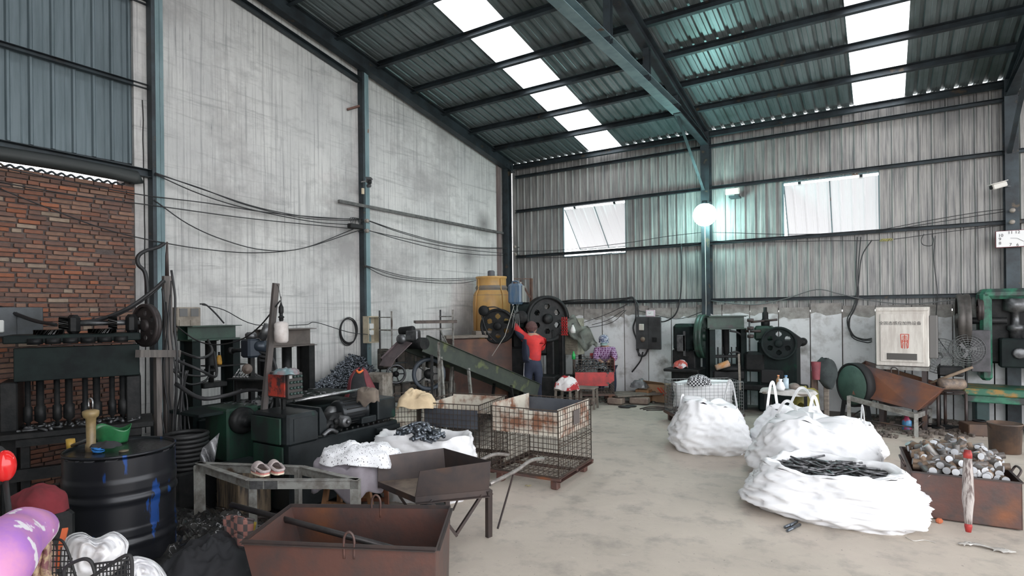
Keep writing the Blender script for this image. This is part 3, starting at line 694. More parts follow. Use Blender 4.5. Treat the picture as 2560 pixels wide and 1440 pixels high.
Rc = Matrix.Rotation(rzC, 3, 'Z'); cc = c0 + Rc @ Vector((wC / 2, dC / 2, 0))
billets = [mat('grey billet', (.19, .185, .18), (.12, .10, .09), 12, rough=.5, metal=.4, per=.3), mat('rusty billet', (.22, .15, .10), (.13, .10, .085), 12, rough=.6, metal=.3, per=.3)]
endm = mat('sawn billet end', (.48, .50, .54), (.25, .24, .23), 2, rough=.45, metal=.3, per=.5)
random.seed(5); prot = []
for i in range(270):
    u, v = random.random(), random.random(); lx = .09 + u * (wC - .18); ly = .11 + v * (dC - .2)
    zz = hC - .03 + .11 * math.sin(PI * v) ** .8 + .05 * math.sin(PI * u) + random.uniform(-.03, .02)
    if len(prot) < 6:
        L = (.16, .20, .13, .18, .22, .15)[len(prot)]; mb = MB(); r_ = .029; mb.tube([(-L / 2, 0, 0), (L / 2, 0, 0)], r_, 12, caps=False); mb.mi = 1
        mb.lathe([(0, -L / 2), (r_, -L / 2)], (0, 0, 0), 12, (1, 0, 0)); mb.lathe([(r_, L / 2), (0, L / 2)], (0, 0, 0), 12, (1, 0, 0)); mb.f = [list(f) for f in mb.f]
        o = mb.build('steel_billet', [billets[len(prot) % 2], endm]); prot.append(o)
    else: o = prot[random.randrange(6)].copy(); COL.objects.link(o)
    q = c0 + Rc @ Vector((lx, ly, zz)); o.location = q
    pit = random.uniform(-.25, .25) if random.random() < .75 else random.choice([-1, 1]) * random.uniform(.7, 1.3)
    if ly < .2: az = PI / 2 + random.gauss(0, .3); pit = random.uniform(-.3, .3)
    else: az = rzC + random.gauss(-.5, .8)
    o.rotation_euler = (0, pit, az); tag(o, 'round cut steel billet heaped in the brown crate', 'billet', 'steel billets heaped in the crate')
# battered wooden bat with red ends leaning on the crate
a = fl(2421, 1330, .03); b = c0 + Rc @ Vector((wC * .47, .02, 0)); b.z = .62; b = at(2419, 1125, (a - O).dot(_f) + .05)
t = thing('wooden_lever', 'whitewashed wooden lever with red ends leaning on the billet crate', 'lever', (a.x, a.y, 0))
pts = [a.lerp(b, i / 10) for i in range(11)]; mb = MB(); mb.tube(pts[1:10], .03, 12, rs=[.024, .028, .033, .040, .038, .036, .035, .031, .027]); mb.build('shaft', mat('peeling whitewash', (.42, .38, .36), (.12, .09, .085), 10, (6, 6, .7), rough=.8, th=(.45, .6)), t, world=True)
mb = MB(); mb.tube([pts[0], a.lerp(b, .07), pts[1]], .03, 12, rs=[.018, .026, .024]); mb.build('tip', mat('red paint tip', (.42, .035, .03), (.2, .02, .02), 12), t, world=True)
mb = MB(); mb.tube([pts[9], a.lerp(b, .95), pts[10]], .03, 12, rs=[.028, .030, .022]); mb.build('tip', MT['red paint tip'], t, world=True)
# ================================================================= FOREGROUND SKIP
a, b, c_, d_ = (fl(q[0], q[1], .52) for q in ((608, 1358), (1090, 1378), (1125, 1272), (727, 1268)))
t = thing('steel_skip', 'large rusty steel skip with sloped ends and lifting loops in the foreground', 'skip', (a.x, a.y, 0))
cen = (a + b + c_ + d_) / 4; rim = [a, b, c_, d_]
bas = []
for q, sx in ((a, .74), (b, .97), (c_, .97), (d_, .74)):
    s_ = Vector((q.x, q.y, .02)); e = (b - a).normalized(); k = (s_ - cen).dot(e); s_ = s_ - e * (k * (1 - sx)); s_.z = .02; bas.append(s_)
for nm, i, j in (('front_plate', 0, 1), ('side_plate', 1, 2), ('back_plate', 2, 3), ('side_plate', 3, 0)):
    mb = MB(); nn = (bas[j] - bas[i]).cross(rim[i] - bas[i]).normalized() * -.006; mb.prism([bas[i], bas[j], rim[j], rim[i]], nn); mb.build(nm, rust_m, t, world=True)
mb = MB(); mb.prism(bas, (0, 0, .006)); mb.build('bottom_plate', rust_m, t, world=True)
for i in range(4):
    mb = MB(); mb.angle(rim[i], rim[(i + 1) % 4], .022, .005); mb.build('rim_angle', rustd_m, t, world=True)
ex = (b - a).normalized()
for f_, q0, q1 in ((.56, a, b), (.54, d_, c_)):
    q = q0.lerp(q1, f_); mb = MB(); mb.tube(smooth([q - ex * .028 - Vector((0, 0, .06)), q - ex * .028 + Vector((0, 0, .05)), q + Vector((0, 0, .085)), q + ex * .028 + Vector((0, 0, .05)), q + ex * .028 - Vector((0, 0, .06))], 6), .007, 8); mb.build('lifting_loop', rust_m, t, world=True)
# pipe lying across the rim into the skip
p1 = at(578, 1262, 3.85); p2 = fl(985, 1372, .40); dd = (p2 - p1)
tag(MB().tube([p1, p2 + dd * .12], .019, 14).build('steel_pipe', mat('dark pipe', (.06, .055, .055), (.04, .035, .035), 10, rough=.45, metal=.6)), 'long dark steel pipe lying over the rim into the foreground skip', 'pipe')
# ================================================================= ANGLE-IRON FRAME TABLE with slippers
Q = [fl(495, 1157, .56), fl(622, 1199, .56), fl(895, 1199, .56), fl(754, 1166, .56)]
t = thing('angle_iron_frame', 'empty table frame of dirty angle iron behind the foreground skip', 'frame', (Q[1].x, Q[1].y, 0))
for i in range(4):
    mb = MB(); a, b = Q[i], Q[(i + 1) % 4]; mb.bar(a - Vector((0, 0, .035)), b - Vector((0, 0, .035)), .006, .07); mb.bar(a, b, .05, .006); mb.build('rail', galv_m, t, world=True)
for i, q in enumerate(Q):
    e = (Q[2] - Q[1]).normalized() * (1 if i in (0, 1) else -1); fdir = Vector((-e.y, e.x, 0)) * (1 if i in (1, 3) else -1)
    mb = MB(); base = Vector((q.x, q.y, 0)); mb.b2((0, 0, 0), (0, 0, 0)); mb = MB()
    mb.bar(base + e * .03, Vector((q.x, q.y, .55)) + e * .03, .06, .006, fdir); mb.bar(base + fdir * .03, Vector((q.x, q.y, .55)) + fdir * .03, .006, .06, fdir); mb.build('leg', galv_m, t, world=True)
mb = MB()
a, b = Q[1], Q[2]; e = (b - a).normalized(); nf = Vector((e.y, -e.x, 0))
for s_ in (.0, .11): mb.box(a + e * (.06 + s_) + nf * .004 - Vector((0, 0, .035)), (.1, .008, .07), RZ(math.atan2(e.y, e.x)))
mb.build('joint_plate', chrome_m, t, world=True)
tag(MB().tube([Vector((Q[0].x, Q[0].y, .08)), Vector((Q[3].x, Q[3].y, .16)), ], .012, 8).build('tie_rod', rustd_m, t, world=True))
def slipper(px, py, lbl, yaw, Z=None):
    p = fl(px, py, .565); t = thing('slipper', lbl, 'slipper', p, yaw, 'pink slippers on the frame')
    pink = mat('pink felt', (.62, .25, .22), rough=.85); grey = mat('grey pink plush', (.50, .43, .42), (.42, .35, .34), 60, rough=.95, bump=.5, bscale=200); cream = mat('cream rubber sole', (.75, .66, .52), rough=.6)
    def outl(s_, w): # s_ 0 heel..1 toe
        return w * (.8 + .25 * math.sin(PI * min(1, s_ * 1.0))) * (1 if s_ < .8 else math.sqrt(max(0, 1 - ((s_ - .8) / .2) ** 2)) * .95 + .02) * (1 if s_ > .08 else .6 + 5 * s_)
    L = .22
    def sole(z0, z1, w):
        mb = MB(); n = 18; top_ = [(L * (.5 - i / n), outl(i / n, w)) for i in range(n + 1)]; pts = [(x, y, z0) for x, y in top_] + [(x, -y, z0) for x, y in reversed(top_)]; mb.prism(pts, (0, 0, z1 - z0)); return mb
    sole(0, .012, .043).build('sole', cream, t); sole(.012, .026, .040).build('side_band', pink, t)
    mb = MB()
    def fn(u, v):
        s_ = .42 + .58 * u; a = PI * v; w = outl(min(s_, .995), .041); hh = .062 * math.sin(PI * (1 - u) * .62 + .25) + .01
        return Vector((L * (.5 - s_), w * math.cos(a), .02 + hh * math.sin(a)))
    mb.grid(fn, 12, 12); mb.build('upper', grey, t, mods=SOL(.006))
    mb = MB()
    def fn(u, v):
        s_ = .45 * u; sgn = 1 if v < .5 else -1; w = outl(s_, .040); return Vector((L * (.5 - s_), w * math.cos(PI * v), .02 + (.03 + .025 * u) * (1 - abs(math.cos(PI * v)) ** 6 * 0)))
    pts = [Vector((L * (.5 - .5 * i / 10), outl(.5 * i / 10, .038), .035 + .02 * i / 10)) for i in range(10, -1, -1)] + [Vector((L * (.5 - .5 * i / 10), -outl(.5 * i / 10, .038), .035 + .02 * i / 10)) for i in range(0, 11)]
    mb.tube(pts, .011, 8); mb.build('collar', grey, t)
    o = MB(); o.mi = 0; q = sole(.0262, .0275, .035); q.build('insole', mat('brown plush', (.25, .19, .16), rough=.95), t)
slipper(650, 1184, 'left pink and grey plush slipper on the angle iron frame', .10 + YAW * -1 * 0 - .25)
slipper(688, 1180, 'right pink and grey plush slipper, beside its pair on the angle iron frame', -.25)
# ================================================================= WHEELBARROW
FL_, FR_, BR_, BL_ = fl(1038, 1246, .42), at(1222, 1228, 4.55), None, None
p = fl(1222, 1342); t = thing('wheelbarrow', 'dark brown sheet steel wheelbarrow with open nose and long handles', 'wheelbarrow', (p.x, p.y, 0))
zb = .42; A = fl(1038, 1244, zb); Bq = fl(1222, 1226, zb); C_ = fl(1175, 1185, zb) ; D_ = fl(944, 1205, zb)
nose = (A - D_)
C_ = Bq + (D_ - A)
zt = .62
mb = MB(); mb.prism([A, Bq, C_, D_], (0, 0, .006)); mb.build('tray_floor', mat('worn tray floor', (.24, .19, .15), (.11, .08, .07), 5, rough=.6, metal=.2), t, world=True)
def up_(v, z): return Vector((v.x, v.y, z))
out = (A - D_).normalized(); back = (Bq - A).normalized()
mb = MB(); mb.prism([A + back * .0, Bq, up_(Bq + out * .03, zt + .03), up_(A + out * .03 + back * .02, zt + .0)], -out * .005); mb.build('side_panel', rustd_m, t, world=True)
mb = MB(); mb.prism([D_, C_, up_(C_ - out * .03, zt + .03), up_(D_ - out * .03 + back * .02, zt)], out * .005); mb.build('side_panel', rustd_m, t, world=True)
mb = MB(); mb.prism([Bq, C_, up_(C_ - out * .03, zt + .03), up_(Bq + out * .03, zt + .03)], -back * .005); mb.build('tail_panel', rustd_m, t, world=True)
mb = MB()
for a, b in ((A, Bq), (D_, C_), (A, D_), (Bq, C_)): mb.angle(a - Vector((0, 0, .04)), b - Vector((0, 0, .04)), .045, .005)
mb.build('tray_frame', rustd_m, t, world=True)
mb = MB(); mb.bar(up_(Bq, .42), Vector((p.x, p.y, 0)), .045, .035, out); mb.build('leg', rustd_m, t, world=True)
mb = MB(); q = up_(C_, 0); mb.bar(up_(C_, .42), q, .045, .035, out); mb.build('leg', rustd_m, t, world=True)
for q0, q1 in ((A.lerp(Bq, .2), up_(Bq.lerp(A, .45), .1)), (Bq.lerp(A, .1), up_(Bq.lerp(A, .45), .12)), (D_.lerp(C_, .2), up_(D_.lerp(C_, .5), .12))): MB().bar(q0 - Vector((0, 0, .03)), q1, .035, .02).build('under_brace', rustd_m, t, world=True)
wc = (A.lerp(Bq, .48) + D_.lerp(C_, .48)) / 2; wc.z = .16
w_ = MB(); w_.lathe([(.10, -.03), (.145, -.035), (.16, -.015), (.16, .015), (.145, .035), (.10, .03), (.10, -.03)], wc, 28, out); w_.build('tyre', rubber_m, t, world=True)
w_ = MB(); w_.lathe([(0, -.02), (.1, -.02), (.1, .02), (0, .02)], wc, 20, out); w_.build('wheel_hub', rustd_m, t, world=True)
for o_, e_ in ((Bq + out * .01, (1358, 1147, 5.05)), (C_ - out * .01, (1272, 1137, 5.5))):
    e = at(*e_); s_ = up_(o_, .47); md = s_.lerp(e, .75) + Vector((0, 0, .035)); mb = MB(); mb.tube(smooth([s_, s_.lerp(e, .45) + Vector((0, 0, .008)), md, e], 6), .016, 10); mb.build('handle', mat('bare pipe handle', (.34, .32, .30), (.2, .18, .17), 14, rough=.4, metal=.6), t, world=True)
    mb = MB(); mb.bar(s_.lerp(e, .42), up_(o_, .12) + back * .06, .012); mb.build('stay', rustd_m, t, world=True)
# bag of ball studs behind the barrow
p = at(1068, 1200, 5.75); t = thing('bulk_bag', 'open white woven bag of ball studs standing behind the wheelbarrow', 'bag', (p.x, p.y, 0), .3); mb = MB(); fn = sackblob(mb, (0, 0, 0), .60, .42, .60, 40, .86, flare=.0); mb.build('sack_body', sack_m, t)
mb = MB(); mb.grid(lambda u, v: Vector(fn(u, 1.0)) * (1 - .2 * v) + Vector((0, 0, .03 * math.sin(PI * v) + .0 * v)), 72, 5, True, True); mb.build('sack_rim', sack_m, t, mods=SOL(.004))
random.seed(3); cx, cy = at(1050, 1150, 5.6).x, at(1050, 1150, 5.6).y
mb = MB(); mb.ball((cx, cy + .02, .46), .19, 16, 8, (1.1, .7, .8)); tag(mb.build('stud_heap', bolt_m), 'solid dark heap of ball studs under the loose ones in the white bag', 'stud heap', kind='stuff')
scatter('ball_stud', 'dark forged ball stud heaped in the white bag behind the wheelbarrow', 'stud', 'ball studs in the bag', 70, (cx, cy), .24, .18, lambda x, y: .60 + .10 * (1 - ((x - cx) ** 2 / .06 + (y - cy) ** 2 / .035)), .017, .13, bolt_m, .5, parts='stud', rand=.02)
# ================================================================= WIRE CAGES (centre)
def cage_at(name, label, pl, pr, ztop, zb, dpt, mt, group, nx, z0=.13, nz=12, r=.0022):
    a = fl(*pl, ztop); b = fl(*pr, ztop); e = b - a; rz = math.atan2(e.y, e.x)
    return cage(name, label, (a.x, a.y, 0), rz, e.length, dpt, ztop, z0, mt, None, group, nx, nz, r=r), e.length, rz
CG = 'wire cages in the middle of the hall'
liner_m = mat('rust stained enamel sheet', (.62, .58, .50), (.24, .11, .065), 4, rough=.5, th=(.45, .6), c3=(.62, .63, .62), s3=9, t3=(.66, .7))
blueg = mat('slate grey liner', (.085, .095, .115), (.06, .065, .08), 4, rough=.5)
t1, w1_, rz1 = cage_at('wire_cage', 'brown wire cage nearest the walkway, lined with rust spotted enamel sheets', (1228, 1014), (1395, 1028), .80, 0, .86, cagew_m, CG, 14)
mb = MB(); mb.box((w1_ / 2, .84, .66), (w1_ - .02, .004, .25)); mb.build('liner_sheet', blueg, t1)
mb = MB(); mb.box((w1_ / 2, .012, .66), (w1_ - .02, .004, .24)); mb.build('liner_sheet', liner_m, t1)
mb = MB(); mb.box((.012, .42, .69), (.004, .82, .28)); mb.build('liner_sheet', liner_m, t1)
mb = MB(); mb.box((w1_ - .012, .42, .66), (.004, .82, .3)); mb.build('liner_sheet', liner_m, t1)
mb = MB(); mb.box((w1_ + .006, .45, .67), (.003, .16, .15)); mb.build('tag_plate', mat('dark tag plate', (.10, .085, .08)), t1)
mb = MB(); mb.tube([(w1_ + .008, .0, .47), (w1_ + .008, .86, .47)], .006, 6); mb.tube([(w1_ + .012, .0, .44), (w1_ + .012, .86, .44)], .006, 6); mb.build('gate_hinge', cagew_m, t1)
t2, w2_, rz2 = cage_at('wire_cage', 'grey brown wire cage with a slate panel inside, middle of the three', (1051, 1006), (1197, 1014), .80, 0, .78, cagew_m, CG, 14)
mb = MB(); mb.box((w2_ / 2, .03, .64), (w2_ - .06, .006, .20)); mb.build('liner_sheet', blueg, t2)
mb = MB(); mb.box((w2_ / 2, .76, .68), (w2_ - .03, .004, .22)); mb.build('liner_sheet', liner_m, t2)
mb = MB(); mb.box((.015, .39, .66), (.004, .74, .22)); mb.build('liner_sheet', liner_m, t2)
t3, w3_, rz3 = cage_at('wire_cage', 'brown wire cage beside the grey forming machine, stained sheet inside, leftmost of three', (972, 1006), (1043, 1004), .80, 0, .75, cagew_m, CG, 9)
mb = MB(); mb.box((w3_ / 2, .02, .58), (w3_ - .02, .004, .34)); mb.build('liner_sheet', mat('stained cream sheet', (.62, .60, .50), (.22, .10, .05), 5, rough=.5, th=(.5, .64)), t3)
q = at(1040, 1000, 6.35); mb = MB(); drape(mb, (q.x, q.y, .80), .46, .36, .12, 5, .4, drop=.05, fold=.045); tag(mb.build('cream_cloth', mat('cream cloth', (.66, .52, .34), (.55, .42, .27), 5, rough=.9), mods=SOL(.004)), 'cream coloured work cloth draped over the leftmost wire cage', 'cloth')
# ================================================================= STOOL with cloths behind the frame table
p = fl(868, 1290); p = at(868, 1200, 4.95); t = thing('wooden_stool', 'small splayed wooden stool under the grey and white cloths', 'stool', (p.x, p.y, 0), .3)
MB().cbox((0, 0, .42), (.34, .28, .03), .006).build('seat', wood_m, t)
for sx in (-1, 1):
    for sy in (-1, 1): MB().bar((sx * .12, sy * .09, .41), (sx * .17, sy * .14, 0), .04, .035).build('leg', wood_m, t)
for sy in (-1, 1): MB().bar((-.15, sy * .12, .2), (.15, sy * .12, .2), .02, .03).build('stretcher', wood_m, t)
mb = MB(); drape(mb, (p.x + .05, p.y, .50), .72, .5, .10, 9, .2, drop=.14, fold=.05); tag(mb.build('grey_shirt', mat('lilac grey cloth', (.36, .33, .37), (.28, .25, .28), 4, rough=.95), mods=SOL(.004)), 'lilac grey shirt draped over the wooden stool, under the printed sack', 'cloth')
q = at(895, 1150, 4.85); pr_m = mat('white printed sack cloth', (.84, .84, .86), rough=.85)
n, l, b = nd(pr_m); tc = n.new('ShaderNodeTexCoord'); mp = n.new('ShaderNodeMapping'); mp.inputs['Scale'].default_value = (26, 44, 20); mp.inputs['Rotation'].default_value = (0, 0, .5); l.new(tc.outputs['Object'], mp.inputs[0]); vz = n.new('ShaderNodeTexNoise'); vz.inputs['Scale'].default_value = 3.0; vz.inputs['Detail'].default_value = 1; l.new(mp.outputs[0], vz.inputs[0]); mr = n.new('ShaderNodeMapRange'); mr.inputs[1].default_value = .655; mr.inputs[2].default_value = .675; l.new(vz.outputs[0], mr.inputs[0]); mx = n.new('ShaderNodeMix'); mx.data_type = 'RGBA'; mx.inputs[6].default_value = (.84, .84, .87, 1); mx.inputs[7].default_value = (.04, .04, .05, 1); l.new(mr.outputs[0], mx.inputs[0]); l.new(mx.outputs[2], b.inputs['Base Color'])
mb = MB(); drape(mb, (q.x, q.y, .61), .72, .44, .07, 17, .35, drop=.05, fold=.04); tag(mb.build('printed_sack', pr_m, mods=SOL(.004)), 'white woven sack with dark printing laid over the grey shirt', 'cloth')
p = at(935, 1200, 5.35); t = thing('wooden_chair', 'red brown wooden chair seen beside the wheelbarrow nose', 'chair', (p.x, p.y, 0), .5)
MB().cbox((0, 0, .43), (.36, .34, .025), .006).build('seat', mat('red brown wood', (.22, .075, .035), (.13, .05, .03), 8), t)
for sx in (-1, 1):
    for sy in (-1, 1): MB().bar((sx * .15, sy * .14, .42), (sx * .17, sy * .16, 0), .035).build('leg', MT['red brown wood'], t)
for z in (.2, .12): MB().bar((-.16, -.15, z), (.16, -.15, z), .03, .03).build('stretcher', MT['red brown wood'], t)
# ================================================================= FORMING MACHINE (near left)
# long bed runs away from the camera beside the cages
t = thing('forming_machine', 'long grey green forming machine with motor and control box behind the frame table', 'machine', (-4.42, 3.22, 0), PI / 2)
# local: x runs away from the camera along the machine, -y faces the cages, y runs to the gable wall
def P(*a): return Vector(a)
mb = MB(); mb.cbox((.69, .30, .33), (1.36, .56, .62), .015); mb.build('bed', greyg_m, t)
mb = MB(); mb.cbox((1.22, .24, .78), (.26, .42, .22), .012); mb.cbox((.98, .24, .70), (.2, .40, .07), .01); mb.build('end_housing', greyg_m, t)
mb = MB(); mb.cbox((.15, .26, .76), (.34, .52, .28), .02); mb.prism([(.32, 0, .66), (.40, 0, .66), (.40, 0, .80), (.34, 0, .92), (.32, 0, .92)], (0, .5, 0)); mb.build('head_block', greyg_m, t)
mb = MB(); mb.box((.16, -.003, .76), (.24, .006, .20)); mb.build('cover_plate', greyg_m, t)
mb = MB(); mb.cbox((-.032, .3, .75), (.02, .44, .24), .01); mb.cbox((-.01, .3, .48), (.02, .44, .26), .01); mb.build('green_face', mat('bright green stained face', (.016, .055, .035), (.018, .022, .022), 5, (1, 1, .4), th=(.4, .6), rough=.4), t)
mb = MB(); mb.b2((.45, -.004, .25), (.62, .0, .40)); mb.build('yellow_tray', mat('oily yellow tray', (.30, .25, .12), (.14, .12, .06), 6, rough=.3), t)
mb = MB(); mb.b2((.72, -.003, .30), (.95, .01, .44)); mb.build('bed_opening_shade', black_m, t)  # flat black panel; the opening's shade is put into its colour
mb = MB(); mb.lathe([(0, -.2), (.11, -.2), (.125, -.18), (.125, .1), (.135, .1), (.135, .13), (.06, .16), (.06, .2), (0, .2)], (.86, .18, .80), 28, (1, 0, 0)); mb.build('motor', mat('dark grey motor', (.022, .025, .028), rough=.35, metal=.5), t)
for k in range(14):
    pass
mb = MB()
for k in range(18):
    a = 2 * PI * k / 18; mb.bar((.70, .18 + .128 * math.cos(a), .80 + .128 * math.sin(a)), (.93, .18 + .128 * math.cos(a), .80 + .128 * math.sin(a)), .008)
mb.build('motor_fin', grease_m, t)
for i, (x, y, z, r, L) in enumerate(((.52, .10, .76, .075, .16), (.60, .07, .75, .055, .26), (.46, .06, .72, .06, .1), (.66, .22, .78, .09, .1))):
    mb = MB(); mb.lathe([(0, -L / 2), (r * .8, -L / 2), (r, -L / 2 + .01), (r, L / 2 - .01), (r * .8, L / 2), (0, L / 2)], (x, y, z), 20, (0, 1, 0)); mb.lathe([(0, 0), (r * .4, 0), (r * .4, .03), (0, .03)], (x, y - L / 2, z), 12, (0, -1, 0)); mb.build('gear_case', [grease_m, iron_m][i % 2], t)
mb = MB(); mb.cbox((.60, .12, .74), (.24, .10, .16), .03); mb.build('gear_housing', grease_m, t)
MB().cyl((.34, .40, .95), (1.2, .30, .98), .017, 14).build('bright_bar', chrome_m, t)
MB().cyl((.34, .52, .93), (1.25, .42, .96), .015, 14).build('bright_bar', iron_m, t)
for k in range(12): MB().cyl((.45 + k * .07, .02, .65), (.45 + k * .07, .02, .672), .012, 6).build('bolt', grease_m, t)
mb = MB(); mb.tube(smooth([(.34, -.02, .66), (.42, -.03, .70), (.50, -.03, .66)], 5), .02, 8); mb.build('pipe_elbow', iron_m, t)
mb = MB(); mb.box((1.19, -.01, .58), (.34, .02, .05)); mb.build('ledge', greyg_m, t)
# control box on a stalk
mb = MB(); mb.bar((.18, .34, .9), (.18, .34, 1.02), .03); mb.build('stalk', grease_m, t)
kb = MB().cbox((.20, .34, 1.13), (.16, .32, .24), .008); kb = kb.build('control_box', mat('dirty brown steel box', (.045, .038, .036), (.03, .026, .026), 8, rough=.5), t)
R_ = MB(); R_.box((.112, .34, 1.13), (.012, .24, .20)); R_ = R_.build('red_label', mat('faded red label', (.45, .05, .03), (.05, .03, .03), 8, th=(.48, .6)), kb)
mb = MB()
for i in range(4):
    for j in range(4):
        if (i, j) != (0, 0): mb.lathe([(.013, 0), (.013, .018), (.009, .022), (0, .022)], (.145 + i * .036, .18, 1.215 - j * .052), 10, (0, -1, 0))
mb.build('button', [mat('green button', (.03, .055, .048), rough=.4)], kb)
mb = MB(); mb.box((.145, .178, 1.215), (.03, .004, .03)); mb.build('gauge', mat('gauge face', (.5, .5, .5)), kb)
def W_(px, py, Z): return at(px, py, Z)
q = at(715, 936, 5.25); mb = MB(); drape(mb, (q.x, q.y, 1.255), .26, .15, .04, 3, .6, 16, 12, .01, .025); tag(mb.build('plastic_wrap', mat('grey blue film', (.16, .25, .27), (.24, .05, .05), 6, rough=.25), mods=SOL(.003)), 'crumpled grey and red plastic film on top of the control box', 'wrap')
q = at(920, 1000, 5.8); mb = MB(); drape(mb, (q.x, q.y, 1.0), .26, .14, .03, 12, .2, 18, 18, .07, .03); tag(mb.build('brown_rag', mat('brown rag', (.19, .155, .125), (.12, .095, .08), 6, rough=.95), mods=SOL(.004)), 'brown oily rag hanging over the bright bars of the forming machine', 'rag')
# raking steel mast with the hanging lubricator
a = at(660, 1030, 5.45); b = at(690, 708, 5.45)
t = thing('steel_mast', 'leaning channel steel mast rising over the forming machine', 'mast', (a.x, a.y, a.z))
mb = MB(); mb.chan(a, b, .055, .035, .006, (1, 0, 0)); mb.build('channel', mat('brown grey channel', (.10, .085, .08), (.06, .055, .055), 8, (3, 3, .5), rough=.6), t, world=True)
mb = MB(); mb.tube(smooth([at(703, 752, 5.4), at(696, 718, 5.42), at(693, 712, 5.44)], 4), .003, 6); mb.build('hanger_wire', wire_m, t, world=True)
c_ = at(703, 800, 5.4); t = thing('hanging_oiler', 'white plastic oil jar hanging upside down from the leaning mast', 'oil jar', (c_.x, c_.y, c_.z - .2))
mb = MB(); mb.lathe([(0, -.215), (.045, -.215), (.062, -.195), (.064, -.11), (.061, -.08), (.064, -.06), (.062, -.035), (.045, -.02), (.015, -.015), (.015, 0)], c_, 20); mb.build('jar', mat('dirty white jar', (.62, .58, .56), (.45, .40, .38), 7, rough=.4), t, world=True)
mb = MB(); mb.lathe([(.012, -.02), (.02, 0), (.02, .02), (.028, .022), (.028, .03), (.016, .04), (.016, .06), (.022, .07), (.022, .12), (.012, .14), (.004, .17), (.004, .22)], c_, 14); mb.build('coupling', grease_m, t, world=True)
# second forming machine behind it
t = thing('green_lathe_bed', 'dark green machine bed with round chuck behind the control box', 'machine', (-5.35, 3.2, 0), PI / 2)
mb = MB(); mb.cbox((.16, .18, .62), (.34, .40, .52), .02); mb.build('head_block', mat('bright green stained face', (0, 0, 0)), t)
mb = MB(); mb.cbox((1.0, .30, .40), (1.5, .5, .70), .02); mb.cbox((.7, .32, .845), (1.9, .55, .03), .006); mb.build('bed', dgreen_m, t)
mb = MB(); mb.lathe([(0, 0), (.12, 0), (.13, .02), (.13, .07), (.09, .09), (.05, .09), (.05, .14), (0, .14)], (.12, -.02, .76), 28, (0, -1, 0)); mb.build('chuck', grease_m, t)
mb = MB(); mb.box((.42, .2, .865), (.5, .3, .008)); mb.build('steel_sheet', mat('bright scuffed sheet', (.3, .3, .31), rough=.3, metal=.6), t)
random.seed(9); c0 = at(640, 1000, 5.9)
mb = MB()
for i in range(60): rod(mb, (-5.6 + random.uniform(-.25, .2), 3.9 + random.uniform(-.5, .7), .87 + random.uniform(0, .02)), rnd_dir(.1), .008, .07, 6)
tag(mb.build('scrap_bits', iron_m), 'scattered steel offcuts lying on the green machine bed', 'scrap', kind='stuff')
p = at(575, 1130, 5.15); t = thing('oil_sump_box', 'low steel box streaked with rust and oil under the green machine', 'box', (p.x, p.y, 0), YAW * -.0 - .1)
MB().cbox((0, .12, .22), (.42, .3, .42), .01).build('box_body', mat('streaked rust box', (.20, .15, .10), (.035, .03, .028), 6, (5, 5, .5), th=(.42, .6), rough=.5), t); MB().box((0, .12, .435), (.46, .34, .012)).build('box_lid', greyg_m, t)
# hydraulic press frames
def press(name, label, x, y0, y1, ztop, topmat, postmat, lowz=.55, beam=.16, hoses=2, extra=True):
    w = y1 - y0; t = thing(name, label, 'press', (x, y0, 0), PI / 2)
    mb = MB(); mb.chan((0, 0, ztop - beam / 2), (w, 0, ztop - beam / 2), .10, beam, .01); mb.build('crosshead', topmat, t)
    mb = MB(); mb.b2((-.01, -.08, ztop - .008), (w + .01, .25, ztop)); mb.b2((-.02, -.08, ztop - beam - .008), (w + .02, .25, ztop - beam)); mb.build('head_plate', topmat, t)
    mb = MB(); mb.chan((0, .24, ztop - beam / 2), (w, .24, ztop - beam / 2), .04, beam, .01); mb.build('crosshead', topmat, t)
    for xx in (.045, w - .045):
        mb = MB(); mb.ibeam((xx, .08, 0), (xx, .08, ztop - beam), .09, .26, .012, (0, 1, 0)); mb.build('upright', postmat, t)
    mb = MB(); mb.lathe([(0, ztop - beam), (.085, ztop - beam), (.085, ztop - beam - .02), (.062, ztop - beam - .02), (.062, ztop - beam - .34), (.075, ztop - beam - .35), (.075, ztop - beam - .38), (.03, ztop - beam - .38), (.03, ztop - beam - .5), (0, ztop - beam - .5)], (w / 2, .08, 0), 20); mb.build('ram', grease_m, t)
    mb = MB(); mb.cbox((w / 2, .08, ztop - beam - .53), (w * .5, .2, .06), .01)
    for xx in (w * .28, w * .72): mb.cyl((xx, .08, ztop - beam - .5), (xx, .08, lowz + .12), .012, 8)
    mb.build('platen', grease_m, t)
    mb = MB(); mb.cbox((w / 2, .08, lowz), (w - .1, .3, .12), .01); mb.cbox((w / 2, .08, lowz + .09), (w * .4, .2, .06), .01); mb.cbox((w / 2, .1, lowz / 2 - .03), (w * .8, .26, lowz - .08), .01); mb.build('table', postmat, t)
    for k in range(hoses):
        mb = MB(); mb.tube(smooth([(w / 2 - .05, .02, ztop - beam - .3), (w / 2 - .13, -.06, ztop - beam - .4 - .05 * k), (-.05, -.05, ztop - beam - .38 - .1 * k), (-.2, 0, ztop - beam - .3)], 6), .012, 8); mb.build('hose', wire_m, t)
    return t, w
tp1, wp1 = press('hydraulic_press', 'hydraulic press with green crosshead against the plaster wall, left of the pair', -6.55, 3.49, 4.06, 1.67, green_m, dgreen_m)
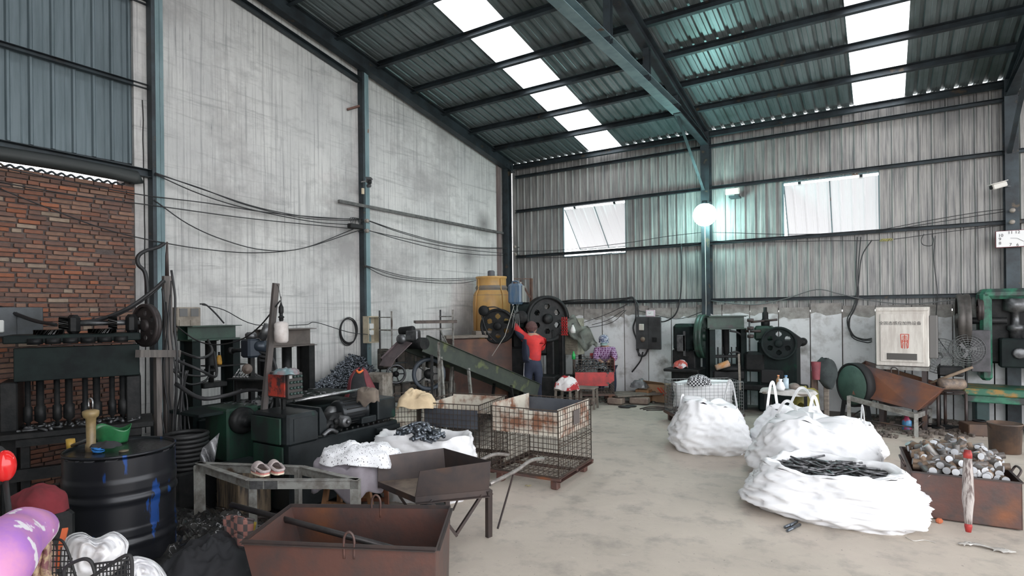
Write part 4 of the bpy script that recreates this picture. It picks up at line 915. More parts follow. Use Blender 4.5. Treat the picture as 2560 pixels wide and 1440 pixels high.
q = at(548, 905, 6.85); t = thing('yellow_grinder', 'yellow hand tool standing on the ledge of the green headed press', 'tool', q - Vector((0, 0, .03))); mb = MB(); mb.lathe([(0, 0), (.03, 0), (.035, .02), (.03, .07), (.02, .11), (0, .115)], q - Vector((0, 0, .03)), 14, ox=.8); mb.build('body', mat('yellow plastic', (.55, .30, .04), (.3, .15, .03), 9), t, world=True); mb = MB(); mb.tube([q + Vector((0, 0, .08)), q + Vector((0, 0, .12))], .012, 8); mb.build('nozzle', black_m, t, world=True)
mb = MB(); mb.box((wp1 - .14, .06, 1.198), (.40, .28, .014)); mb.build('ledge', grease_m, tp1)
tp2, wp2 = press('hydraulic_press', 'hydraulic press with brown crosshead behind the leaning mast', -6.5, 4.42, 5.10, 1.60, mat('brown grey beam', (.11, .09, .08), (.07, .06, .055), 5), grease_m, beam=.22)
# valve block on a stand between the presses
q = at(628, 870, 6.2); t = thing('valve_stand', 'blue black hydraulic valve block on a stand between the two presses', 'valve block', (q.x, q.y, 0))
mb = MB(); mb.cbox(q, (.16, .16, .20), .02); mb.lathe([(0, 0), (.06, 0), (.06, .16), (0, .16)], q + Vector((0, 0, .02)), 18, (.8, .5, 0)); mb.build('valve_body', mat('blue black paint', (.03, .04, .055), rough=.35, metal=.3), t, world=True)
mb = MB(); mb.tube([q + Vector((-.08, -.03, -.02)), q + Vector((-.2, -.09, -.03))], .022, 10); mb.lathe([(0, 0), (.04, 0), (.04, .03), (0, .03)], q + Vector((-.2, -.09, -.03)), 10, (-.9, -.4, 0)); mb.build('solenoid', grease_m, t, world=True)
mb = MB(); mb.lathe([(0, 0), (.05, 0), (.06, .02), (.06, .05), (.04, .07), (0, .07)], q + Vector((0, 0, .1)), 14); mb.tube([q + Vector((.1, .06, .1)), q + Vector((.16, .1, .25))], .045, 10); mb.build('fitting', iron_m, t, world=True)
for k in range(3):
    mb = MB(); mb.tube(smooth([q + Vector((.06, .04, -.03 - .05 * k)), q + Vector((.2, .12, -.12 - .03 * k)), q + Vector((.3, .1, -.4)), q + Vector((.38, -.1 + .1 * k, -.75))], 6), .015, 8); mb.build('hose', wire_m, t, world=True)
mb = MB(); mb.bar(q - Vector((0, 0, .1)), (q.x, q.y, .02), .05); mb.bar((q.x - .15, q.y, .02), (q.x + .15, q.y, .02), .05); mb.build('stand', grease_m, t, world=True)
q = at(618, 922, 5.9); t = thing('brown_drum_motor', 'small brown cylinder motor lying on the shelf of open spanners', 'motor', q); d_ = Vector((.8, -.5, 0)); mb = MB(); mb.lathe([(0, -.07), (.04, -.07), (.05, -.05), (.05, .06), (.04, .075), (.02, .08), (.02, .14), (0, .14)], q, 18, d_); mb.build('casing', mat('brown casing', (.13, .10, .085), rough=.5), t, world=True)
a, b = at(592, 945, 6.0), at(690, 948, 5.8); t = thing('tool_shelf', 'dark shelf with a row of ring spanners under the brown motor', 'shelf', (a.x, a.y, 0)); mb = MB(); mb.bar(a, b, .25, .015); mb.bar(a - Vector((0, 0, .06)), b - Vector((0, 0, .06)), .02, .1); mb.bar(a, (a.x, a.y, 0), .04); mb.bar(b, (b.x, b.y, 0), .04); mb.build('shelf_frame', grease_m, t, world=True)
for i in range(5):
    u_ = at(592 + i * 8, 930, 5.92); mb = MB(); mb.tube([u_ + Vector((.0, .03, .03)), u_ + Vector((0, -.02, -.03))], .007, 6); mb.lathe([(.008, -.004), (.016, -.004), (.016, .004), (.008, .004), (.008, -.004)], u_ + Vector((0, -.03, -.045)), 12, (0, -.8, .5)); tag(mb.build('ring_spanner', chrome_m), 'bright ring spanner hanging in the row under the shelf', 'spanner', 'ring spanners on the tool shelf')
# ================================================================= FOUR SPINDLE DRILL (left)
A_ = at(8, 900, 4.95); B_ = at(352, 900, 5.5); e = (B_ - A_); e.z = 0; rz = math.atan2(e.y, e.x); wd = e.length
t = thing('spindle_drill', 'dark green four spindle drilling machine in front of the brick wall', 'machine', (A_.x, A_.y, 0), rz)
Zf = lambda py, Z: CH - (py - 788) * Z / F
z1, z0_ = 1.525, 1.235
mb = MB(); mb.cbox((wd * .53, 0, (z1 + z0_) / 2), (wd * .92, .06, z1 - z0_), .006); mb.cbox((wd * .53, .25, (z1 + z0_) / 2), (wd * .92, .44, z1 - z0_ - .03), .01); mb.build('front_casing', dgreen_m, t)
mb = MB(); mb.cbox((wd * .5, .2, 1.60), (wd * 1.0, .5, .07), .01)
mb.build('top_deck', dgreen_m, t)
for i in range(6):
    mb = MB(); mb.lathe([(0, 1.555), (.055, 1.555), (.055, 1.605), (0, 1.605)], (wd * (.22 + .125 * i), -.06, 0), 16); mb.build('deck_boss', grease_m, t)
for xx in (.03, wd - .06):
    mb = MB(); mb.cbox((xx, .2, .62), (.12, .4, 1.22), .01); mb.build('side_column', grease_m, t)
mb = MB(); mb.cyl((wd * .38, .15, 1.73), (wd * 1.0, .15, 1.73), .022, 14); mb.build('drive_shaft', iron_m, t)
def gear(name, c, ax, R, w, nT, mt, par):
    mb = MB(); c = Vector(c); ax = Vector(ax).normalized(); ref = Vector((0, 0, 1)) if abs(ax.z) < .9 else Vector((1, 0, 0)); u = ref.cross(ax).normalized(); v = ax.cross(u); n = nT * 4; vs = []
    for sd, tw in ((-w / 2, 0), (w / 2, .25)):
        for k in range(n):
            r_ = R if (k % 4) in (0, 1) else R * .84; a = 2 * PI * (k / n) + tw; vs.append(c + u * r_ * math.cos(a) + v * r_ * math.sin(a) + ax * sd)
    mb.add(vs, [(k, (k + 1) % n, n + (k + 1) % n, n + k) for k in range(n)] + [tuple(range(n - 1, -1, -1)), tuple(range(n, 2 * n))]); return mb.build(name, mt, par)
oily = mat('wet black gear', (.02, .02, .02), rough=.15, metal=.9)
gear('bevel_gear', (wd * .41, .1, 1.73), (1, 0, 0), .06, .07, 12, oily, t); gear('bevel_gear', (wd * .78, .1, 1.73), (1, 0, 0), .06, .07, 12, oily, t)
gear('ring_gear', (wd * .31, .02, 1.66), (0, 0, 1), .11, .04, 22, oily, t); gear('ring_gear', (wd * .70, .02, 1.66), (0, 0, 1), .11, .04, 22, oily, t)
for xx in (.48, .93):
    mb = MB(); mb.cbox((wd * xx, .15, 1.72), (.10, .12, .18), .03); mb.build('bearing_block', grease_m, t)
wheel('flywheel', t, (wd * 1.05, .12, 1.70), (.87, .5, 0), .21, .06, mat('rusty brown wheel', (.055, .045, .045), (.035, .03, .03), 8, rough=.5, metal=.3), 6, .26, .13)
for i in range(4):
    x = wd * (.19 + .205 * i)
    for dx, r_ in ((-.035, .022), (.05, .028)):
        mb = MB(); mb.lathe([(0, .80), (r_ * .5, .80), (r_ * .6, .86), (r_ * 1.5, .88), (r_ * 1.5, 1.0), (r_, 1.01), (r_, 1.26), (0, 1.26)], (x + dx, .05, 0), 14); mb.build('spindle', grease_m, t)
mb = MB(); mb.cbox((wd * .52, .05, .79), (wd * 1.15, .55, .05), .008); mb.b2((.1, -.2, .70), (wd * 1.0, -.17, .79)); mb.build('work_table', grease_m, t)
for xx in (.15, .5, .85):
    mb = MB(); mb.b2((wd * xx - .03, -.1, .0), (wd * xx + .03, -.04, .76)); mb.build('leg', grease_m, t)
mb = MB(); mb.b2((.05, -.15, .40), (wd, -.08, .5)); mb.build('lower_rail', grease_m, t)
random.seed(21); mb = MB()
for i in range(70):
    x = random.uniform(.1, wd * 1.05); mb.lathe([(.006, 0), (.02, 0), (.02, .025), (.006, .025)], (x, random.uniform(-.18, .2), .82), 8, rnd_dir(.8)) if i % 3 else rod(mb, (x, random.uniform(-.2, .15), .83), rnd_dir(.2), .009, .1, 6)
tag(mb.build('loose_parts', iron_m, t), kind='stuff')
# pale post bundle with cables (between the drill and the presses)
p = at(421, 1000, 5.75); t = thing('cable_post', 'upright steel post with a bundle of hanging black cables beside the flywheel', 'post', (p.x, p.y, 0))
zt = CH + (787 - 690) * 5.75 / F; mb = MB(); mb.chan((p.x, p.y, 0), (p.x, p.y, zt), .075, .05, .006, (1, 0, 0)); mb.build('post', mat('grey brown post', (.17, .15, .14), (.10, .09, .085), 7, (4, 4, .4), rough=.6), t, world=True)
mb = MB(); mb.tube([(p.x, p.y, zt), (p.x, p.y, zt + .2), (p.x + .01, p.y, zt + .34)], .018, 6, rs=[.02, .016, .008]); mb.build('post_tip', rustd_m, t, world=True)
a, b = at(345, 884, 5.3), at(446, 884, 5.75); mb = MB(); mb.bar(a, b, .06, .07); mb.build('cross_rail', MT['grey brown post'], t, world=True)
a2 = at(395, 1000, 5.6); mb = MB(); mb.bar((a2.x, a2.y, .35), (a2.x, a2.y, a.z), .06, .05); mb.build('side_post', MT['grey brown post'], t, world=True)
random.seed(33)
for i in range(11):
    px = 405 + i * 6.5; zt_ = random.uniform(670, 760) if i < 6 else random.uniform(850, 930)
    pts = [at(px + random.uniform(-4, 4) + (6 * math.sin(k * .9 + i)), zt_ + (1130 + i * 6 - zt_) * k / 7, 5.65 + .06 * math.sin(i * 2 + k * .4)) for k in range(8)]
    mb = MB(); mb.tube(smooth(pts, 4), random.choice([.006, .009, .012]), 6); mb.build('hanging_cable', wire_m, t, world=True)
# ================================================================= BACK LEFT: rack, conveyor, cooling tower, punch press
a = at(960, 900, 9.35); t = thing('storage_rack', 'slotted angle rack crowded with parts under the conveyor head', 'rack', (a.x, a.y, 0))
def upr(px, Z, y0, y1, m_, w=.035):
    p = at(px, 900, Z); s_ = CH + (783 - y0) * Z / F; e_ = max(0, CH + (783 - y1) * Z / F); mb = MB(); mb.angle((p.x, p.y, e_), (p.x, p.y, s_), w, .005, (1, 0, 0)); mb.build('rack_post', m_, t, world=True); return p
pale = mat('flaking pale angle', (.42, .41, .38), (.09, .07, .06), 14, (1, 1, .6), rough=.6)
r1 = upr(948, 9.6, 778, 990, iron_m); r2 = upr(978, 9.2, 780, 1050, pale); r3 = upr(1100, 10.0, 778, 1000, iron_m); r4 = upr(1131, 9.7, 778, 1000, pale); r5 = upr(1094, 8.6, 858, 1060, pale, .045); r6 = upr(1076, 8.5, 890, 1060, iron_m, .05)
for z in (1.50, .98, .45):
    mb = MB(); q = [up_(r1, z), up_(r2, z), up_(r4, z), up_(r3, z)]; mb.prism(q, (0, 0, .02)); mb.build('shelf', greyg_m if z < 1.2 else galv_m, t, world=True)
for z in (1.72,):
    for q0, q1 in ((up_(r1, z), up_(r2, z)), (up_(r3, z), up_(r4, z)), (up_(r3, 1.5), up_(r4, 1.1))): MB().bar(q0, q1, .018).build('rack_brace', galv_m, t, world=True)
random.seed(8); mb = MB()
for z in (1.0, .47, .0):
    for i in range(60):
        q = up_(r1.lerp(r2, random.random()).lerp(r3.lerp(r4, random.random()), random.random()), z + .03); mb.cbox(q, (random.uniform(.06, .22), random.uniform(.06, .2), random.uniform(.06, .34)), .01, RZ(random.random() * 3))
tag(mb.build('stored_parts', mat('assorted dark parts', (.05, .048, .045), (.12, .10, .08), 9, rough=.5, metal=.3), t, world=True), kind='stuff')
# wheels stored in and before the rack
for i, (px, py, Z, R, lb) in enumerate(((1072, 935, 9.0, .26, 'blue grey tyre rim standing under the conveyor, in front of the rack'), (990, 935, 9.2, .16, 'small dark cast wheel standing on the ground beside the pale rack post'))):
    q = at(px, py, Z); t_ = thing('cast_wheel', lb, 'wheel', (q.x, q.y, q.z - R)); mb = MB(); ax = Vector((.75, -.65, 0)); mb.lathe([(R * .78, -.04), (R * .95, -.05), (R, -.03), (R, .03), (R * .95, .05), (R * .78, .04), (R * .78, -.04)], q, 30, ax); mb.build('rim', mat('blue grey rim', (.06, .075, .095), rough=.45) if i == 0 else iron_m, t_, world=True)
    mb = MB(); mb.lathe([(0, -.02), (R * .3, -.02), (R * .3, .02), (0, .02)], q, 20, ax)
    for k in range(5): an = 2 * PI * k / 5; u_ = Vector((0, 0, 1)).cross(ax).normalized(); d_ = u_ * math.cos(an) + Z3 * math.sin(an); mb.bar(q + d_ * R * .25, q + d_ * R * .8, .03, .015)
    mb.build('spoke', grease_m, t_, world=True)
# sieve grill on the top shelf
a, b, c_, d_ = at(1040, 812, 9.0), at(1142, 812, 9.2), at(1140, 805, 9.9), at(1035, 806, 9.7); mb = MB()
zz = 1.64; q = [up_(v, zz) for v in (a, b, c_, d_)]
for i in range(13): mb.bar(q[0].lerp(q[1], i / 12), q[3].lerp(q[2], i / 12), .012, .04)
for i in range(5): mb.bar(q[0].lerp(q[3], i / 4), q[1].lerp(q[2], i / 4), .012, .04)
tag(mb.build('steel_grating', mat('rusted grating', (.13, .105, .09), (.08, .065, .06), 9, rough=.8)), 'rusted steel grating lying on top of the storage rack', 'grating')
# conveyor
cu, cl = at(1040, 858, 8.7), at(1325, 975, 10.6); ez = (cl - cu); side = Vector((-ez.y, ez.x, 0)).normalized() * -1
t = thing('belt_conveyor', 'mossy green sloping belt conveyor feeding down to the punch press', 'conveyor', (cu.x, cu.y, 0))
for s_ in (-.22, .22):
    mb = MB(); mb.chan(cu + side * s_, cl + side * s_, .05, .26, .006); mb.build('side_channel', moss_m, t, world=True)
mb = MB(); mb.bar(cu + Vector((0, 0, .05)), cl + Vector((0, 0, .05)), .40, .015); mb.build('belt', black_m, t, world=True)
mb = MB(); mb.cyl(cu - side * .21, cu + side * .21, .09, 16); mb.build('head_drum', grease_m, t, world=True)
for f_, l_ in ((.12, 0), (.34, 0), (.72, 0)):
    for s_ in (-.2, .2):
        q = cu.lerp(cl, f_) + side * s_; mb = MB(); mb.bar(q - Vector((0, 0, .1)), up_(q, 0) + side * (.1 if s_ > 0 else -.1), .04); mb.build('leg', galv_m if f_ < .5 else grease_m, t, world=True)
mb = MB(); q = at(1017, 826, 8.7); mb.lathe([(0, -.12), (.05, -.12), (.06, -.1), (.06, .1), (.05, .12), (0, .12)], q, 20, (1, .35, .1)); mb.build('motor', grease_m, t, world=True)
mb = MB(); mb.cbox(cu + Vector((-.02, -.04, .12)), (.2, .14, .16), .02, RZ(.3)); mb.lathe([(0, 0), (.07, 0), (.075, .03), (.03, .05), (0, .05)], cu + Vector((-.1, -.2, .07)), 20, (.3, -1, 0)); mb.build('gearbox', iron_m, t, world=True)
mb = MB(); g_ = [at(1000, 853, 8.75), at(1030, 858, 8.45), at(984, 903, 8.35), at(955, 898, 8.6)]; mb.prism(g_, (0, 0, .01)); mb.prism([at(960, 892, 8.58), at(989, 897, 8.33), at(978, 918, 8.28), at(948, 915, 8.55)], (0, 0, .01)); mb.bar(g_[0], g_[3], .01, .06); mb.build('chute', mat('purple brown chute', (.14, .10, .105), (.08, .06, .065), 5, rough=.45, metal=.3), t, world=True)
# rust brown hopper wall behind the conveyor
a, b = at(1135, 990, 10.75), at(1235, 990, 11.0); t = thing('rusty_bin', 'tall rust brown steel bin standing behind the conveyor', 'bin', (a.x, a.y, 0), math.atan2((b - a).y, (b - a).x))
plate_box(t, 1.15, .7, 1.28, mat('deep rust sheet', (.12, .06, .045), (.07, .045, .04), 3, rough=.7, c3=(.2, .09, .05), s3=2)); mb = MB(); mb.box((.25, .1, 1.33), (.8, .35, .05)); mb.box((.7, .2, 1.38), (.5, .3, .09)); mb.build('stacked_planks', greyw_m, t)
# cooling tower
q = at(1229, 770, 11.9); zb = 1.22; t = thing('cooling_tower', 'amber fibreglass cooling tower in the corner above the punch press', 'cooling tower', (q.x, q.y, 0))
mb = MB(); mb.lathe([(.36, zb), (.375, zb + .05), (.385, zb + .75), (.37, zb + .92), (.31, zb + 1.03), (.305, zb + 1.24), (.32, zb + 1.26), (.32, zb + 1.29), (.29, zb + 1.29)], (q.x, q.y, 0), 40); mb.build('shell', yellow_m, t, world=True)
mb = MB(); mb.lathe([(.311, 0), (.33, .04), (.322, .06), (.3, .1)], (q.x, q.y, zb + 1.02), 40); mb.lathe([(.375, 0), (.34, .06), (.315, .12)], (q.x, q.y, zb + .905), 40); mb.build('grey_band', mat('grimy grey band', (.16, .14, .13), (.24, .19, .13), 4), t, world=True)
for k in range(4):
    an = k * PI / 2 - 1.9; mb = MB(); mb.tube([(q.x + r_ * math.cos(an), q.y + r_ * math.sin(an), z) for r_, z in ((.39, zb + .05), (.395, zb + .75), (.38, zb + .93), (.322, zb + 1.04), (.318, zb + 1.24))], .012, 6); mb.build('seam_rib', yellow_m, t, world=True)
mb = MB(); mb.lathe([(0, 0), (.09, 0), (.09, .02), (.075, .03), (.075, .13), (.05, .15), (0, .15)], (q.x, q.y, zb + 1.27), 18); mb.build('fan_motor', mat('grey motor', (.10, .10, .11), rough=.5), t, world=True)
mb = MB(); mb.lathe([(0, zb - .18), (.42, zb - .18), (.44, zb - .15), (.44, zb - .02), (.40, zb), (0, zb)], (q.x, q.y, 0), 32); mb.lathe([(0, .5), (.3, .5), (.34, zb - .2), (0, zb - .2)], (q.x, q.y, 0), 20)
for k in range(4): mb.bar((q.x + .33 * math.cos(k * PI / 2 + .7), q.y + .33 * math.sin(k * PI / 2 + .7), 0), (q.x + .33 * math.cos(k * PI / 2 + .7), q.y + .33 * math.sin(k * PI / 2 + .7), zb - .1), .06)
mb.build('basin', grease_m, t, world=True)
# big punch press
q0 = at(1320, 990, 11.35); rzp = YAW * .0 + .35
t = thing('punch_press', 'black punch press with two big flywheels in the far corner', 'press', (q0.x, q0.y, 0))
def PW(px, py, Z): return at(px, py, Z)
mb = MB(); c1_ = PW(1290, 900, 11.5); mb.cbox((c1_.x, c1_.y, .55), (.75, .7, 1.1), .03, RZ(.4)); mb.cbox((c1_.x + .25, c1_.y + .2, 1.3), (.75, .45, .75), .05, RZ(.4)); mb.build('frame', grease_m, t, world=True)
ax1 = Vector((.45, -.89, 0)) 
wheel('flywheel', t, at(1245, 815, 11.0), (.42, -.9, 0), .335, .14, grease_m, 6, .22, .15) ; MW
w2 = [o for o in COL.objects if o.parent == t and o.name.startswith(('flywheel', 'hub'))]
inv = MW[t.name].inverted()
for o in w2: o.matrix_parent_inverse = inv
ot = wheel('flywheel', t, at(1366, 797, 11.2), (.80, -.6, 0), .45, .20, grease_m, 6, .2, .13)
for o in [o for o in COL.objects if o.parent == t and o.name.startswith(('flywheel', 'hub')) and o not in w2]: o.matrix_parent_inverse = inv
mb = MB(); mb.cyl(at(1366, 794, 11.4), at(1245, 812, 11.5), .06, 16); mb.cbox(at(1335, 800, 11.45), (.30, .22, .38), .03, RZ(.4)); mb.build('crankshaft', dgreen_m, t, world=True)
mb = MB(); q = at(1210, 777, 11.0); mb.lathe([(0, -.12), (.085, -.12), (.10, -.09), (.10, .10), (.08, .12), (0, .12)], q, 20, (.5, -.85, 0)); mb.build('motor', grease_m, t, world=True)
mb = MB(); mb.tube(smooth([at(1204, 790, 10.92), at(1218, 830, 10.92), at(1240, 856, 10.92)], 5), .012, 6); mb.tube(smooth([at(1220, 768, 10.92), at(1240, 768, 10.92), at(1262, 778, 10.92)], 5), .012, 6); mb.build('drive_belt', rubber_m, t, world=True)
mb = MB(); mb.cbox(at(1308, 772, 11.2), (.38, .26, .18), .03, RZ(.4)); mb.cbox(at(1300, 800, 11.1), (.16, .2, .30), .02, RZ(.4)); mb.build('slide_guide', dgreen_m, t, world=True)
mb = MB(); q = at(1303, 793, 10.95); mb.lathe([(.05, -.04), (.115, -.05), (.125, -.03), (.125, .03), (.115, .05), (.05, .04), (.0, .05)], q, 26, (.45, -.9, 0)); mb.build('small_pulley', grease_m, t, world=True)
mb = MB(); mb.cbox(at(1382, 880, 11.4), (.16, .4, .9), .02, RZ(.2)); mb.cbox(at(1405, 900, 11.2), (.1, .1, 1.0), .01); mb.cbox(at(1395, 960, 11.1), (.5, .5, .35), .02); mb.build('side_frame', grease_m, t, world=True)
mb = MB(); mb.cbox(at(1335, 965, 11.0), (.9, .5, .42), .02, RZ(.3)); mb.build('base', grease_m, t, world=True)
mb = MB(); mb.bar(at(1328, 696, 11.6), at(1328, 850, 11.6), .05); mb.bar(at(1285, 697, 11.6), at(1330, 697, 11.6), .02); mb.bar(at(1300, 700, 11.6), at(1326, 745, 11.55), .05, .03); mb.bar(at(1285, 705, 11.3), at(1322, 850, 11.2), .06, .04); mb.build('jib_frame', mat('brown jib', (.13, .07, .05), (.08, .05, .045), 6), t, world=True)
# jerrycan
q = at(1290, 735, 11.1); t = thing('blue_jerrycan', 'faded blue plastic jerrycan perched over the punch press', 'jerrycan', q - Vector((0, 0, .2)), .25)
mb = MB(); mb.cbox((0, 0, .2), (.28, .20, .40), .045); mb.build('can_body', mat('faded blue plastic', (.06, .125, .22), (.14, .18, .22), 5, (4, 4, .6), rough=.4), t); mb = MB(); mb.tube(smooth([(-.08, 0, .39), (-.06, 0, .44), (.03, 0, .44), (.06, 0, .39)], 5), .014, 8); mb.build('handle', MT['faded blue plastic'], t); mb = MB(); mb.cyl((.09, 0, .39), (.09, 0, .43), .025, 12); mb.build('cap', mat('pale side', (.3, .29, .27)), t)
MB().cbox((.148, 0, .2), (.01, .15, .32), .004).build('pale_side', MT['pale side'], t)  # paler panel on one side of the can
for i in range(8):
    pts = [at(1290 + random.uniform(-10, 10), 760, 11.0), at(1285 + i * 3, 790, 10.9), at(1280 + i * 5, 820 + i * 6, 10.85)]; 
    if i < 5: tag(MB().tube(smooth(pts, 4), .005, 5).build('control_wire', cageg_m), 'thin pale wire dangling below the blue jerrycan', 'wire', 'wires under the jerrycan')
tag(MB().tube([at(1285, 765, 10.8), at(1262, 840, 10.7), at(1230, 890, 10.6)], .006, 6).build('control_rope', mat('pale rope', (.4, .38, .34))), 'long pale cord running down in front of the flywheel', 'cord')
# ================================================================= PEOPLE
def skin(name, V, E, R, mt, parent, sub=2, root=0):
    inv = MW[parent.name].inverted() if parent else Matrix()
    me = bpy.data.meshes.new(name); me.from_pydata([tuple(inv @ Vector(v)) for v in V], E, []); me.materials.append(mt)
    o = bpy.data.objects.new(name, me); COL.objects.link(o); o.parent = parent
    md = o.modifiers.new('skin', 'SKIN'); sl = me.skin_vertices[0].data if me.skin_vertices else None
    if sl is None:
        bpy.context.view_layer.objects.active = o; sl = o.data.skin_vertices[0].data
    for i, r_ in enumerate(R): sl[i].radius = (r_, r_) if not isinstance(r_, tuple) else r_; sl[i].use_root = (i == root)
    md.use_smooth_shade = True; s2 = o.modifiers.new('sub', 'SUBSURF'); s2.levels = sub; s2.render_levels = sub; return o
skinm = mat('skin', (.42, .24, .17), rough=.6); navy = mat('navy tracksuit', (.028, .035, .065), (.02, .025, .045), 5, rough=.8); redj = mat('bright red jacket', (.70, .045, .04), (.5, .035, .04), 6, rough=.75)
# person 1: seen from behind, left arm raised to the press
bx = at(1333, 950, 10.75); BX, BY = bx.x, bx.y; rt = Vector((CR.x, CR.y, 0)).normalized(); fw = Vector((_f.x, _f.y, 0)).normalized()
def B(s, f_, z): return Vector((BX, BY, 0)) + rt * s + fw * f_ + Vector((0, 0, z))
t = thing('person', 'person seen from behind in red and navy tracksuit top reaching up to the press', 'person', (BX, BY, 0))
body = [B(0, 0, .80), B(0, 0, 1.0), B(0, 0, 1.2), B(0, .02, 1.33), B(-.01, .03, 1.40), B(-.02, .05, 1.50), B(-.02, .05, 1.58),
        B(-.16, .03, 1.30), B(-.27, .12, 1.42), B(-.34, .25, 1.58), B(-.35, .28, 1.63),
        B(.15, .04, 1.26), B(.17, .16, 1.08), B(.14, .34, 1.10), B(.13, .40, 1.11),
        B(-.085, 0, .74), B(-.10, .01, .42), B(-.11, -.02, .08), B(-.12, .10, .03), B(.085, 0, .74), B(.11, .02, .42), B(.12, 0, .08), B(.14, .12, .03)]
bE_ = [(0, 1), (1, 2), (2, 3), (3, 4), (4, 5), (5, 6), (3, 7), (7, 8), (8, 9), (9, 10), (3, 11), (11, 12), (12, 13), (13, 14), (0, 15), (15, 16), (16, 17), (17, 18), (0, 19), (19, 20), (20, 21), (21, 22)]
bR = [.12, .11, .13, .09, .05, .085, .06, .055, .045, .032, .03, .055, .045, .032, .03, .085, .058, .04, .03, .085, .058, .04, .03]
skin('body', body, bE_, bR, skinm, t)
skin('jacket', [B(0, 0, .80), B(0, 0, 1.0), B(0, .0, 1.18), B(0, .02, 1.30), B(-.15, .03, 1.31), B(-.27, .12, 1.43), B(-.335, .24, 1.56), B(.15, .04, 1.27), B(.175, .16, 1.09), B(.145, .32, 1.10), B(-.01, .02, 1.37)], [(0, 1), (1, 2), (2, 3), (3, 4), (4, 5), (5, 6), (3, 7), (7, 8), (8, 9), (3, 10)], [(.17, .13), (.175, .13), (.18, .13), (.14, .11), .095, .072, .05, .095, .07, .05, .085], redj, t)
mb = MB()
def flank(u, v): z = .86 + .42 * v; s = -.175 - .012 * math.sin(PI * v) + .11 * u * (1 - .5 * v); f_ = -.07 - .085 * math.sin(PI * .5 * u); return B(s, f_ + .0, z)
mb.grid(flank, 8, 10); 
def flank2(u, v): z = .86 + .42 * v; return B(-.178 - .016 * math.sin(PI * v), -.07 + .16 * u, z)
mb.grid(flank2, 4, 10); mb.build('navy_side', navy, t, world=True, mods=SOL(.02))
skin('navy_back', [B(-.105, -.03, .90), B(-.115, -.035, 1.05), B(-.12, -.03, 1.20)], [(0, 1), (1, 2)], [.098, .096, .085], navy, t)
skin('sleeve_navy', [B(-.13, -.01, 1.27), B(-.26, .08, 1.38), B(-.33, .22, 1.53)], [(0, 1), (1, 2)], [.075, .065, .048], navy, t)
skin('trousers', [B(0, 0, .96), B(0, 0, .80), B(-.09, 0, .72), B(-.105, .01, .42), B(-.115, -.01, .07), B(.09, 0, .72), B(.11, .02, .42), B(.125, 0, .07)], [(0, 1), (1, 2), (2, 3), (3, 4), (1, 5), (5, 6), (6, 7)], [(.155, .12), (.16, .125), .105, .085, .065, .105, .085, .065], navy, t)
for k in (0, .018):
    mb = MB(); mb.tube([B(-.165 - .02 * 0 + k, -.045, .84), B(-.185 + k, -.06, .45), B(-.175 + k, -.075, .1)], .004, 6); mb.build('white_stripe', mat('white piping', (.7, .7, .72)), t, world=True)
mb = MB(); mb.ball(B(-.02, .05, 1.50), .105, 18, 12, (1, 1.1, 1.05)); mb.lathe([(.10, -.02), (.115, 0), (.112, .03), (.10, .04)], B(-.02, .05, 1.48), 20); mb.build('knit_hat', mat('brown knit hat', (.12, .06, .055), (.08, .04, .04), 40, rough=.95, bump=.5, bscale=120), t, world=True)
skin('collar', [B(-.01, .02, 1.36), B(-.015, .03, 1.42)], [(0, 1)], [.085, .068], navy, t, 1)
def hand(par, w, d, n_, mt, s=1.0):
    """five separate curled fingers on a palm; w wrist, d pointing direction, n_ side vector"""
    w = Vector(w); d = Vector(d).normalized(); n_ = Vector(n_).normalized(); pn = d.cross(n_).normalized()
    V = [w, w + d * .04 * s, w + d * .075 * s]; E = [(0, 1), (1, 2)]; R = [.022 * s, (.034 * s, .018 * s), (.036 * s, .016 * s)]
    o = skin('palm', V, E, R, mt, par, 1)
    for i, (off, L) in enumerate(((-.028, .055), (-.010, .065), (.009, .062), (.027, .048))):
        b0 = w + d * .07 * s + n_ * off * s; k = skin('finger', [b0, b0 + d * L * .45 * s, b0 + d * L * .75 * s + pn * .022 * s, b0 + d * L * .8 * s + pn * .04 * s], [(0, 1), (1, 2), (2, 3)], [.009 * s, .0088 * s, .008 * s, .007 * s], mt, o)
        k.parent = o; k.matrix_parent_inverse = Matrix()
    b0 = w + d * .03 * s - n_ * .03 * s; skin('thumb', [b0, b0 - n_ * .02 * s + d * .02 * s, b0 - n_ * .022 * s + d * .045 * s + pn * .02 * s], [(0, 1), (1, 2)], [.011 * s, .010 * s, .008 * s], mt, o)
    for ch in COL.objects:
        pass
    return o
MWO = MW
glove = mat('white work glove', (.62, .60, .60), (.45, .42, .42), 9, rough=.9)
def hand_t(par, w, d, n_, mt, s=1.0):
    return hand(par, w, d, n_, mt, s)
def skin_fix(o, par):  # palm keeps the parent's space
    MW[o.name] = MW[par.name]
# the palm sits in the person's own space, so its fingers can share it
_old = skin
def skin(name, V, E, R, mt, parent, sub=2, root=0):
    o = _old(name, V, E, R, mt, parent, sub, root); MW[o.name] = MW[parent.name]; return o
hand(t, B(-.345, .27, 1.615), (B(-.38, .32, 1.72) - B(-.345, .27, 1.615)), rt, glove, 1.1)
hand(t, B(.135, .38, 1.11), fw, rt, glove, 1.0)
for s_ in (-1, 1):
    mb = MB(); q = B(.125 * s_ + (-.0 if s_ < 0 else .01), .04, 0); mb.grid(lambda u, v: q + rt * (.045 * (1 - .2 * abs(2 * u - 1)) * math.cos(2 * PI * v)) + fw * (-.09 + .24 * u) + Vector((0, 0, .04 + .038 * math.sin(2 * PI * v) * (1 - .35 * u))), 8, 12); mb.build('shoe', black_m, t, world=True)
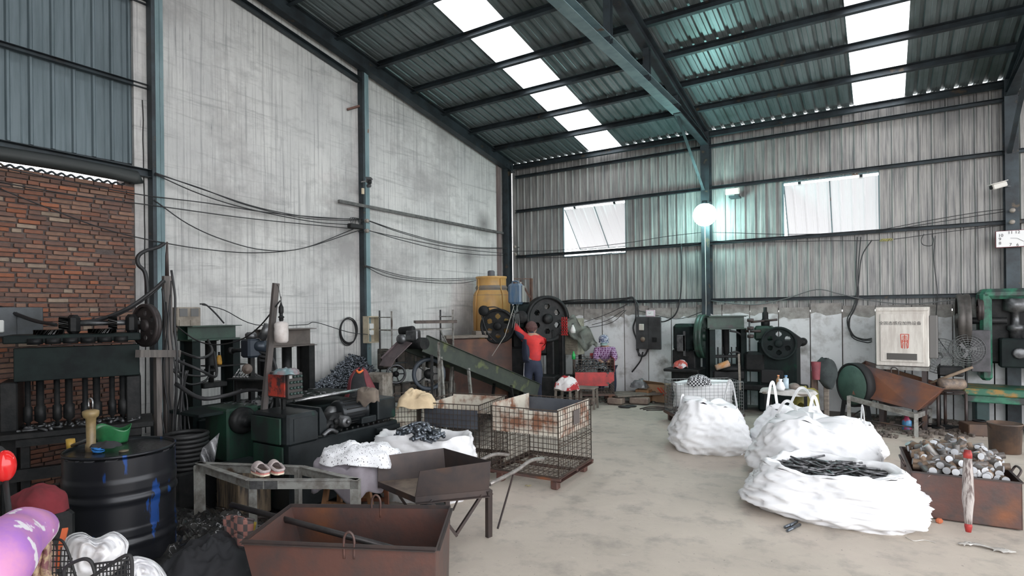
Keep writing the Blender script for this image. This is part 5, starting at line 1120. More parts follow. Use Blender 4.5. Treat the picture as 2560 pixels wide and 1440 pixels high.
# person 2: bent over the red cage sorting parts, plaid shirt, cap and mask
bx = at(1513, 930, 11.75); BX, BY = bx.x, bx.y
t = thing('person', 'person in purple plaid shirt, blue cap and face mask bent over the red cage', 'person', (BX, BY, 0))
plaid = mat('purple plaid', (.16, .05, .16), rough=.9); n, l, b = nd(plaid); tc = n.new('ShaderNodeTexCoord'); sp = n.new('ShaderNodeSeparateXYZ'); l.new(tc.outputs['Object'], sp.inputs[0]); o_ = None
for ax_ in (0, 1, 2):
    m1 = n.new('ShaderNodeMath'); m1.operation = 'MULTIPLY'; m1.inputs[1].default_value = 26.0; l.new(sp.outputs[ax_], m1.inputs[0]); m2 = n.new('ShaderNodeMath'); m2.operation = 'FRACT'; l.new(m1.outputs[0], m2.inputs[0]); m3 = n.new('ShaderNodeMath'); m3.operation = 'LESS_THAN'; m3.inputs[1].default_value = .22; l.new(m2.outputs[0], m3.inputs[0])
    if o_ is None: o_ = m3.outputs[0]
    else: m4 = n.new('ShaderNodeMath'); m4.operation = 'MAXIMUM'; l.new(o_, m4.inputs[0]); l.new(m3.outputs[0], m4.inputs[1]); o_ = m4.outputs[0]
mx = n.new('ShaderNodeMix'); mx.data_type = 'RGBA'; mx.inputs[6].default_value = (.13, .035, .12, 1); mx.inputs[7].default_value = (.42, .30, .45, 1); l.new(o_, mx.inputs[0]); l.new(mx.outputs[2], b.inputs['Base Color'])
bd = [B(.03, .05, .62), B(.03, .04, .85), B(.0, -.03, 1.02), B(-.03, -.09, 1.09), B(-.05, -.16, 1.15), B(-.05, -.18, 1.20), B(-.17, -.08, 1.0), B(-.22, -.16, .82), B(-.13, -.32, .80), B(.14, -.08, 1.0), B(.17, -.2, .83), B(.02, -.34, .80), B(-.08, -.05, .55), B(-.10, -.08, .28), B(-.1, .0, .05), B(.12, -.05, .55), B(.14, -.08, .28), B(.14, 0, .05)]
skin('body', bd, [(0, 1), (1, 2), (2, 3), (3, 4), (4, 5), (2, 6), (6, 7), (7, 8), (2, 9), (9, 10), (10, 11), (0, 12), (12, 13), (13, 14), (0, 15), (15, 16), (16, 17)], [.11, .11, .08, .045, .075, .06, .05, .045, .03, .05, .045, .03, .08, .055, .04, .08, .055, .04], skinm, t)
skin('plaid_shirt', bd[:3] + bd[6:8] + [bd[7].lerp(bd[8], .8)] + bd[9:11] + [bd[10].lerp(bd[11], .8)], [(0, 1), (1, 2), (2, 3), (3, 4), (4, 5), (2, 6), (6, 7), (7, 8)], [(.17, .12), (.17, .13), (.13, .12), .08, .065, .05, .08, .065, .05], plaid, t)
skin('trousers', [bd[0], bd[12], bd[13], bd[14], bd[15], bd[16], bd[17]], [(0, 1), (1, 2), (2, 3), (0, 4), (4, 5), (5, 6)], [.14, .10, .08, .06, .10, .08, .06], navy, t)
mb = MB(); mb.ball(B(-.05, -.17, 1.215), .10, 18, 12, (1, 1.1, .95)); mb.grid(lambda u, v: B(-.05, -.17, 1.20) + rt * (.10 * math.cos(PI * u)) - fw * ((.10 + .07 * v) * math.sin(PI * u)) + Vector((0, 0, -.02 - .03 * v)), 12, 3); mb.build('cap', mat('blue speckled cap', (.10, .12, .20), (.45, .46, .5), 30, rough=.95, th=(.48, .56)), t, world=True)
mb = MB(); mb.grid(lambda u, v: B(-.05, -.18, 1.13) + rt * (.068 * math.cos(PI * u)) - fw * (.085 * math.sin(PI * u) + .01) + Vector((0, 0, -.035 + .06 * v)), 12, 4); mb.build('face_mask', mat('pale green mask', (.35, .52, .50), rough=.9), t, world=True)
hand(t, B(-.12, -.33, .80), -fw * 1 + Vector((0, 0, -.5)), rt, skinm, .9); hand(t, B(.01, -.34, .80), -fw + Vector((0, 0, -.5)), rt, skinm, .9)
# ================================================================= RED CAGE with rods
p1, p2 = at(1438, 960, 11.0), at(1536, 960, 10.9); e = p2 - p1; e.z = 0; rz = math.atan2(e.y, e.x) + .08
t = cage('wire_cage', 'red plated wire cage heaped with rods in front of the plaid shirted person', (p1.x, p1.y, 0), rz, e.length, .85, .86, .20, cagew_m, None, None, 12, 12)
w_ = e.length
mb = MB(); mb.prism([(0, -.012, .36), (w_ * .82, -.012, .36), (w_, -.012, .46), (w_, -.012, .62), (0, -.012, .62)], (0, .006, 0)); mb.build('red_plate', red_m, t)
mb = MB(); mb.b2((w_ + .008, 0, .62), (w_ + .014, .85, .88)); mb.b2((.35, .86, .6), (w_, .87, .92)); mb.build('red_plate', red_m, t)
random.seed(17); mb = MB(); R_ = RZ(rz)
for i in range(330):
    u, v = random.random(), random.random(); q = Vector((.04 + u * (w_ - .08), .03 + v * .7, .60 + .20 * math.sin(PI * u) ** .6 * (.5 + .6 * v) + random.uniform(-.03, .01)))
    rod(mb, q, Vector((random.gauss(0, .7), random.gauss(-.6, .5), random.gauss(-.1, .3))), .008, random.uniform(.12, .2), 5)
mb.build('rod_heap', mat('dark rods', (0, 0, 0)), t); COL.objects[-1]['kind'] = 'stuff'
hp = COL.objects[-1]; hp.parent = None; hp.location = Vector((p1.x, p1.y, 0)); hp.rotation_euler = (0, 0, rz); tag(hp, 'tangled heap of thin dark steel rods filling the red cage', 'rods', kind='stuff')
mb = MB()
# low platform under it
for i, (pa, pb) in enumerate((((1528, 990), (1648, 968)),)):
    a, b = at(1532, 985, 11.05), at(1648, 968, 11.35); a.z = b.z = .17
    d_ = (b - a); nn = Vector((-d_.y, d_.x, 0)).normalized() * .5
    t_ = thing('plank_platform', 'worn plank platform laid over bricks beside the red cage', 'platform', (a.x, a.y, 0))
    for k in range(4): mb = MB(); o1 = a + nn * (k / 4 - .3) + Vector((0, 0, .01 * (k % 2))); mb.bar(o1, o1 + d_, .11, .03); mb.build('plank', greyw_m, t_, world=True)
for i, (px, py, s_) in enumerate(((1540, 995, 1), (1599, 997, 1.2), (1475, 993, .7))):
    q = at(px, py, 11.0); tag(MB().cbox((q.x, q.y, .075), (.30 * s_, .2, .12), .02, RZ(.1 * i)).build('stone_block', mat('broken masonry block', (.28, .22, .18), (.18, .13, .11), 6, rough=.95, bump=.5)), ['broken masonry block under the left end of the plank platform', 'larger broken masonry block under the right end of the plank platform', 'dark small block under the front of the red cage'][i], 'block')
# seat with red and white bundle, wooden stool
q = at(1415, 965, 10.3); t = thing('wooden_stool', 'stool under the red and white bundle beside the punch press', 'stool', (q.x, q.y, 0)); MB().cbox((0, 0, .40), (.34, .3, .04), .01).build('seat', greyw_m, t)
for sx in (-1, 1):
    for sy in (-1, 1): MB().bar((sx * .14, sy * .12, .39), (sx * .16, sy * .13, 0), .035).build('leg', greyw_m, t)
mb = MB(); drape(mb, (q.x, q.y, .45), .46, .40, .14, 23, .2, drop=.06, fold=.05); tag(mb.build('red_white_bundle', mat('white and red cloth', (.70, .66, .66), (.40, .03, .035), 3.5, rough=.9, th=(.50, .54)), mods=SOL(.005)), 'red and white cloth bundle thrown over the stool by the punch press', 'cloth')
q = at(1468, 975, 10.6); t = thing('wooden_stool', 'bare grey wooden stool in front of the red cage', 'stool', (q.x, q.y, 0), .15); MB().cbox((0, 0, .38), (.36, .28, .035), .01).build('seat', greyw_m, t)
for sx in (-1, 1):
    for sy in (-1, 1): MB().bar((sx * .15, sy * .11, .37), (sx * .16, sy * .12, 0), .035).build('leg', greyw_m, t)
MB().bar((-.15, -.11, .15), (.15, -.11, .15), .025).build('stretcher', greyw_m, t)
# grey cupboard with hanging tarp and perforated red plastic
q = at(1430, 900, 11.6); t = thing('louvred_cupboard', 'old cream louvred cupboard behind the hanging tarpaulin', 'cupboard', (q.x, q.y, 0)); MB().cbox((0, 0, 1.28), (.42, .3, .72), .01).build('case', mat('dirty cream', (.30, .28, .22), (.16, .14, .11), 5, rough=.7), t)
for k in range(9): MB().box((0, -.155, 1.02 + k * .045), (.22, .012, .02), RX(.4)).build('louvre', MT['dirty cream'], t)
for sx in (-.18, .18): MB().bar((sx, 0, .92), (sx, 0, 0), .05).build('leg', grease_m, t)
mb = MB(); tp = [at(1410, 785, 11.2), at(1440, 790, 11.25), at(1480, 850, 11.3)]
mb.grid(lambda u, v: at(1408 + 80 * u + 6 * math.sin(v * 9), 788 + 60 * u * u + (20 + 42 * math.sin(PI * u)) * v + 8 * math.sin(u * 14 + v * 5), 11.2 + .05 * math.sin(u * 20 + v * 8)), 20, 12); tag(mb.build('hanging_tarp', mat('grey green tarp', (.16, .175, .15), (.10, .11, .10), 6, rough=.8), mods=SOL(.004)), 'grey green tarpaulin slung between the cupboard and the wall', 'tarp')
q = at(1411, 815, 10.9); t = thing('red_guard', 'perforated red plastic guard hanging beside the big flywheel', 'guard', q); mb = MB()
for i in range(3):
    for j in range(6): mb.box((-.045 + i * .045, 0, -.14 + j * .056), (.018, .02, .056)); mb.box((-.045 + i * .045, 0, -.165 + j * .056), (.045, .02, .02))
mb.build('plate', red_m, t)
q = at(1432, 822, 11.0); t = thing('white_funnel', 'small white plastic funnel bottle beside the red guard', 'bottle', q); MB().lathe([(0, -.08), (.05, -.08), (.055, -.03), (.03, .04), (.018, .05), (.018, .08), (0, .08)], (0, 0, 0), 14).build('bottle', mat('off white plastic', (.62, .62, .60), rough=.5), t); MB().cyl((0, 0, .08), (0, 0, .1), .02, 10).build('cap', black_m, t)
q = at(1434, 889, 11.0); tag(MB().lathe([(0, -.07), (.035, -.07), (.035, .02), (.015, .05), (.015, .08), (0, .08)], q, 14).build('green_bottle', mat('green plastic', (.02, .35, .08), rough=.3)), 'bright green bottle beside the red cage', 'bottle')
# pile of ball studs against the plaster wall + draped jacket
random.seed(4); mb = MB(); pc = at(868, 965, 8.9)
for i in range(1100):
    px = random.uniform(775, 962); base = 985; hgt = 75 * math.exp(-((px - 885) / 55) ** 2) + 22; py = base - hgt * random.random() ** .5; Z = 7.4 / (.541 - .841 * (px - 1280) / F) - .85 + .6 * (base - py) / 90 + random.uniform(-.08, .08)
    q = at(px, py, Z); d_ = rnd_dir(.7); rod(mb, q, d_, .009, .11, 4); mb.ball(q + d_ * .055, .015, 5, 3)
tag(mb.build('ball_stud_pile', bolt_m), 'great pile of blue black ball studs against the plaster wall', 'stud pile', kind='stuff')
mb = MB(); mb.grid(lambda u, v: at(778 + 184 * u, 992 - (75 * math.exp(-((778 + 184 * u - 885) / 55) ** 2) + 14) * v, 7.4 / (.541 - .841 * (778 + 184 * u - 1280) / F) - .75 + .6 * v), 20, 6); tag(mb.build('stud_core', grease_m, mods=SOL(.02)), 'dark solid core of the great stud pile by the plaster wall', 'stud pile', kind='stuff')
q = at(902, 950, 7.8); t = thing('draped_jacket', 'maroon and black jacket with an orange collar hunched over a seat before the stud pile', 'jacket', (q.x, q.y, q.z - .2))
def jk(u, v):
    a = PI * (u * 1.0); r_ = .19 * (1 - v) ** .5 + .02; return q + rt * (r_ * math.cos(a) * 1.05 + .01 * math.sin(7 * v)) - fw * (r_ * math.sin(a) * .9) + Vector((0, 0, -.24 + .40 * v + .012 * math.sin(9 * u)))
mb = MB(); mb.grid(lambda u, v: jk(u * .30, v), 10, 14); mb.grid(lambda u, v: jk(.70 + u * .3, v), 10, 14); mb.build('maroon_panel', mat('maroon nylon', (.20, .035, .045), (.13, .025, .035), 5, rough=.6), t, world=True, mods=SOL(.012))
mb = MB(); mb.grid(lambda u, v: jk(.28 + u * .44, v * .95), 12, 14); mb.build('black_panel', cloth_dark, t, world=True, mods=SOL(.008))
mb = MB(); mb.tube(smooth([jk(.3, .93), jk(.5, .9) - fw * .01, jk(.7, .93)], 5), .016, 8); mb.build('orange_collar', mat('orange lining', (.85, .18, .04), rough=.6), t, world=True)
mb = MB(); mb.cbox((q.x, q.y, .36), (.3, .3, .72), .02); mb.build('hidden_seat', grease_m, t, world=True)
q = at(945, 950, 8.4); t = thing('control_cabinet', 'small stained cabinet with a dark window right of the draped jacket', 'cabinet', (q.x, q.y, 0), YAW * 0 + .2); MB().cbox((0, 0, .62), (.34, .25, .6), .01).build('case', mat('stained pale cabinet', (.34, .31, .27), (.12, .10, .08), 6, rough=.7), t); MB().box((0, -.128, .75), (.2, .006, .1)).build('window', black_m, t); MB().bar((-.13, 0, 0), (-.13, 0, .33), .04).build('leg', grease_m, t); MB().bar((.13, 0, 0), (.13, 0, .33), .04).build('leg', grease_m, t)
# ================================================================= BACK WALL items
def wallbox(name, label, cat, px0, py0, px1, py1, off, dep, mt):
    a = onB(px0, py1, off); b = onB(px1, py0, off); w = b.x - a.x; h = b.z - a.z; t = thing(name, label, cat, (a.x, YB - off, a.z)); MB().cbox((w / 2, dep / 2, h / 2), (w, dep, h), .008).build('case', mt, t); return t, w, h
t, w, h = wallbox('switch_cabinet', 'open dark grey switch cabinet on the white wall under the small clock', 'electrical cabinet', 1590, 792, 1622, 872, .22, .17, mat('dark grey enamel', (.055, .058, .06), (.03, .03, .032), 5, rough=.5))
mb = MB(); mb.cbox((w + .13, -.03, h / 2), (.28, .03, h), .01, RZ(-.15)); mb.build('door', MT['dark grey enamel'], t)
mb = MB(); mb.box((w + .13, -.06, h * .3), (.09, .01, .09)); mb.build('door_plate', grease_m, t)
MB().cbox((w * .45, -.01, h * .68), (.10, .05, .13), .01).build('breaker', mat('cream switch', (.5, .47, .42), rough=.5), t)
MB().lathe([(0, 0), (.05, 0), (.05, .03), (0, .03)], (w * .55, 0, h * .3), 16, (0, -1, 0)).build('contactor', mat('brown coil', (.18, .13, .10)), t)
t, w, h = wallbox('small_clock', 'small pink framed square clock standing on the open switch cabinet', 'clock', 1614, 775, 1637, 792, .2, .03, mat('pale pink plastic', (.55, .42, .48), rough=.5)); MB().box((w / 2, -.003, h / 2), (w * .75, .004, h * .7)).build('clock_face', mat('white clock face', (.75, .75, .75), rough=.3), t); mb = MB(); mb.bar((w / 2, -.007, h / 2), (w * .3, -.007, h * .6), .004); mb.bar((w / 2, -.007, h / 2), (w * .62, -.007, h * .62), .004); mb.build('clock_hand', black_m, t)
# big white wall clock at right
t, w, h = wallbox('wall_clock', 'white rectangular wall clock hung on the column at the right edge', 'clock', 2489, 571, 2600, 620, .33, .05, mat('maroon clock case', (.20, .04, .05), rough=.5))
MB().box((w / 2, -.004, h / 2), (w - .015, .006, h - .015)).build('clock_face', MT['white clock face'], t)
def text(body, size, loc, rot, mt, par, name='numeral', al='CENTER'):
    cu_ = bpy.data.curves.new(name, 'FONT'); cu_.body = body; cu_.size = size; cu_.align_x = al; cu_.align_y = 'CENTER'; cu_.extrude = .0008; cu_.materials.append(mt)
    o = bpy.data.objects.new(name, cu_); COL.objects.link(o); bpy.context.view_layer.update(); me = bpy.data.meshes.new_from_object(o.evaluated_get(bpy.context.evaluated_depsgraph_get())); bpy.data.objects.remove(o)
    o = bpy.data.objects.new(name, me); COL.objects.link(o); o.location = loc; o.rotation_euler = rot; o.parent = par; return o
for s_, fx, fz in (('12', .5, .86), ('1', .66, .86), ('2', .84, .72), ('3', .88, .5), ('4', .84, .28), ('5', .66, .14), ('6', .5, .12), ('7', .34, .14), ('8', .10, .26), ('9', .10, .5), ('10', .12, .72), ('11', .34, .86)):
    text(s_, .06, (w * fx, -.009, h * fz), (PI / 2, 0, 0), black_m, t)
mb = MB(); mb.bar((w * .5, -.01, h * .5), (w * .34, -.01, h * .53), .006, .003); mb.bar((w * .5, -.01, h * .5), (w * .64, -.01, h * .30), .006, .003); mb.build('clock_hand', black_m, t)
# floodlight box + glowing lamp on the column
t, w, h = wallbox('floodlight', 'unlit white floodlight under the girt, right of the glowing lamp', 'floodlight', 1813, 468, 1848, 487, .3, .05, mat('floodlight shell', (.72, .70, .64), rough=.4)); MB().box((w / 2, -.004, h / 2), (w * .85, .004, h * .8)).build('front_glass', mat('cream glass', (.8, .78, .68), rough=.15), t); mb = MB(); mb.b2((.05, .05, -.05), (w - .02, .28, -.02)); mb.build('bracket', steel_m, t)
lp = onB(1762, 537, .55)
t = thing('hall_lamp', 'glowing cyan white lamp hanging before the back wall column', 'lamp', lp)
em = mat('cyan white lamp glass', (1, 1, 1), rough=.3, emis=(.55, 1.0, .95), es=30); MB().ball((0, 0, 0), .21, 24, 16).build('globe', em, t)
MB().lathe([(0, .26), (.05, .26), (.06, .18), (.09, .14), (0, .14)], (0, 0, 0), 16).build('lamp_cap', steel_m, t); MB().bar((0, 0, .22), (0, .45, .3), .025).build('lamp_arm', steel_m, t)
ld = bpy.data.lights.new('lamp_light', 'POINT'); ld.color = (.45, 1.0, .92); ld.energy = 26; ld.shadow_soft_size = .17; lo = bpy.data.objects.new('lamp_light', ld); COL.objects.link(lo); lo.parent = t; lo.location = (0, -.22, 0)
tag(MB().tube([lp + Vector((0, 0, -.17)), (lp.x, lp.y + .02, 1.9), (lp.x - .02, lp.y, 1.0)], .006, 6).build('pull_cord', mat('pale cord', (.5, .52, .48))), 'pale cord hanging from the glowing lamp', 'cord')
# security cameras
def cctv(base, d, label, mt):
    base = Vector(base); d = Vector(d).normalized(); t = thing('security_camera', label, 'camera', base); up_v = Vector((0, 0, 1)); h_ = base + Vector(d) * .02
    rx = Matrix((d, up_v.cross(d).normalized(), d.cross(up_v.cross(d).normalized()))).transposed()
    MB().cbox(base, (.20, .075, .075), .012, rx).build('camera_body', mt, t, world=True); MB().box(base + Vector((0, 0, .045)) + d * .02, (.24, .095, .008), rx).build('sun_shield', mt, t, world=True)
    MB().lathe([(0, 0), (.03, 0), (.03, .012), (0, .012)], base + d * .10, 16, d).build('lens', black_m, t, world=True); return t
c_ = onL(922, 452, .45); t = cctv(c_, (.75, -.55, -.35), 'dark security camera on the plaster wall post', mat('dark camera shell', (.06, .06, .065), rough=.5)); MB().bar(c_, onL(904, 455, .12), .02).build('arm', chrome_m, t, world=True); MB().cbox(c_ + Vector((0, 0, -.08)), (.08, .05, .05), .01).build('infrared_lamp', MT['dark camera shell'], t, world=True)
c_ = onB(2497, 464, .5); t = cctv(c_, (-.85, -.4, -.25), 'white security camera beside the right hand column', mat('white camera shell', (.6, .58, .54), rough=.4)); MB().bar(c_, onB(2528, 466, .2), .015).build('arm', chrome_m, t, world=True)
tag(MB().cbox(onL(907, 478, .15), (.03, .05, .10), .006).build('junction_tag', mat('cream junction box', (.62, .52, .38))), 'small cream junction box below the dark security camera', 'junction box')
# insulators + bracket on the middle post
for i, (px, py, fn, off) in enumerate(((917, 552, onL, .2), (917, 577, onL, .2), (1287, 617, onB, .2), (1288, 636, onB, .2), (2531, 526, onB, .35), (2530, 555, onB, .35))):
    q = fn(px, py, off); d_ = (1, 0, 0) if fn is onL else (0, -1, 0); t = thing('insulator', ['upper brown porcelain insulator on the plaster wall post', 'lower brown porcelain insulator on the plaster wall post', 'upper white insulator on the corner post', 'lower white insulator on the corner post', 'upper insulator on the right hand column', 'lower insulator on the right hand column, just above the clock'][i], 'insulator', q); MB().lathe([(0, -.03), (.03, -.03), (.035, -.015), (.022, 0), (.035, .015), (.03, .03), (0, .03)], (0, 0, 0), 14, d_).build('spool', mat('grey porcelain', (.28, .25, .22), rough=.3), t); MB().cyl((0, 0, 0), Vector(d_) * -.2, .008, 6).build('pin', steel_m, t)
q = onL(888, 566, .2); t = thing('cable_box', 'black cable box strapped to the plaster wall post', 'cable box', q); MB().cbox((0, 0, 0), (.10, .26, .07), .01).build('box', black_m, t)
for k in range(4): MB().tube(smooth([(0, -.08 + .03 * k, .03), (.02, -.12 + .04 * k, .12), (0, .05 + .02 * k, .13), (0, .1, .02)], 5), .005, 6).build('loop', wire_m, t)
# overhead cables: (list of px points, wall, offset)
def cable(pts, r, label, grp=None, sm=5, fn=None, off=.12, mt=None):
    P_ = [(at(*p) if fn is None else fn(p[0], p[1], p[2] if len(p) > 2 else off)) for p in pts]; tag(MB().tube(smooth(P_, sm), r, 6).build('cable', mt or wire_m), label, 'cable', grp)
g1 = 'cables strung along the plaster wall'
L1 = 'black cable strung along the plaster wall between the posts'
for off, pts in ((.14, [(388, 432), (520, 478), (650, 520), (780, 543), (905, 548)]), (.15, [(388, 434), (500, 470), (620, 514), (760, 545), (900, 552)]), (.16, [(388, 436), (500, 485), (620, 522), (780, 554), (880, 562)]), (.14, [(0, 418), (180, 455), (360, 488), (520, 508), (700, 535), (905, 550)]), (.14, [(0, 456), (200, 490), (400, 516), (640, 548), (905, 574)]), (.14, [(385, 500), (470, 560), (560, 600), (660, 625), (760, 620), (890, 570)]), (.15, [(0, 472), (120, 520), (270, 575), (410, 607), (520, 624), (640, 632), (760, 620), (900, 575)])):
    L1i = globals().get('L1i', -1) + 1
    cable(pts, .007, ['uppermost black cable swooping from the left post to the middle post', 'black cable just under the uppermost one, swooping to the middle post', 'thinnest of the three cables swooping from the top of the left post', 'black cable crossing the top of the brick wall to the middle post', 'second black cable across the brick wall, ending at the lower insulator', 'thin wire hanging deepest from the left post to the cable box', 'long cable crossing the brick diagonally and sagging lowest on the plaster'][L1i], g1, fn=onL, off=off)
g2 = 'cables from the plaster wall post to the corner'
for pts in ([(918, 550), (1000, 578), (1100, 605), (1190, 618), (1268, 620)], [(918, 551), (1000, 581), (1100, 608), (1190, 620), (1268, 622)], [(918, 575), (1010, 602), (1120, 628), (1200, 637), (1268, 638)], [(918, 576), (1010, 596), (1120, 618), (1200, 628), (1268, 634)]):
    cable(pts, .007, 'black cable sagging from the plaster wall post to the room corner', g2, fn=onL, off=.2)
for pts in ([(912, 663), (1010, 690), (1090, 697), (1190, 695)], [(912, 664), (1000, 692), (1100, 702), (1190, 698)], [(912, 665), (970, 692), (1070, 706), (1150, 708), (1190, 701)]):
    cable(pts, .006, 'thin cable running from the plaster wall post to the cooling tower', 'cables to the cooling tower', fn=onL, off=.15)
g3 = 'cables strung along the back wall'
for pts in ([(1276, 628), (1400, 625), (1560, 608), (1660, 592), (1762, 580)], [(1290, 645), (1450, 642), (1600, 622), (1730, 610), (1762, 602)], [(1762, 580), (1860, 583), (1980, 586), (2120, 582), (2200, 575)], [(1775, 602), (1900, 605), (2060, 602), (2210, 600), (2350, 582), (2530, 560)], [(2190, 577), (2330, 550), (2450, 530), (2530, 521)], [(2190, 580), (2340, 556), (2440, 540), (2530, 526)]):
    L3i = globals().get('L3i', -1) + 1
    cable(pts, .006, ['thin cable across the left window up to the glowing lamp', 'thin cable below the left window up to the lamp column', 'thin cable from the glowing lamp to the right window sill', 'long lower cable from the lamp column to the right hand column', 'upper cable rising from the right window to the right hand column', 'lower cable rising beside it from the right window to the right hand column'][L3i], g3, fn=onB, off=.16)
for pts in ([(1392, 755), (1440, 750), (1500, 750), (1560, 746), (1585, 746), (1590, 790), (1583, 820), (1592, 850)], [(1400, 757), (1480, 756), (1540, 752), (1588, 750), (1596, 800), (1596, 880), (1600, 890)]):
    cable(pts, .016, 'thick black cable looping down to the open switch cabinet', 'thick cables by the switch cabinet', fn=onB, off=.14)
cable([(1703, 610), (1704, 700), (1698, 760), (1685, 790), (1660, 804), (1640, 800)], .014, 'thick black cable dropping from the girt to the switch cabinet door', None, fn=onB, off=.14)
cable([(1592, 872), (1600, 888), (1612, 888), (1622, 870)], .02, 'thick cable looped under the open switch cabinet', None, fn=onB, off=.16)
cable([(1607, 880), (1602, 900), (1592, 915), (1580, 930)], .016, 'thick cable dropping from the switch cabinet to the floor clutter', None, fn=onB, off=.16)
for k, pts in enumerate(([(1460, 806), (1520, 784), (1580, 755)], [(1480, 812), (1520, 800), (1560, 775)], [(1470, 820), (1530, 806), (1565, 775)], [(1590, 752), (1680, 758), (1760, 750)], [(1590, 775), (1690, 797), (1760, 778)])):
    cable(pts, .006, 'thin cable slung across the wall beside the switch cabinet', 'thin cables beside the switch cabinet', fn=onB, off=.1)
g4 = 'cables dropping from the girt by the white cabinet'
for pts in ([(2143, 592), (2140, 680), (2142, 730), (2132, 770), (2118, 800), (2128, 835), (2155, 850), (2180, 850)], [(2152, 592), (2145, 680), (2146, 740), (2136, 775), (2121, 805), (2134, 838), (2160, 848), (2180, 846)], [(2180, 600), (2155, 640), (2147, 700), (2140, 760), (2124, 800), (2130, 842), (2165, 856), (2180, 854)]):
    cable(pts, .010, 'black cable hanging from the girt in a loop to the white cabinet', g4, fn=onB, off=.15)
cable([(2338, 590), (2335, 650), (2343, 730), (2340, 790), (2338, 830), (2370, 880), (2395, 897), (2430, 885)], .007, 'black cable dropping from the girt past the white cabinet', None, fn=onB, off=.15)
cable([(1775, 752), (1880, 762), (1960, 748), (2040, 724), (2100, 735), (2180, 752), (2280, 760), (2400, 748)], .010, 'grey hose slung in a wave along the base girt', None, fn=onB, off=.16, mt=mat('grey hose', (.12, .125, .125), rough=.5))
cable([(2310, 585), (2303, 600), (2308, 612), (2328, 614), (2334, 600), (2330, 588)], .006, 'small loop of cable hanging under the girt left of the clock', None, fn=onB, off=.15)
q = onB(2212, 600, .18); tag(MB().tube([q + Vector((-.06 + .02 * math.cos(i * 1.3), 0, 0)) + Vector((i * .004, .02 * math.sin(i * 1.1), .02 * math.cos(i * 1.1))) for i in range(40)], .006, 6).build('coiled_tie', mat('yellow tie', (.40, .36, .12), rough=.5)), 'yellow and black coiled tie on the cable below the right window', 'cable tie')
# coil of hose on the plaster wall
q = onL(869, 830, .05); t = thing('cable_coil', 'coil of black cable hung on the plaster wall left of the post', 'cable coil', q)
for k in range(6): MB().tube([Vector((.01 * k, (.17 + .008 * math.sin(k * 3)) * math.cos(2 * PI * i / 36) + .006 * math.sin(k), (.21 + .01 * math.cos(k * 2)) * math.sin(2 * PI * i / 36) + .006 * k)) for i in range(36)], .007, 6, closed=True).build('loop', wire_m, t)
# electrical boxes on the plaster wall
a = onL(918, 858, .18); b = onL(943, 790, .18); t = thing('fuse_box', 'open cream fuse box beside the plaster wall post', 'electrical box', (XL + .18, a.y, a.z)); w_ = b.y - a.y; h_ = b.z - a.z; MB().cbox((-.08, w_ / 2, h_ / 2), (.03, w_, h_), .004).build('back_plate', mat('cream painted wood', (.52, .46, .34), (.36, .31, .23), 5, rough=.7), t)
for zz in (.01, h_ - .01): MB().b2((-.09, 0, zz - .01), (.04, w_, zz + .01)).build('side', MT['cream painted wood'], t)
for yy in (.0, w_): MB().b2((-.09, yy - .008, 0), (.04, yy + .008, h_)).build('side', MT['cream painted wood'], t)
MB().cbox((-.03, w_ / 2, h_ * .62), (.05, w_ * .4, h_ * .2), .008).build('switch', mat('white switch', (.7, .7, .68)), t); MB().cbox((-.03, w_ / 2, h_ * .38), (.05, w_ * .4, h_ * .18), .008).build('switch', MT['white switch'], t)
a = onL(442, 810, .2); b = onL(502, 768, .2); t = thing('meter_box', 'dusty cream meter box with two glass windows on the plaster wall', 'electrical box', (XL + .2, a.y, a.z)); w_ = b.y - a.y; h_ = b.z - a.z + .1
mm = mat('dusty cream plastic', (.34, .30, .25), (.2, .17, .14), 5, rough=.7); MB().cbox((-.1, w_ / 2, h_ / 2 - .1), (.2, w_, h_), .01).build('case', mm, t)
for k in (.27, .73): MB().box((.003, w_ * k, h_ * .62 - .05), (.01, w_ * .32, h_ * .32)).build('window', mat('dusty glass', (.10, .10, .10), rough=.3), t); MB().box((.003, w_ * k, h_ * .18 - .05), (.01, w_ * .36, h_ * .28)).build('door', mm, t)
a = onL(-10, 842, .25); b = onL(108, 768, .25); t = thing('grey_cabinet', 'grey sheet steel electrical cabinet on the brick wall behind the drill', 'electrical cabinet', (XL + .25, a.y, a.z)); w_ = b.y - a.y; h_ = b.z - a.z; gc = mat('dark blue grey enamel', (.075, .085, .095), (.05, .055, .06), 5, rough=.5); MB().cbox((-.1, w_ / 2, h_ / 2), (.2, w_, h_), .006).build('case', gc, t); MB().box((.006, w_ * .7, h_ * .45), (.01, w_ * .55, h_ * .8)).build('door', gc, t); MB().cbox((.02, w_ * .08, h_ * .35), (.03, .05, .12), .01).build('white_switch', mat('white switch', (0, 0, 0)), t)
# thick cables left
cable([(0, 768, 5.7), (80, 800, 5.6), (140, 812, 5.5)], .018, 'thick black cable slung over the grey cabinet to the drill'); cable([(411, 700, 5.65), (380, 728, 5.6), (320, 770, 5.5), (250, 798, 5.45), (190, 806, 5.4)], .018, 'thick black cable sweeping from the pale post down behind the flywheel'); cable([(412, 704, 5.66), (375, 738, 5.6), (300, 785, 5.5), (210, 810, 5.45)], .012, 'thinner cable beside the thick one sweeping down behind the flywheel')
cable([(411, 608), (395, 618), (362, 628), (345, 642), (346, 662), (362, 680), (368, 720), (371, 800)], .022, 'thick black hose hooked over the left post like an S', None, fn=onL, off=.2)
cable([(500, 760), (515, 762), (540, 785), (560, 808)], .010, 'short cable from the meter box to the green press', None, fn=onL, off=.3); cable([(505, 762), (560, 775), (640, 812), (760, 812), (790, 806), (870, 830), (925, 837)], .006, 'thin wire sagging across the plaster wall to the cable coil', None, fn=onL, off=.2)
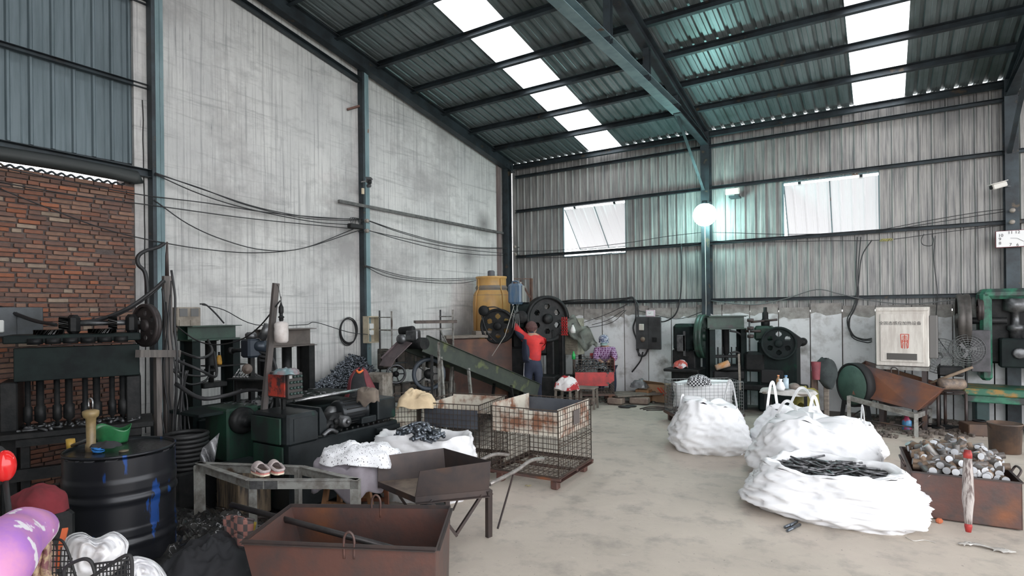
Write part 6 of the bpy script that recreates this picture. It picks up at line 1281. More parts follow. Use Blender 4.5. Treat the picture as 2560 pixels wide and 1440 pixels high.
cable([(440, 815, 6.2), (490, 850, 6.1), (540, 862, 6.0), (600, 850, 5.8), (650, 815, 5.6), (700, 752, 5.4)], .007, 'thin black cable sagging from the post to the leaning mast'); cable([(450, 880, 5.8), (500, 895, 5.7), (530, 880, 6.0), (520, 850, 6.4)], .014, 'grey hose curving into the green headed press'); cable([(440, 900, 5.6), (500, 925, 5.6), (540, 940, 5.9), (535, 880, 6.3)], .014, 'second grey hose below, curving into the green headed press'); cable([(440, 960, 5.5), (500, 995, 5.4), (560, 990, 5.5), (620, 975, 5.8), (680, 978, 6.0)], .020, 'thick black hose running along the machine bed behind the red labelled box')
# ================================================================= BACK RIGHT machines
# left small press with tall wheel guard
q = at(1722, 960, 10.7); t = thing('small_punch_press', 'small dark punch press with a tall flat wheel, left of the green frame press', 'press', (q.x, q.y, 0))
MB().cbox((-.05, 0, 1.28), (.36, .42, .50), .05).build('upper_body', dgreen_m, t); MB().cbox((-.05, .05, .88), (.42, .40, .35), .02).build('lower_body', grease_m, t); MB().cbox((0, 0, .42), (.5, .5, .6), .02).build('pedestal', grease_m, t); MB().cbox((-.02, -.25, .70), (.62, .4, .05), .01).build('table', grease_m, t)
mb = MB(); mb.cbox((-.06, -.23, 1.18), (.16, .06, .30), .01); mb.bar((.0, -.24, 1.4), (0, -.24, .95), .04); mb.build('slide', iron_m, t)
inv_ = Matrix()
wheel('flywheel', t, (.26, 0, 1.30), (1, 0, 0), .40, .13, green_m, 5, .2, .10)
# green frame press
def fpress(px0, px1, Z, pyt, zl):
    a = at(px0, 900, Z); b = at(px1, 900, Z); e = b - a; e.z = 0; w = e.length; zt = CH + (771 - pyt) * Z / F
    t = thing('frame_press', 'open frame hydraulic press with green top beam against the white wall', 'press', (a.x, a.y, 0), math.atan2(e.y, e.x))
    MB().chan((0, 0, zt - .11), (w, 0, zt - .11), .12, .22, .01).build('crosshead', green_m, t); mb = MB(); mb.b2((-.02, -.1, zt), (w + .02, .2, zt + .012)); mb.b2((-.02, -.1, zt - .23), (w + .02, .2, zt - .22)); mb.build('head_plate', green_m, t)
    for x in (.05, w - .05): MB().ibeam((x, .05, 0), (x, .05, zt - .22), .10, .22, .012, (0, 1, 0)).build('upright', dgreen_m, t)
    MB().lathe([(0, 0), (.09, 0), (.09, -.02), (.058, -.02), (.058, -.44), (.04, -.46), (.04, -.6), (.07, -.6), (.07, -.64), (0, -.64)], (w / 2, .05, zt - .22), 20).build('ram', grease_m, t)
    mb = MB(); mb.cbox((w / 2, .05, zt - .72), (w - .15, .12, .05), .01)
    for x in (.25, .38, .62, .75): mb.cyl((w * x, .0, zt - .95), (w * x, .0, zt - .55), .011, 6)
    mb.build('guide_plate', grease_m, t)
    MB().cbox((w / 2, .05, zl), (w - .1, .3, .16), .02).build('table', grease_m, t); mb = MB(); mb.lathe([(0, 0), (.22, 0), (.26, .03), (.2, .1), (0, .12)], (w / 2 + .02, 0, zl + .08), 20); mb.build('bolster', grease_m, t)
    MB().cbox((w / 2, .05, zl / 2), (w - .12, .25, zl - .1), .01).build('front_plate', dgreen_m, t)
    mb = MB(); mb.tube(smooth([(w / 2 + .05, 0, zt - .26), (w / 2 + .2, -.03, zt - .3), (w - .03, 0, zt - .42)], 5), .018, 8); mb.tube(smooth([(w / 2 + .05, 0, zt - .66), (w / 2 + .18, -.03, zt - .64), (w - .05, 0, zt - .74)], 5), .018, 8); mb.build('hose', wire_m, t); return t, w, zt
fp, fw_, fzt = fpress(1772, 1864, 10.35, 790, .62)
q = at(1806, 915, 10.1); tag(MB().tube([q + Vector((-.1, -.05, -.03)), q + Vector((.1, .05, .05))], .05, 10, rs=[.05, .06]).build('wrapped_bundle', mat('paper and orange wrap', (.45, .40, .36), (.45, .2, .06), 4, rough=.8)), 'paper and orange wrapped roll lying on the table of the frame press', 'bundle')
a, b = at(1847, 885, 10.0), at(1850, 975, 9.8); tag(MB().bar(a, b, .035, .03).build('leaning_board', greyw_m), 'grey wooden board leaning inside the frame press', 'board')
# press with round flywheel
q = at(1935, 965, 10.0); t = thing('flywheel_press', 'dark punch press with a six hole flywheel facing the hall', 'press', (q.x, q.y, 0))
MB().cbox((.05, .25, .62), (.62, .6, 1.24), .04).build('body', dgreen_m, t); MB().cbox((-.18, .2, 1.36), (.30, .30, .26), .04).build('top_housing', green_m, t); MB().cbox((.0, .1, .42), (1.0, .5, .10), .02).build('table', grease_m, t); mb = MB(); mb.cbox((-.02, -.06, .62), (.36, .06, .24), .02); mb.build('die_opening_shade', black_m, t)  # solid black block at the die opening, shade put into its colour
mb = MB(); mb.lathe([(0, 0), (.07, 0), (.075, .12), (.05, .16), (.05, .26), (.03, .28), (.03, .36), (0, .36)], (-.16, .2, 1.46), 14); mb.build('lubricator', grease_m, t); mb = MB(); mb.tube([(-.16, .1, 1.58), (-.38, .05, 1.56)], .02, 8); mb.tube([(-.16, .1, 1.58), (.05, .1, 1.60)], .02, 8); mb.tube([(-.45, .0, 1.40), (-.2, .0, 1.40)], .025, 8); mb.build('pipe', rustd_m, t)
wheel('flywheel', t, (.10, -.12, 1.20), (.15, -1, 0), .285, .11, dgreen_m, 6, .22, .15)
mb = MB(); mb.prism([(.25, .0, 1.42), (.47, .0, 1.25), (.40, .0, 1.12), (.3, .0, 1.1)], (0, .12, 0)); mb.build('belt_guard', black_m, t); MB().lathe([(0, -.09), (.07, -.09), (.07, .09), (0, .09)], (.44, .1, 1.22), 14, (0, 1, 0)).build('motor', grease_m, t)
MB().cbox((-.30, .1, .86), (.34, .35, .34), .04).build('cable_nest', grease_m, t)
# valve tree between
q = at(1873, 812, 10.1); t = thing('valve_tree', 'small brass and iron valve tree between the frame press and the flywheel press', 'valve', q); mb = MB(); mb.tube([(0, 0, .12), (0, 0, -.45)], .012, 8); mb.build('riser', iron_m, t)
for z in (.08, -.06, -.2): MB().lathe([(0, -.05), (.03, -.05), (.035, 0), (.03, .05), (0, .05)], (.02, 0, z), 10, (1, 0, 0)).build('valve', rustd_m, t)
# grey wire cage with white sacks in it
t, w_, rz_ = cage_at('wire_cage', 'grey wire cage filled with white sacks behind the left bulk bag', (1690, 958), (1858, 955), .66, 0, .55, cageg_m, CG, 16, .16, 10, r=.0018)
mb = MB(); fn2 = sackblob(mb, (w_ / 2, .28, .17), w_ * .48, .25, .46, 55, .95, nu=48, nv=12); mb.grid(lambda u, v: Vector((fn2(u, 1).x * (1 - v) + w_ / 2 * v, fn2(u, 1).y * (1 - v) + .28 * v, fn2(u, 1).z + .03 * v)), 48, 4, True, True)
o = mb.build('white_sack', sack_m, t); o.parent = None; o.location = t.location; o.rotation_euler = t.rotation_euler; tag(o, 'bulging white sack filling the grey wire cage', 'sack')
q = at(1748, 945, 8.85); ck = mat('black and white check', (.5, .5, .5), rough=.9); n, l, b = nd(ck); tc = n.new('ShaderNodeTexCoord'); c_ = n.new('ShaderNodeTexChecker'); c_.inputs['Scale'].default_value = 38; c_.inputs[1].default_value = (.55, .55, .57, 1); c_.inputs[2].default_value = (.02, .02, .025, 1); l.new(tc.outputs['Object'], c_.inputs[0]); l.new(c_.outputs[0], b.inputs['Base Color'])
mb = MB(); drape(mb, (q.x, q.y, .68), .38, .3, .10, 44, .1, drop=.04, fold=.03); tag(mb.build('checked_cloth', ck, mods=SOL(.004)), 'black and white checked cloth lying on the grey wire cage', 'cloth')
a = at(1700, 1045, 9.2); tag(MB().cbox((a.x, a.y, .13), (.12, .3, .26), .01).build('rusty_pillar', rustd_m), 'stub of rusty steel frame at the left foot of the grey cage', 'steel block')
# low table with bottles
q = at(1968, 985, 8.5); t = thing('side_table', 'low table covered with a white sack, holding bottles behind the bulk bags', 'table', (q.x, q.y, 0)); MB().cbox((0, 0, .56), (.62, .42, .03), .008).build('tabletop', greyw_m, t)
for sx in (-1, 1):
    for sy in (-1, 1): MB().bar((sx * .26, sy * .17, .55), (sx * .26, sy * .17, 0), .04).build('leg', grease_m, t)
mb = MB(); drape(mb, (q.x, q.y, .59), .82, .5, .02, 61, 0, drop=.03, fold=.012); tag(mb.build('table_sack', mat('grey white sack', (.58, .57, .55), (.4, .38, .36), 5, rough=.85), mods=SOL(.004)), 'grubby white sack spread over the low table', 'cloth')
def bottle(px, py, Z, r, h, mt, cap, lbl, sh=.7):
    q = at(px, py, Z); t = thing('bottle', lbl, 'bottle', q); MB().lathe([(0, 0), (r, 0), (r, h * sh), (r * .5, h * .88), (r * .4, h), (0, h)], (0, 0, 0), 18).build('vessel', mt, t); MB().lathe([(0, 0), (r * .55, 0), (r * .55, h * .12), (0, h * .12)], (0, 0, h), 14).build('cap', cap, t)
bottle(1965, 971, 8.4, .038, .17, mat('clear blue plastic', (.45, .55, .62), rough=.15), mat('blue cap', (.15, .3, .5)), 'clear water bottle with a blue cap on the low table', .85)
bottle(1946, 968, 8.5, .03, .16, mat('tea bottle', (.35, .2, .1), rough=.2), mat('orange cap', (.7, .3, .15)), 'tea coloured bottle with an orange cap on the low table')
q = at(1951, 965, 8.35); tag(MB().lathe([(0, -.06), (.05, -.06), (.065, -.02), (.04, .05), (.02, .07), (.03, .1), (0, .1)], q, 14).build('plastic_bag', sack_m), 'knotted white plastic bag beside the water bottle', 'bag')
q = at(1985, 966, 8.4); tag(MB().ball(q, .065, 16, 10, (1.2, .9, .8)).build('round_flask', mat('brown grey flask', (.17, .14, .12), rough=.4)), 'round brown flask lying on the low table', 'flask')
q = at(2015, 980, 8.6); mb = MB(); drape(mb, (q.x, q.y, .50), .4, .3, .1, 71, 0, drop=.2, fold=.05); tag(mb.build('yellow_sack', mat('olive yellow sack', (.28, .24, .05), (.14, .13, .04), 6, rough=.7), mods=SOL(.004)), 'olive yellow woven sack crumpled at the right end of the low table', 'sack')
# jacket on a wooden stand
q = at(2050, 1000, 8.75); t = thing('coat_stand', 'pair of upright timbers carrying a dark coat beside the low table', 'stand', (q.x, q.y, 0)); MB().cbox((-.07, 0, .42), (.09, .07, .84), .01).build('timber', mat('brown timber', (.16, .10, .075), (.09, .06, .05), 5, (5, 5, .6)), t); MB().cbox((.09, -.05, .38), (.07, .07, .76), .01).build('timber', greyw_m, t); MB().bar((-.3, 0, .03), (.3, 0, .03), .1, .06).build('foot', grease_m, t)
q = at(2062, 925, 8.6); mb = MB(); mb.grid(lambda u, v: q + rt * ((.17 * math.sin(PI * v) ** .6 + .03) * math.cos(2 * PI * u) * (1 - .4 * v) + .05 * v) + fw * (.09 * math.sin(2 * PI * u)) + Vector((0, 0, .18 - .46 * v + .03 * noise.noise(Vector((math.cos(2 * PI * u) * 2, v * 4, 3)))) ), 28, 14, True, True); tag(mb.build('dark_coat', mat('grey green coat', (.035, .045, .045), (.02, .025, .026), 6, rough=.9)), 'dark grey green coat hung over the coat stand timbers', 'coat')
q = at(2040, 925, 8.5); mb = MB(); mb.grid(lambda u, v: q + rt * (.07 * math.cos(2 * PI * u) * (1 - .3 * v)) + fw * (.05 * math.sin(2 * PI * u)) + Vector((0, 0, .12 - .26 * v)), 16, 8, True, True); tag(mb.build('maroon_cloth', MT['maroon nylon']), 'maroon cloth hanging in front of the dark coat', 'cloth')
# white induction cabinet on a stand
a, b = at(2190, 918, 8.75), at(2323, 918, 8.35); e = b - a; e.z = 0; w = e.length; rzc = math.atan2(e.y, e.x); zb_ = CH + (767 - 915) * 8.55 / F; zt_ = CH + (767 - 768) * 8.55 / F
t = thing('heating_cabinet', 'grubby white steel cabinet with black lettering and a red stamp', 'cabinet', (a.x, a.y, 0), rzc); cw = mat('grubby white enamel', (.66, .63, .58), (.50, .46, .42), 4, (3, 3, .5), rough=.55, c3=(.24, .20, .17), s3=2.6, t3=(.64, .76))
MB().cbox((w / 2, .3, (zb_ + zt_) / 2), (w, .6, zt_ - zb_), .01).build('case', cw, t); MB().cbox((w / 2, -.012, (zb_ + zt_) / 2 - .02), (w - .12, .02, zt_ - zb_ - .16), .004).build('door', cw, t); MB().b2((.0, -.02, zt_ - .05), (w, .0, zt_ - .02)).build('top_lip', cw, t)
MB().box((w * .5, -.024, zb_ + .14), (w * .62, .006, .12)).build('window_rim', cw, t); MB().box((w * .5, -.028, zb_ + .14), (w * .57, .006, .095)).build('window', mat('dark dusty pane', (.08, .075, .07), rough=.25), t)
MB().cbox((w + .05, .25, (zb_ + zt_) / 2 + .0), (.1, .45, .62), .01).build('side_box', mat('grey side box', (.14, .135, .13)), t)
ink = mat('black ink', (.03, .03, .03)); redi = mat('red ink', (.55, .06, .03))
text('全固态感应加热设备', .058, (w * .47, -.024, zt_ - .24), (PI / 2, 0, 0), ink, t, 'lettering')
# red stamp built as strokes
mb = MB(); sx, sz = w * .56, zt_ - .50
for (x0, z0q, x1, z1q) in ((-.05, .10, .05, .10), (-.05, .10, -.04, -.10), (.05, .10, .04, -.10), (-.03, .07, .03, .07), (-.035, .045, .035, .045), (0, .09, 0, .03), (-.03, .02, .03, .02), (-.03, -.005, .03, -.005), (-.03, .02, -.03, -.03), (.03, .02, .03, -.03), (0, .02, 0, -.11), (-.02, -.03, -.03, -.11), (.02, -.03, .03, -.11)):
    mb.bar((sx + x0, -.025, sz + z0q), (sx + x1, -.025, sz + z1q), .009, .003, (0, 1, 0))
mb.build('red_stamp', redi, t)
for x in (.06, w - .06):
    for y in (.05, .5): MB().bar((x, y, 0), (x, y, zb_), .06).build('leg', rustd_m, t)
mb = MB(); mb.b2((0, 0, zb_ - .06), (w, .6, zb_ - .01)); mb.build('stand_frame', galv_m, t); MB().b2((.05, .1, .3), (w - .05, .5, .34)).build('lower_shelf', rustd_m, t)
# pedestal fan
def fan(px, py, Z, R, label):
    q = at(px, py, Z); t = thing('pedestal_fan', label, 'fan', (q.x, q.y, 0)); ax = Vector((.15, -1, 0)).normalized(); u = Vector((0, 0, 1)).cross(ax).normalized(); mb = MB(); c_ = Vector((0, 0, q.z))
    for r_ in [R * k / 7 for k in range(1, 8)]:
        for s_ in (-1, 1): mb.tube([c_ + (u * math.cos(2 * PI * i / 28) + Z3 * math.sin(2 * PI * i / 28)) * r_ + ax * (.05 * s_ * math.sqrt(max(0, 1 - (r_ / R) ** 2))) for i in range(28)], .0025 if r_ < R * .98 else .006, 4, closed=True)
    for k in range(20):
        d_ = u * math.cos(2 * PI * k / 20) + Z3 * math.sin(2 * PI * k / 20)
        mb.tube([c_ + ax * .05, c_ + d_ * R * .6 + ax * .04, c_ + d_ * R], .0025, 4)
    mb.build('guard', cageg_m, t); mb = MB()
    for k in range(3): an = 2 * PI * k / 3; d_ = u * math.cos(an) + Z3 * math.sin(an); e_ = u * math.cos(an + .7) + Z3 * math.sin(an + .7); mb.prism([c_, c_ + d_ * R * .5, c_ + (d_ + e_).normalized() * R * .55, c_ + e_ * R * .3], ax * .004)
    mb.build('blade', mat('grey blade', (.16, .16, .165)), t); MB().lathe([(0, 0), (.05, 0), (.05, .1), (0, .1)], c_ - ax * .02, 12, -ax).build('motor', grease_m, t); MB().cyl(c_ - ax * .06, (-ax * .06) + Vector((0, 0, .03)), .018, 10).build('pole', grease_m, t); MB().lathe([(0, 0), (.18, 0), (.17, .03), (0, .04)], -ax * .06, 20).build('base', grease_m, t)
fan(2350, 890, 8.55, .26, 'wire guarded fan standing right of the white cabinet'); fan(2418, 875, 8.35, .22, 'wire guarded fan partly hidden behind the green press flywheel')
# green disc blower behind the tilted skip
q = at(2138, 962, 8.95); t = thing('blower_housing', 'round green blower housing behind the tilted rusty skip', 'blower', (q.x, q.y, 0)); ax = Vector((-.75, -.66, 0)); MB().lathe([(0, -.07), (.29, -.07), (.31, -.05), (.31, .05), (.29, .07), (0, .07)], (0, 0, q.z), 36, ax).build('housing', mat('blue green paint', (.085, .15, .12), (.055, .10, .08), 4, rough=.5), t); MB().lathe([(.31, -.065), (.34, -.065), (.34, .065), (.31, .065), (.31, -.065)], (0, 0, q.z), 36, ax).build('rim', black_m, t)
for s_ in (-.15, .15): MB().bar((s_, 0, q.z - .25), (s_ * 1.3, 0, 0), .06).build('leg', grease_m, t)
# tilted rusty skip on a pale frame
LT, RT_ = at(2153, 910, 8.9), at(2357, 972, 7.95); LB, RB = at(2131, 986, 8.9), at(2292, 1026, 8.1); LT2, RT2 = at(2163, 903, 9.6), at(2372, 965, 8.65); LB2, RB2 = at(2160, 975, 9.4), at(2325, 1012, 8.7)
t = thing('tilted_skip', 'rusty orange steel skip tilted on a pale frame before the white cabinet', 'skip', (LB.x, LB.y, 0))
for nm, f_ in (('front_plate', (LB, RB, RT_, LT)), ('back_plate', (LB2, RB2, RT2, LT2)), ('side_plate', (LB, LB2, LT2, LT)), ('side_plate', (RB, RB2, RT2, RT_)), ('bottom_plate', (LB, RB, RB2, LB2))):
    nn = (f_[1] - f_[0]).cross(f_[2] - f_[0]).normalized() * .008; MB().prism(f_, nn).build(nm, rusto_m, t, world=True)
mb = MB(); mb.tube([LT, RT_, RT2, LT2], .010, 6, closed=True); mb.build('rim_bar', rustd_m, t, world=True)
for f_ in (LT.lerp(RT_, .44), LT2.lerp(RT2, .46)):
    e = (RT_ - LT).normalized(); MB().tube(smooth([f_ - e * .05, f_ - e * .05 + Vector((0, 0, .07)), f_ + Vector((0, 0, .10)), f_ + e * .05 + Vector((0, 0, .07)), f_ + e * .05], 5), .008, 8).build('lifting_loop', rustd_m, t, world=True)
a, b = at(2325, 958, 8.4), at(2432, 918, 8.15); t2_ = thing('rough_pole', 'splintered wooden pole resting across the tilted skip', 'pole', a); mb = MB(); mb.tube([a, a.lerp(b, .5), b], .022, 7, rs=[.014, .024, .02]); mb.build('pole', mat('raw split wood', (.26, .19, .13), (.14, .10, .07), 8, (1, 1, 4)), t2_, world=True)
FLt, FRt = at(2122, 990, 8.8), at(2290, 1034, 8.0); FLb, FRb = at(2160, 985, 9.6), at(2325, 1022, 8.8)
t = thing('steel_trestle', 'pale angle iron frame carrying the tilted rusty skip', 'frame', (FLt.x, FLt.y, 0)); 
for a, b in ((FLt, FRt), (FLb, FRb), (FLt, FLb), (FRt, FRb)): MB().bar(a - Vector((0, 0, .03)), b - Vector((0, 0, .03)), .04, .07).build('rail', galv_m, t, world=True)
for q in (FLt, FRt, FLb, FRb): MB().bar(up_(q, 0), q, .07, .05, (1, 0, 0)).build('leg', galv_m, t, world=True)
for a, b in ((FLt, FRt), (FRt, FRb), (FLt, FLb)): MB().tube([up_(a, .12), up_(b, .12)], .012, 6).build('stretcher', rustd_m, t, world=True)
# pipe bench with a heating coil
a, b = at(2345, 985, 8.5), at(2415, 985, 8.25); t = thing('coil_bench', 'tubular bench with a copper brown coil block between skip and green press', 'bench', (a.x, a.y, 0)); 
for q in (a, b, a + fw * .4, b + fw * .4): MB().cyl(up_(q, 0), up_(q, .55), .02, 8).build('leg', rustd_m, t, world=True)
mb = MB(); mb.prism([up_(a, .55), up_(b, .55), up_(b + fw * .4, .55), up_(a + fw * .4, .55)], (0, 0, .03)); mb.build('bench_top', rustd_m, t, world=True)
q = at(2378, 965, 8.3); MB().lathe([(0, -.17), (.075, -.17), (.08, -.1), (.08, .1), (.075, .17), (0, .17)], (q.x, q.y, .68), 18, rt).build('coil', mat('tan coil', (.26, .19, .14), (.10, .08, .07), 9), t, world=True); MB().cbox((q.x, q.y + .1, .86), (.3, .2, .14), .02).build('clamp_block', grease_m, t, world=True)
MB().tube([a + Vector((0, 0, 0)), b], .01).build('tie', rustd_m, t, world=True)
# green press at the right edge
a, b = at(2455, 1050, 8.45), at(2640, 1050, 8.0); e = b - a; e.z = 0; w = e.length; zz = lambda py: CH - (py - 765) * 8.3 / F
t = thing('green_power_press', 'big chipped green power press at the right edge of the hall', 'press', (a.x, a.y, 0), math.atan2(e.y, e.x))
MB().cbox((.06, .3, 1.36), (.14, .6, 1.3), .04).build('side_frame', bgreen_m, t); MB().cbox((w - .06, .3, 1.36), (.14, .6, 1.3), .04).build('side_frame', bgreen_m, t); MB().cbox((w / 2, .3, zz(735)), (w, .6, .15), .05).build('crown', bgreen_m, t)
MB().cbox((w / 2, .35, 1.45), (w - .2, .3, 1.0), .03).build('back_body', grease_m, t); MB().cbox((w / 2 + .02, .1, 1.12), (.42, .25, .42), .02).build('slide', dgreen_m, t); MB().lathe([(0, .38), (.07, .38), (.07, .48), (.1, .5), (.1, .56), (.05, .58), (.05, .75), (.14, .78), (.14, .95), (0, .95)], (w / 2, .12, .95), 20).build('pitman', iron_m, t); MB().lathe([(0, 0), (.07, 0), (.08, .02), (.06, .03), (0, .03)], (w / 2 + .02, -.03, 1.12), 20, (0, -1, 0)).build('boss', iron_m, t)
MB().cbox((w / 2 - .05, .15, .56), (w + .35, .75, .10), .015).build('bolster', mat('green and orange chipped paint', (.03, .13, .08), (.30, .17, .04), 3, (1, 1, 2), rough=.5, th=(.5, .6)), t); MB().cbox((w / 2 - .05, .15, .46), (w + .3, .7, .10), .01).build('bed_band', bgreen_m, t)
for x in (.0, w - .05): MB().cbox((x, .2, .22), (.16, .55, .44), .02).build('leg', mat('dark teal leg', (.03, .06, .06), (.02, .03, .03), 4), t)
MB().cbox((-.02, -.12, 1.15), (.22, .12, .60), .01).build('control_panel', mat('grey purple panel', (.09, .085, .095), (.05, .05, .055), 5), t)
wheel('flywheel', t, (-.20, .1, zz(803)), (1, .0, 0), .40, .16, mat('worn grey brown wheel', (.10, .09, .085), (.06, .055, .05), 5, rough=.5, metal=.4), 6, .25, .12); wheel('pulley', t, (.0, .1, zz(775)), (1, 0, 0), .17, .07, rustd_m, 5, .3, .1); MB().cyl((-.3, .1, zz(803)), (.3, .1, zz(803)), .05, 14).build('crankshaft', grease_m, t)
# buckets
def bucket(px, py, Z, r, h, mt, lbl):
    q = at(px, py, Z); t = thing('steel_bucket', lbl, 'bucket', (q.x, q.y, 0)); MB().lathe([(0, .005), (r * .92, .005), (r, h), (r * 1.04, h), (r * 1.04, h - .015), (r * .97, h - .015), (r * .9, .02), (0, .02)], (0, 0, 0), 28).build('shell', mt, t); MB().tube([(r * 1.02 * math.cos(PI * i / 12), -.02 - .12 * math.sin(PI * i / 12), h - .02 - .08 * math.sin(PI * i / 12)) for i in range(13)], .004, 6).build('bail', rustd_m, t)
bucket(2512, 1100, 7.1, .17, .36, mat('rust banded tin', (.06, .045, .04), (.15, .09, .06), 3, rough=.5), 'large rust banded steel drum bucket at the right edge, before the green press'); bucket(2447, 1030, 8.2, .075, .18, grease_m, 'small black bucket by the leg of the green press')
q = at(2440, 1060, 8.1); tag(MB().cbox((q.x, q.y, .08), (.3, .3, .16), .01, RZ(.3)).build('brown_carton', mat('brown tin', (.12, .07, .045), (.08, .05, .04), 6)), 'low rusty brown tin beside the small black bucket', 'tin')
q = at(2267, 1058, 8.35); tag(MB().lathe([(0, 0), (.055, 0), (.06, .02), (.06, .13), (.03, .17), (.03, .2), (0, .2)], (q.x, q.y, 0.02), 14).build('plastic_drum', mat('blue and red plastic', (.05, .22, .42), (.42, .05, .12), 7, rough=.3, th=(.5, .53))), 'blue and red plastic container under the tilted skip frame', 'container')
# cardboard box, cartons and clutter by the plank platform
q = at(1650, 985, 11.35); t = thing('cardboard_box', 'printed brown cardboard box against the white wall by the planks', 'box', (q.x, q.y, 0), -.1); cb = mat('brown cardboard', (.40, .26, .16), (.33, .21, .13), 4, rough=.9); MB().b2((-.2, -.15, .0), (.2, .15, .34)).build('carton', cb, t); MB().prism([(-.2, -.15, .34), (.2, -.15, .34), (.18, -.3, .40), (-.22, -.3, .42)], (0, 0, .006)).build('flap', cb, t); mb = MB(); mb.bar((.02, -.153, .28), (.15, -.153, .14), .03, .004, (0, 1, 0)); mb.bar((.08, -.153, .29), (.19, -.153, .17), .02, .004, (0, 1, 0)); mb.build('red_stripe', redi, t); text('纸箱', .09, (-.10, -.153, .17), (PI / 2, 0, 0), ink, t, 'lettering')
q = at(1588, 965, 11.3); t = thing('open_carton', 'small open orange brown carton beside the cardboard box', 'box', (q.x, q.y, .0)); plate_box(t, .28, .2, .24, mat('orange brown card', (.32, .17, .08), (.2, .12, .07), 5, rough=.9)); 
q = at(1598, 950, 11.35); mb = MB(); drape(mb, (q.x, q.y, .27), .40, .28, .12, 81, 0, drop=.02, fold=.06); tag(mb.build('black_plastic_bag', mat('clear grey plastic bag', (.10, .10, .105), (.2, .2, .21), 6, rough=.2), mods=SOL(.003)), 'crumpled dark plastic bag on the small open carton', 'bag')
a, b = at(1672, 1010, 10.9), at(1707, 868, 10.9); tag(MB().bar(up_(a, 0), b, .12, .06).build('leaning_timber', mat('dirty timber', (.14, .11, .09), (.08, .065, .06), 6)), 'thick dirty timber leaning left of the small punch press', 'timber')
q = at(1700, 905, 10.5); mb = MB(); drape(mb, (q.x, q.y, .78), .26, .2, .08, 91, 0, drop=.04, fold=.03); tag(mb.build('rag_bundle', mat('red white rag', (.6, .58, .6), (.45, .08, .06), 6, th=(.48, .54)), mods=SOL(.004)), 'red and white rag bundle on the table of the small punch press', 'rag')
# floor bits
for px, py, r_, lb in ((1561, 1020, .2, 'left black slipper lying on the bare floor'), (1576, 1018, .5, 'right black slipper lying on the bare floor')):
    q = fl(px, py, 0); tag(MB().grid(lambda u, v: Vector((q.x, q.y, .02)) + RZ(r_) @ Vector((.12 * math.cos(2 * PI * u) * math.cos(PI * (v - .5)), .045 * math.sin(2 * PI * u) * math.cos(PI * (v - .5)), .025 * math.sin(PI * (v - .5)))), 16, 8).build('black_slipper', rubber_m), lb, 'slipper')
for k in range(3): tag(MB().tube(smooth([fl(1600 + k * 8, 1022 + k * 2, .01), fl(1625, 1017 + k * 4, .015), fl(1660, 1019 + k * 3, .01), fl(1690, 1026 - k, .01)], 5), .010, 6).build('chain', rustd_m), 'dark chain lying on the floor left of the grey cage', 'chain', 'chains on the floor')
def paper(px, py, w, d, lbl, mt, rz=0):
    q = fl(px, py, .004); mb = MB(); mb.grid(lambda u, v: Vector((q.x, q.y, .006)) + RZ(rz) @ Vector((w * (u - .5) * (1 - .2 * math.sin(v * 7)), d * (v - .5) * (1 - .2 * math.sin(5 * u)), .012 * abs(math.sin(u * 5 + v * 4)))), 8, 5); tag(mb.build('paper_scrap', mt, mods=SOL(.001)), lbl, 'scrap')
wp = mat('dirty white paper', (.6, .58, .55), (.4, .37, .34), 8, rough=.9)
paper(1668, 998, .25, .12, 'white paper scrap by the left foot of the grey cage', wp, .4); paper(1320, 1216, .06, .03, 'tiny yellowed leaf scrap on the floor before the nearest wire cage', mat('yellow leaf', (.45, .38, .22)), .3); paper(2478, 1372, .24, .05, 'torn white paper strip on the floor before the billet crate', wp, -.2); paper(2415, 1362, .10, .05, 'curled end of torn paper left of the paper strip', wp, .8); paper(2500, 1378, .10, .07, 'crushed paper lying on the torn strip', wp, .1)
tag(MB().tube(smooth([fl(2264, 1343, .004), fl(2285, 1352, .006), fl(2310, 1350, .004), fl(2338, 1356, .004)], 5), .003, 5).build('string', wp), 'frayed white string on the floor right of the front bulk bag', 'string')
q = fl(2348, 1302, .02); tag(MB().cbox(q, (.05, .04, .04), .012, RZ(.4)).build('brick_chip', mat('orange brick', (.45, .13, .06), rough=.9)), 'orange brick chip at the foot of the billet crate', 'brick chip')
# swarf and rubble under the back wall and around the black machines
random.seed(77); mb = MB()
for i in range(420):
    px = random.uniform(2090, 2460); q = fl(px, random.uniform(1040, 1098), 0); q.y = min(q.y, 11.3 - random.random() * .2); s_ = random.uniform(.01, .05); mb.cbox((q.x, q.y, s_ * .4), (s_ * 2, s_ * random.uniform(.5, 1.5), s_), s_ * .2, RZ(random.random() * 3))
for i in range(150):
    px = random.uniform(1440, 1720); q = fl(px, random.uniform(988, 1010), 0); q.y = min(q.y, 11.3 - random.random() * .2); s_ = random.uniform(.01, .035); mb.cbox((q.x, q.y, s_ * .4), (s_ * 2, s_, s_), s_ * .2, RZ(random.random() * 3))
tag(mb.build('rubble', mat('brown rubble', (.16, .13, .11), (.07, .06, .055), 3, rough=.9)), 'brown rubble and swarf strewn along the foot of the back wall', 'rubble', kind='stuff')
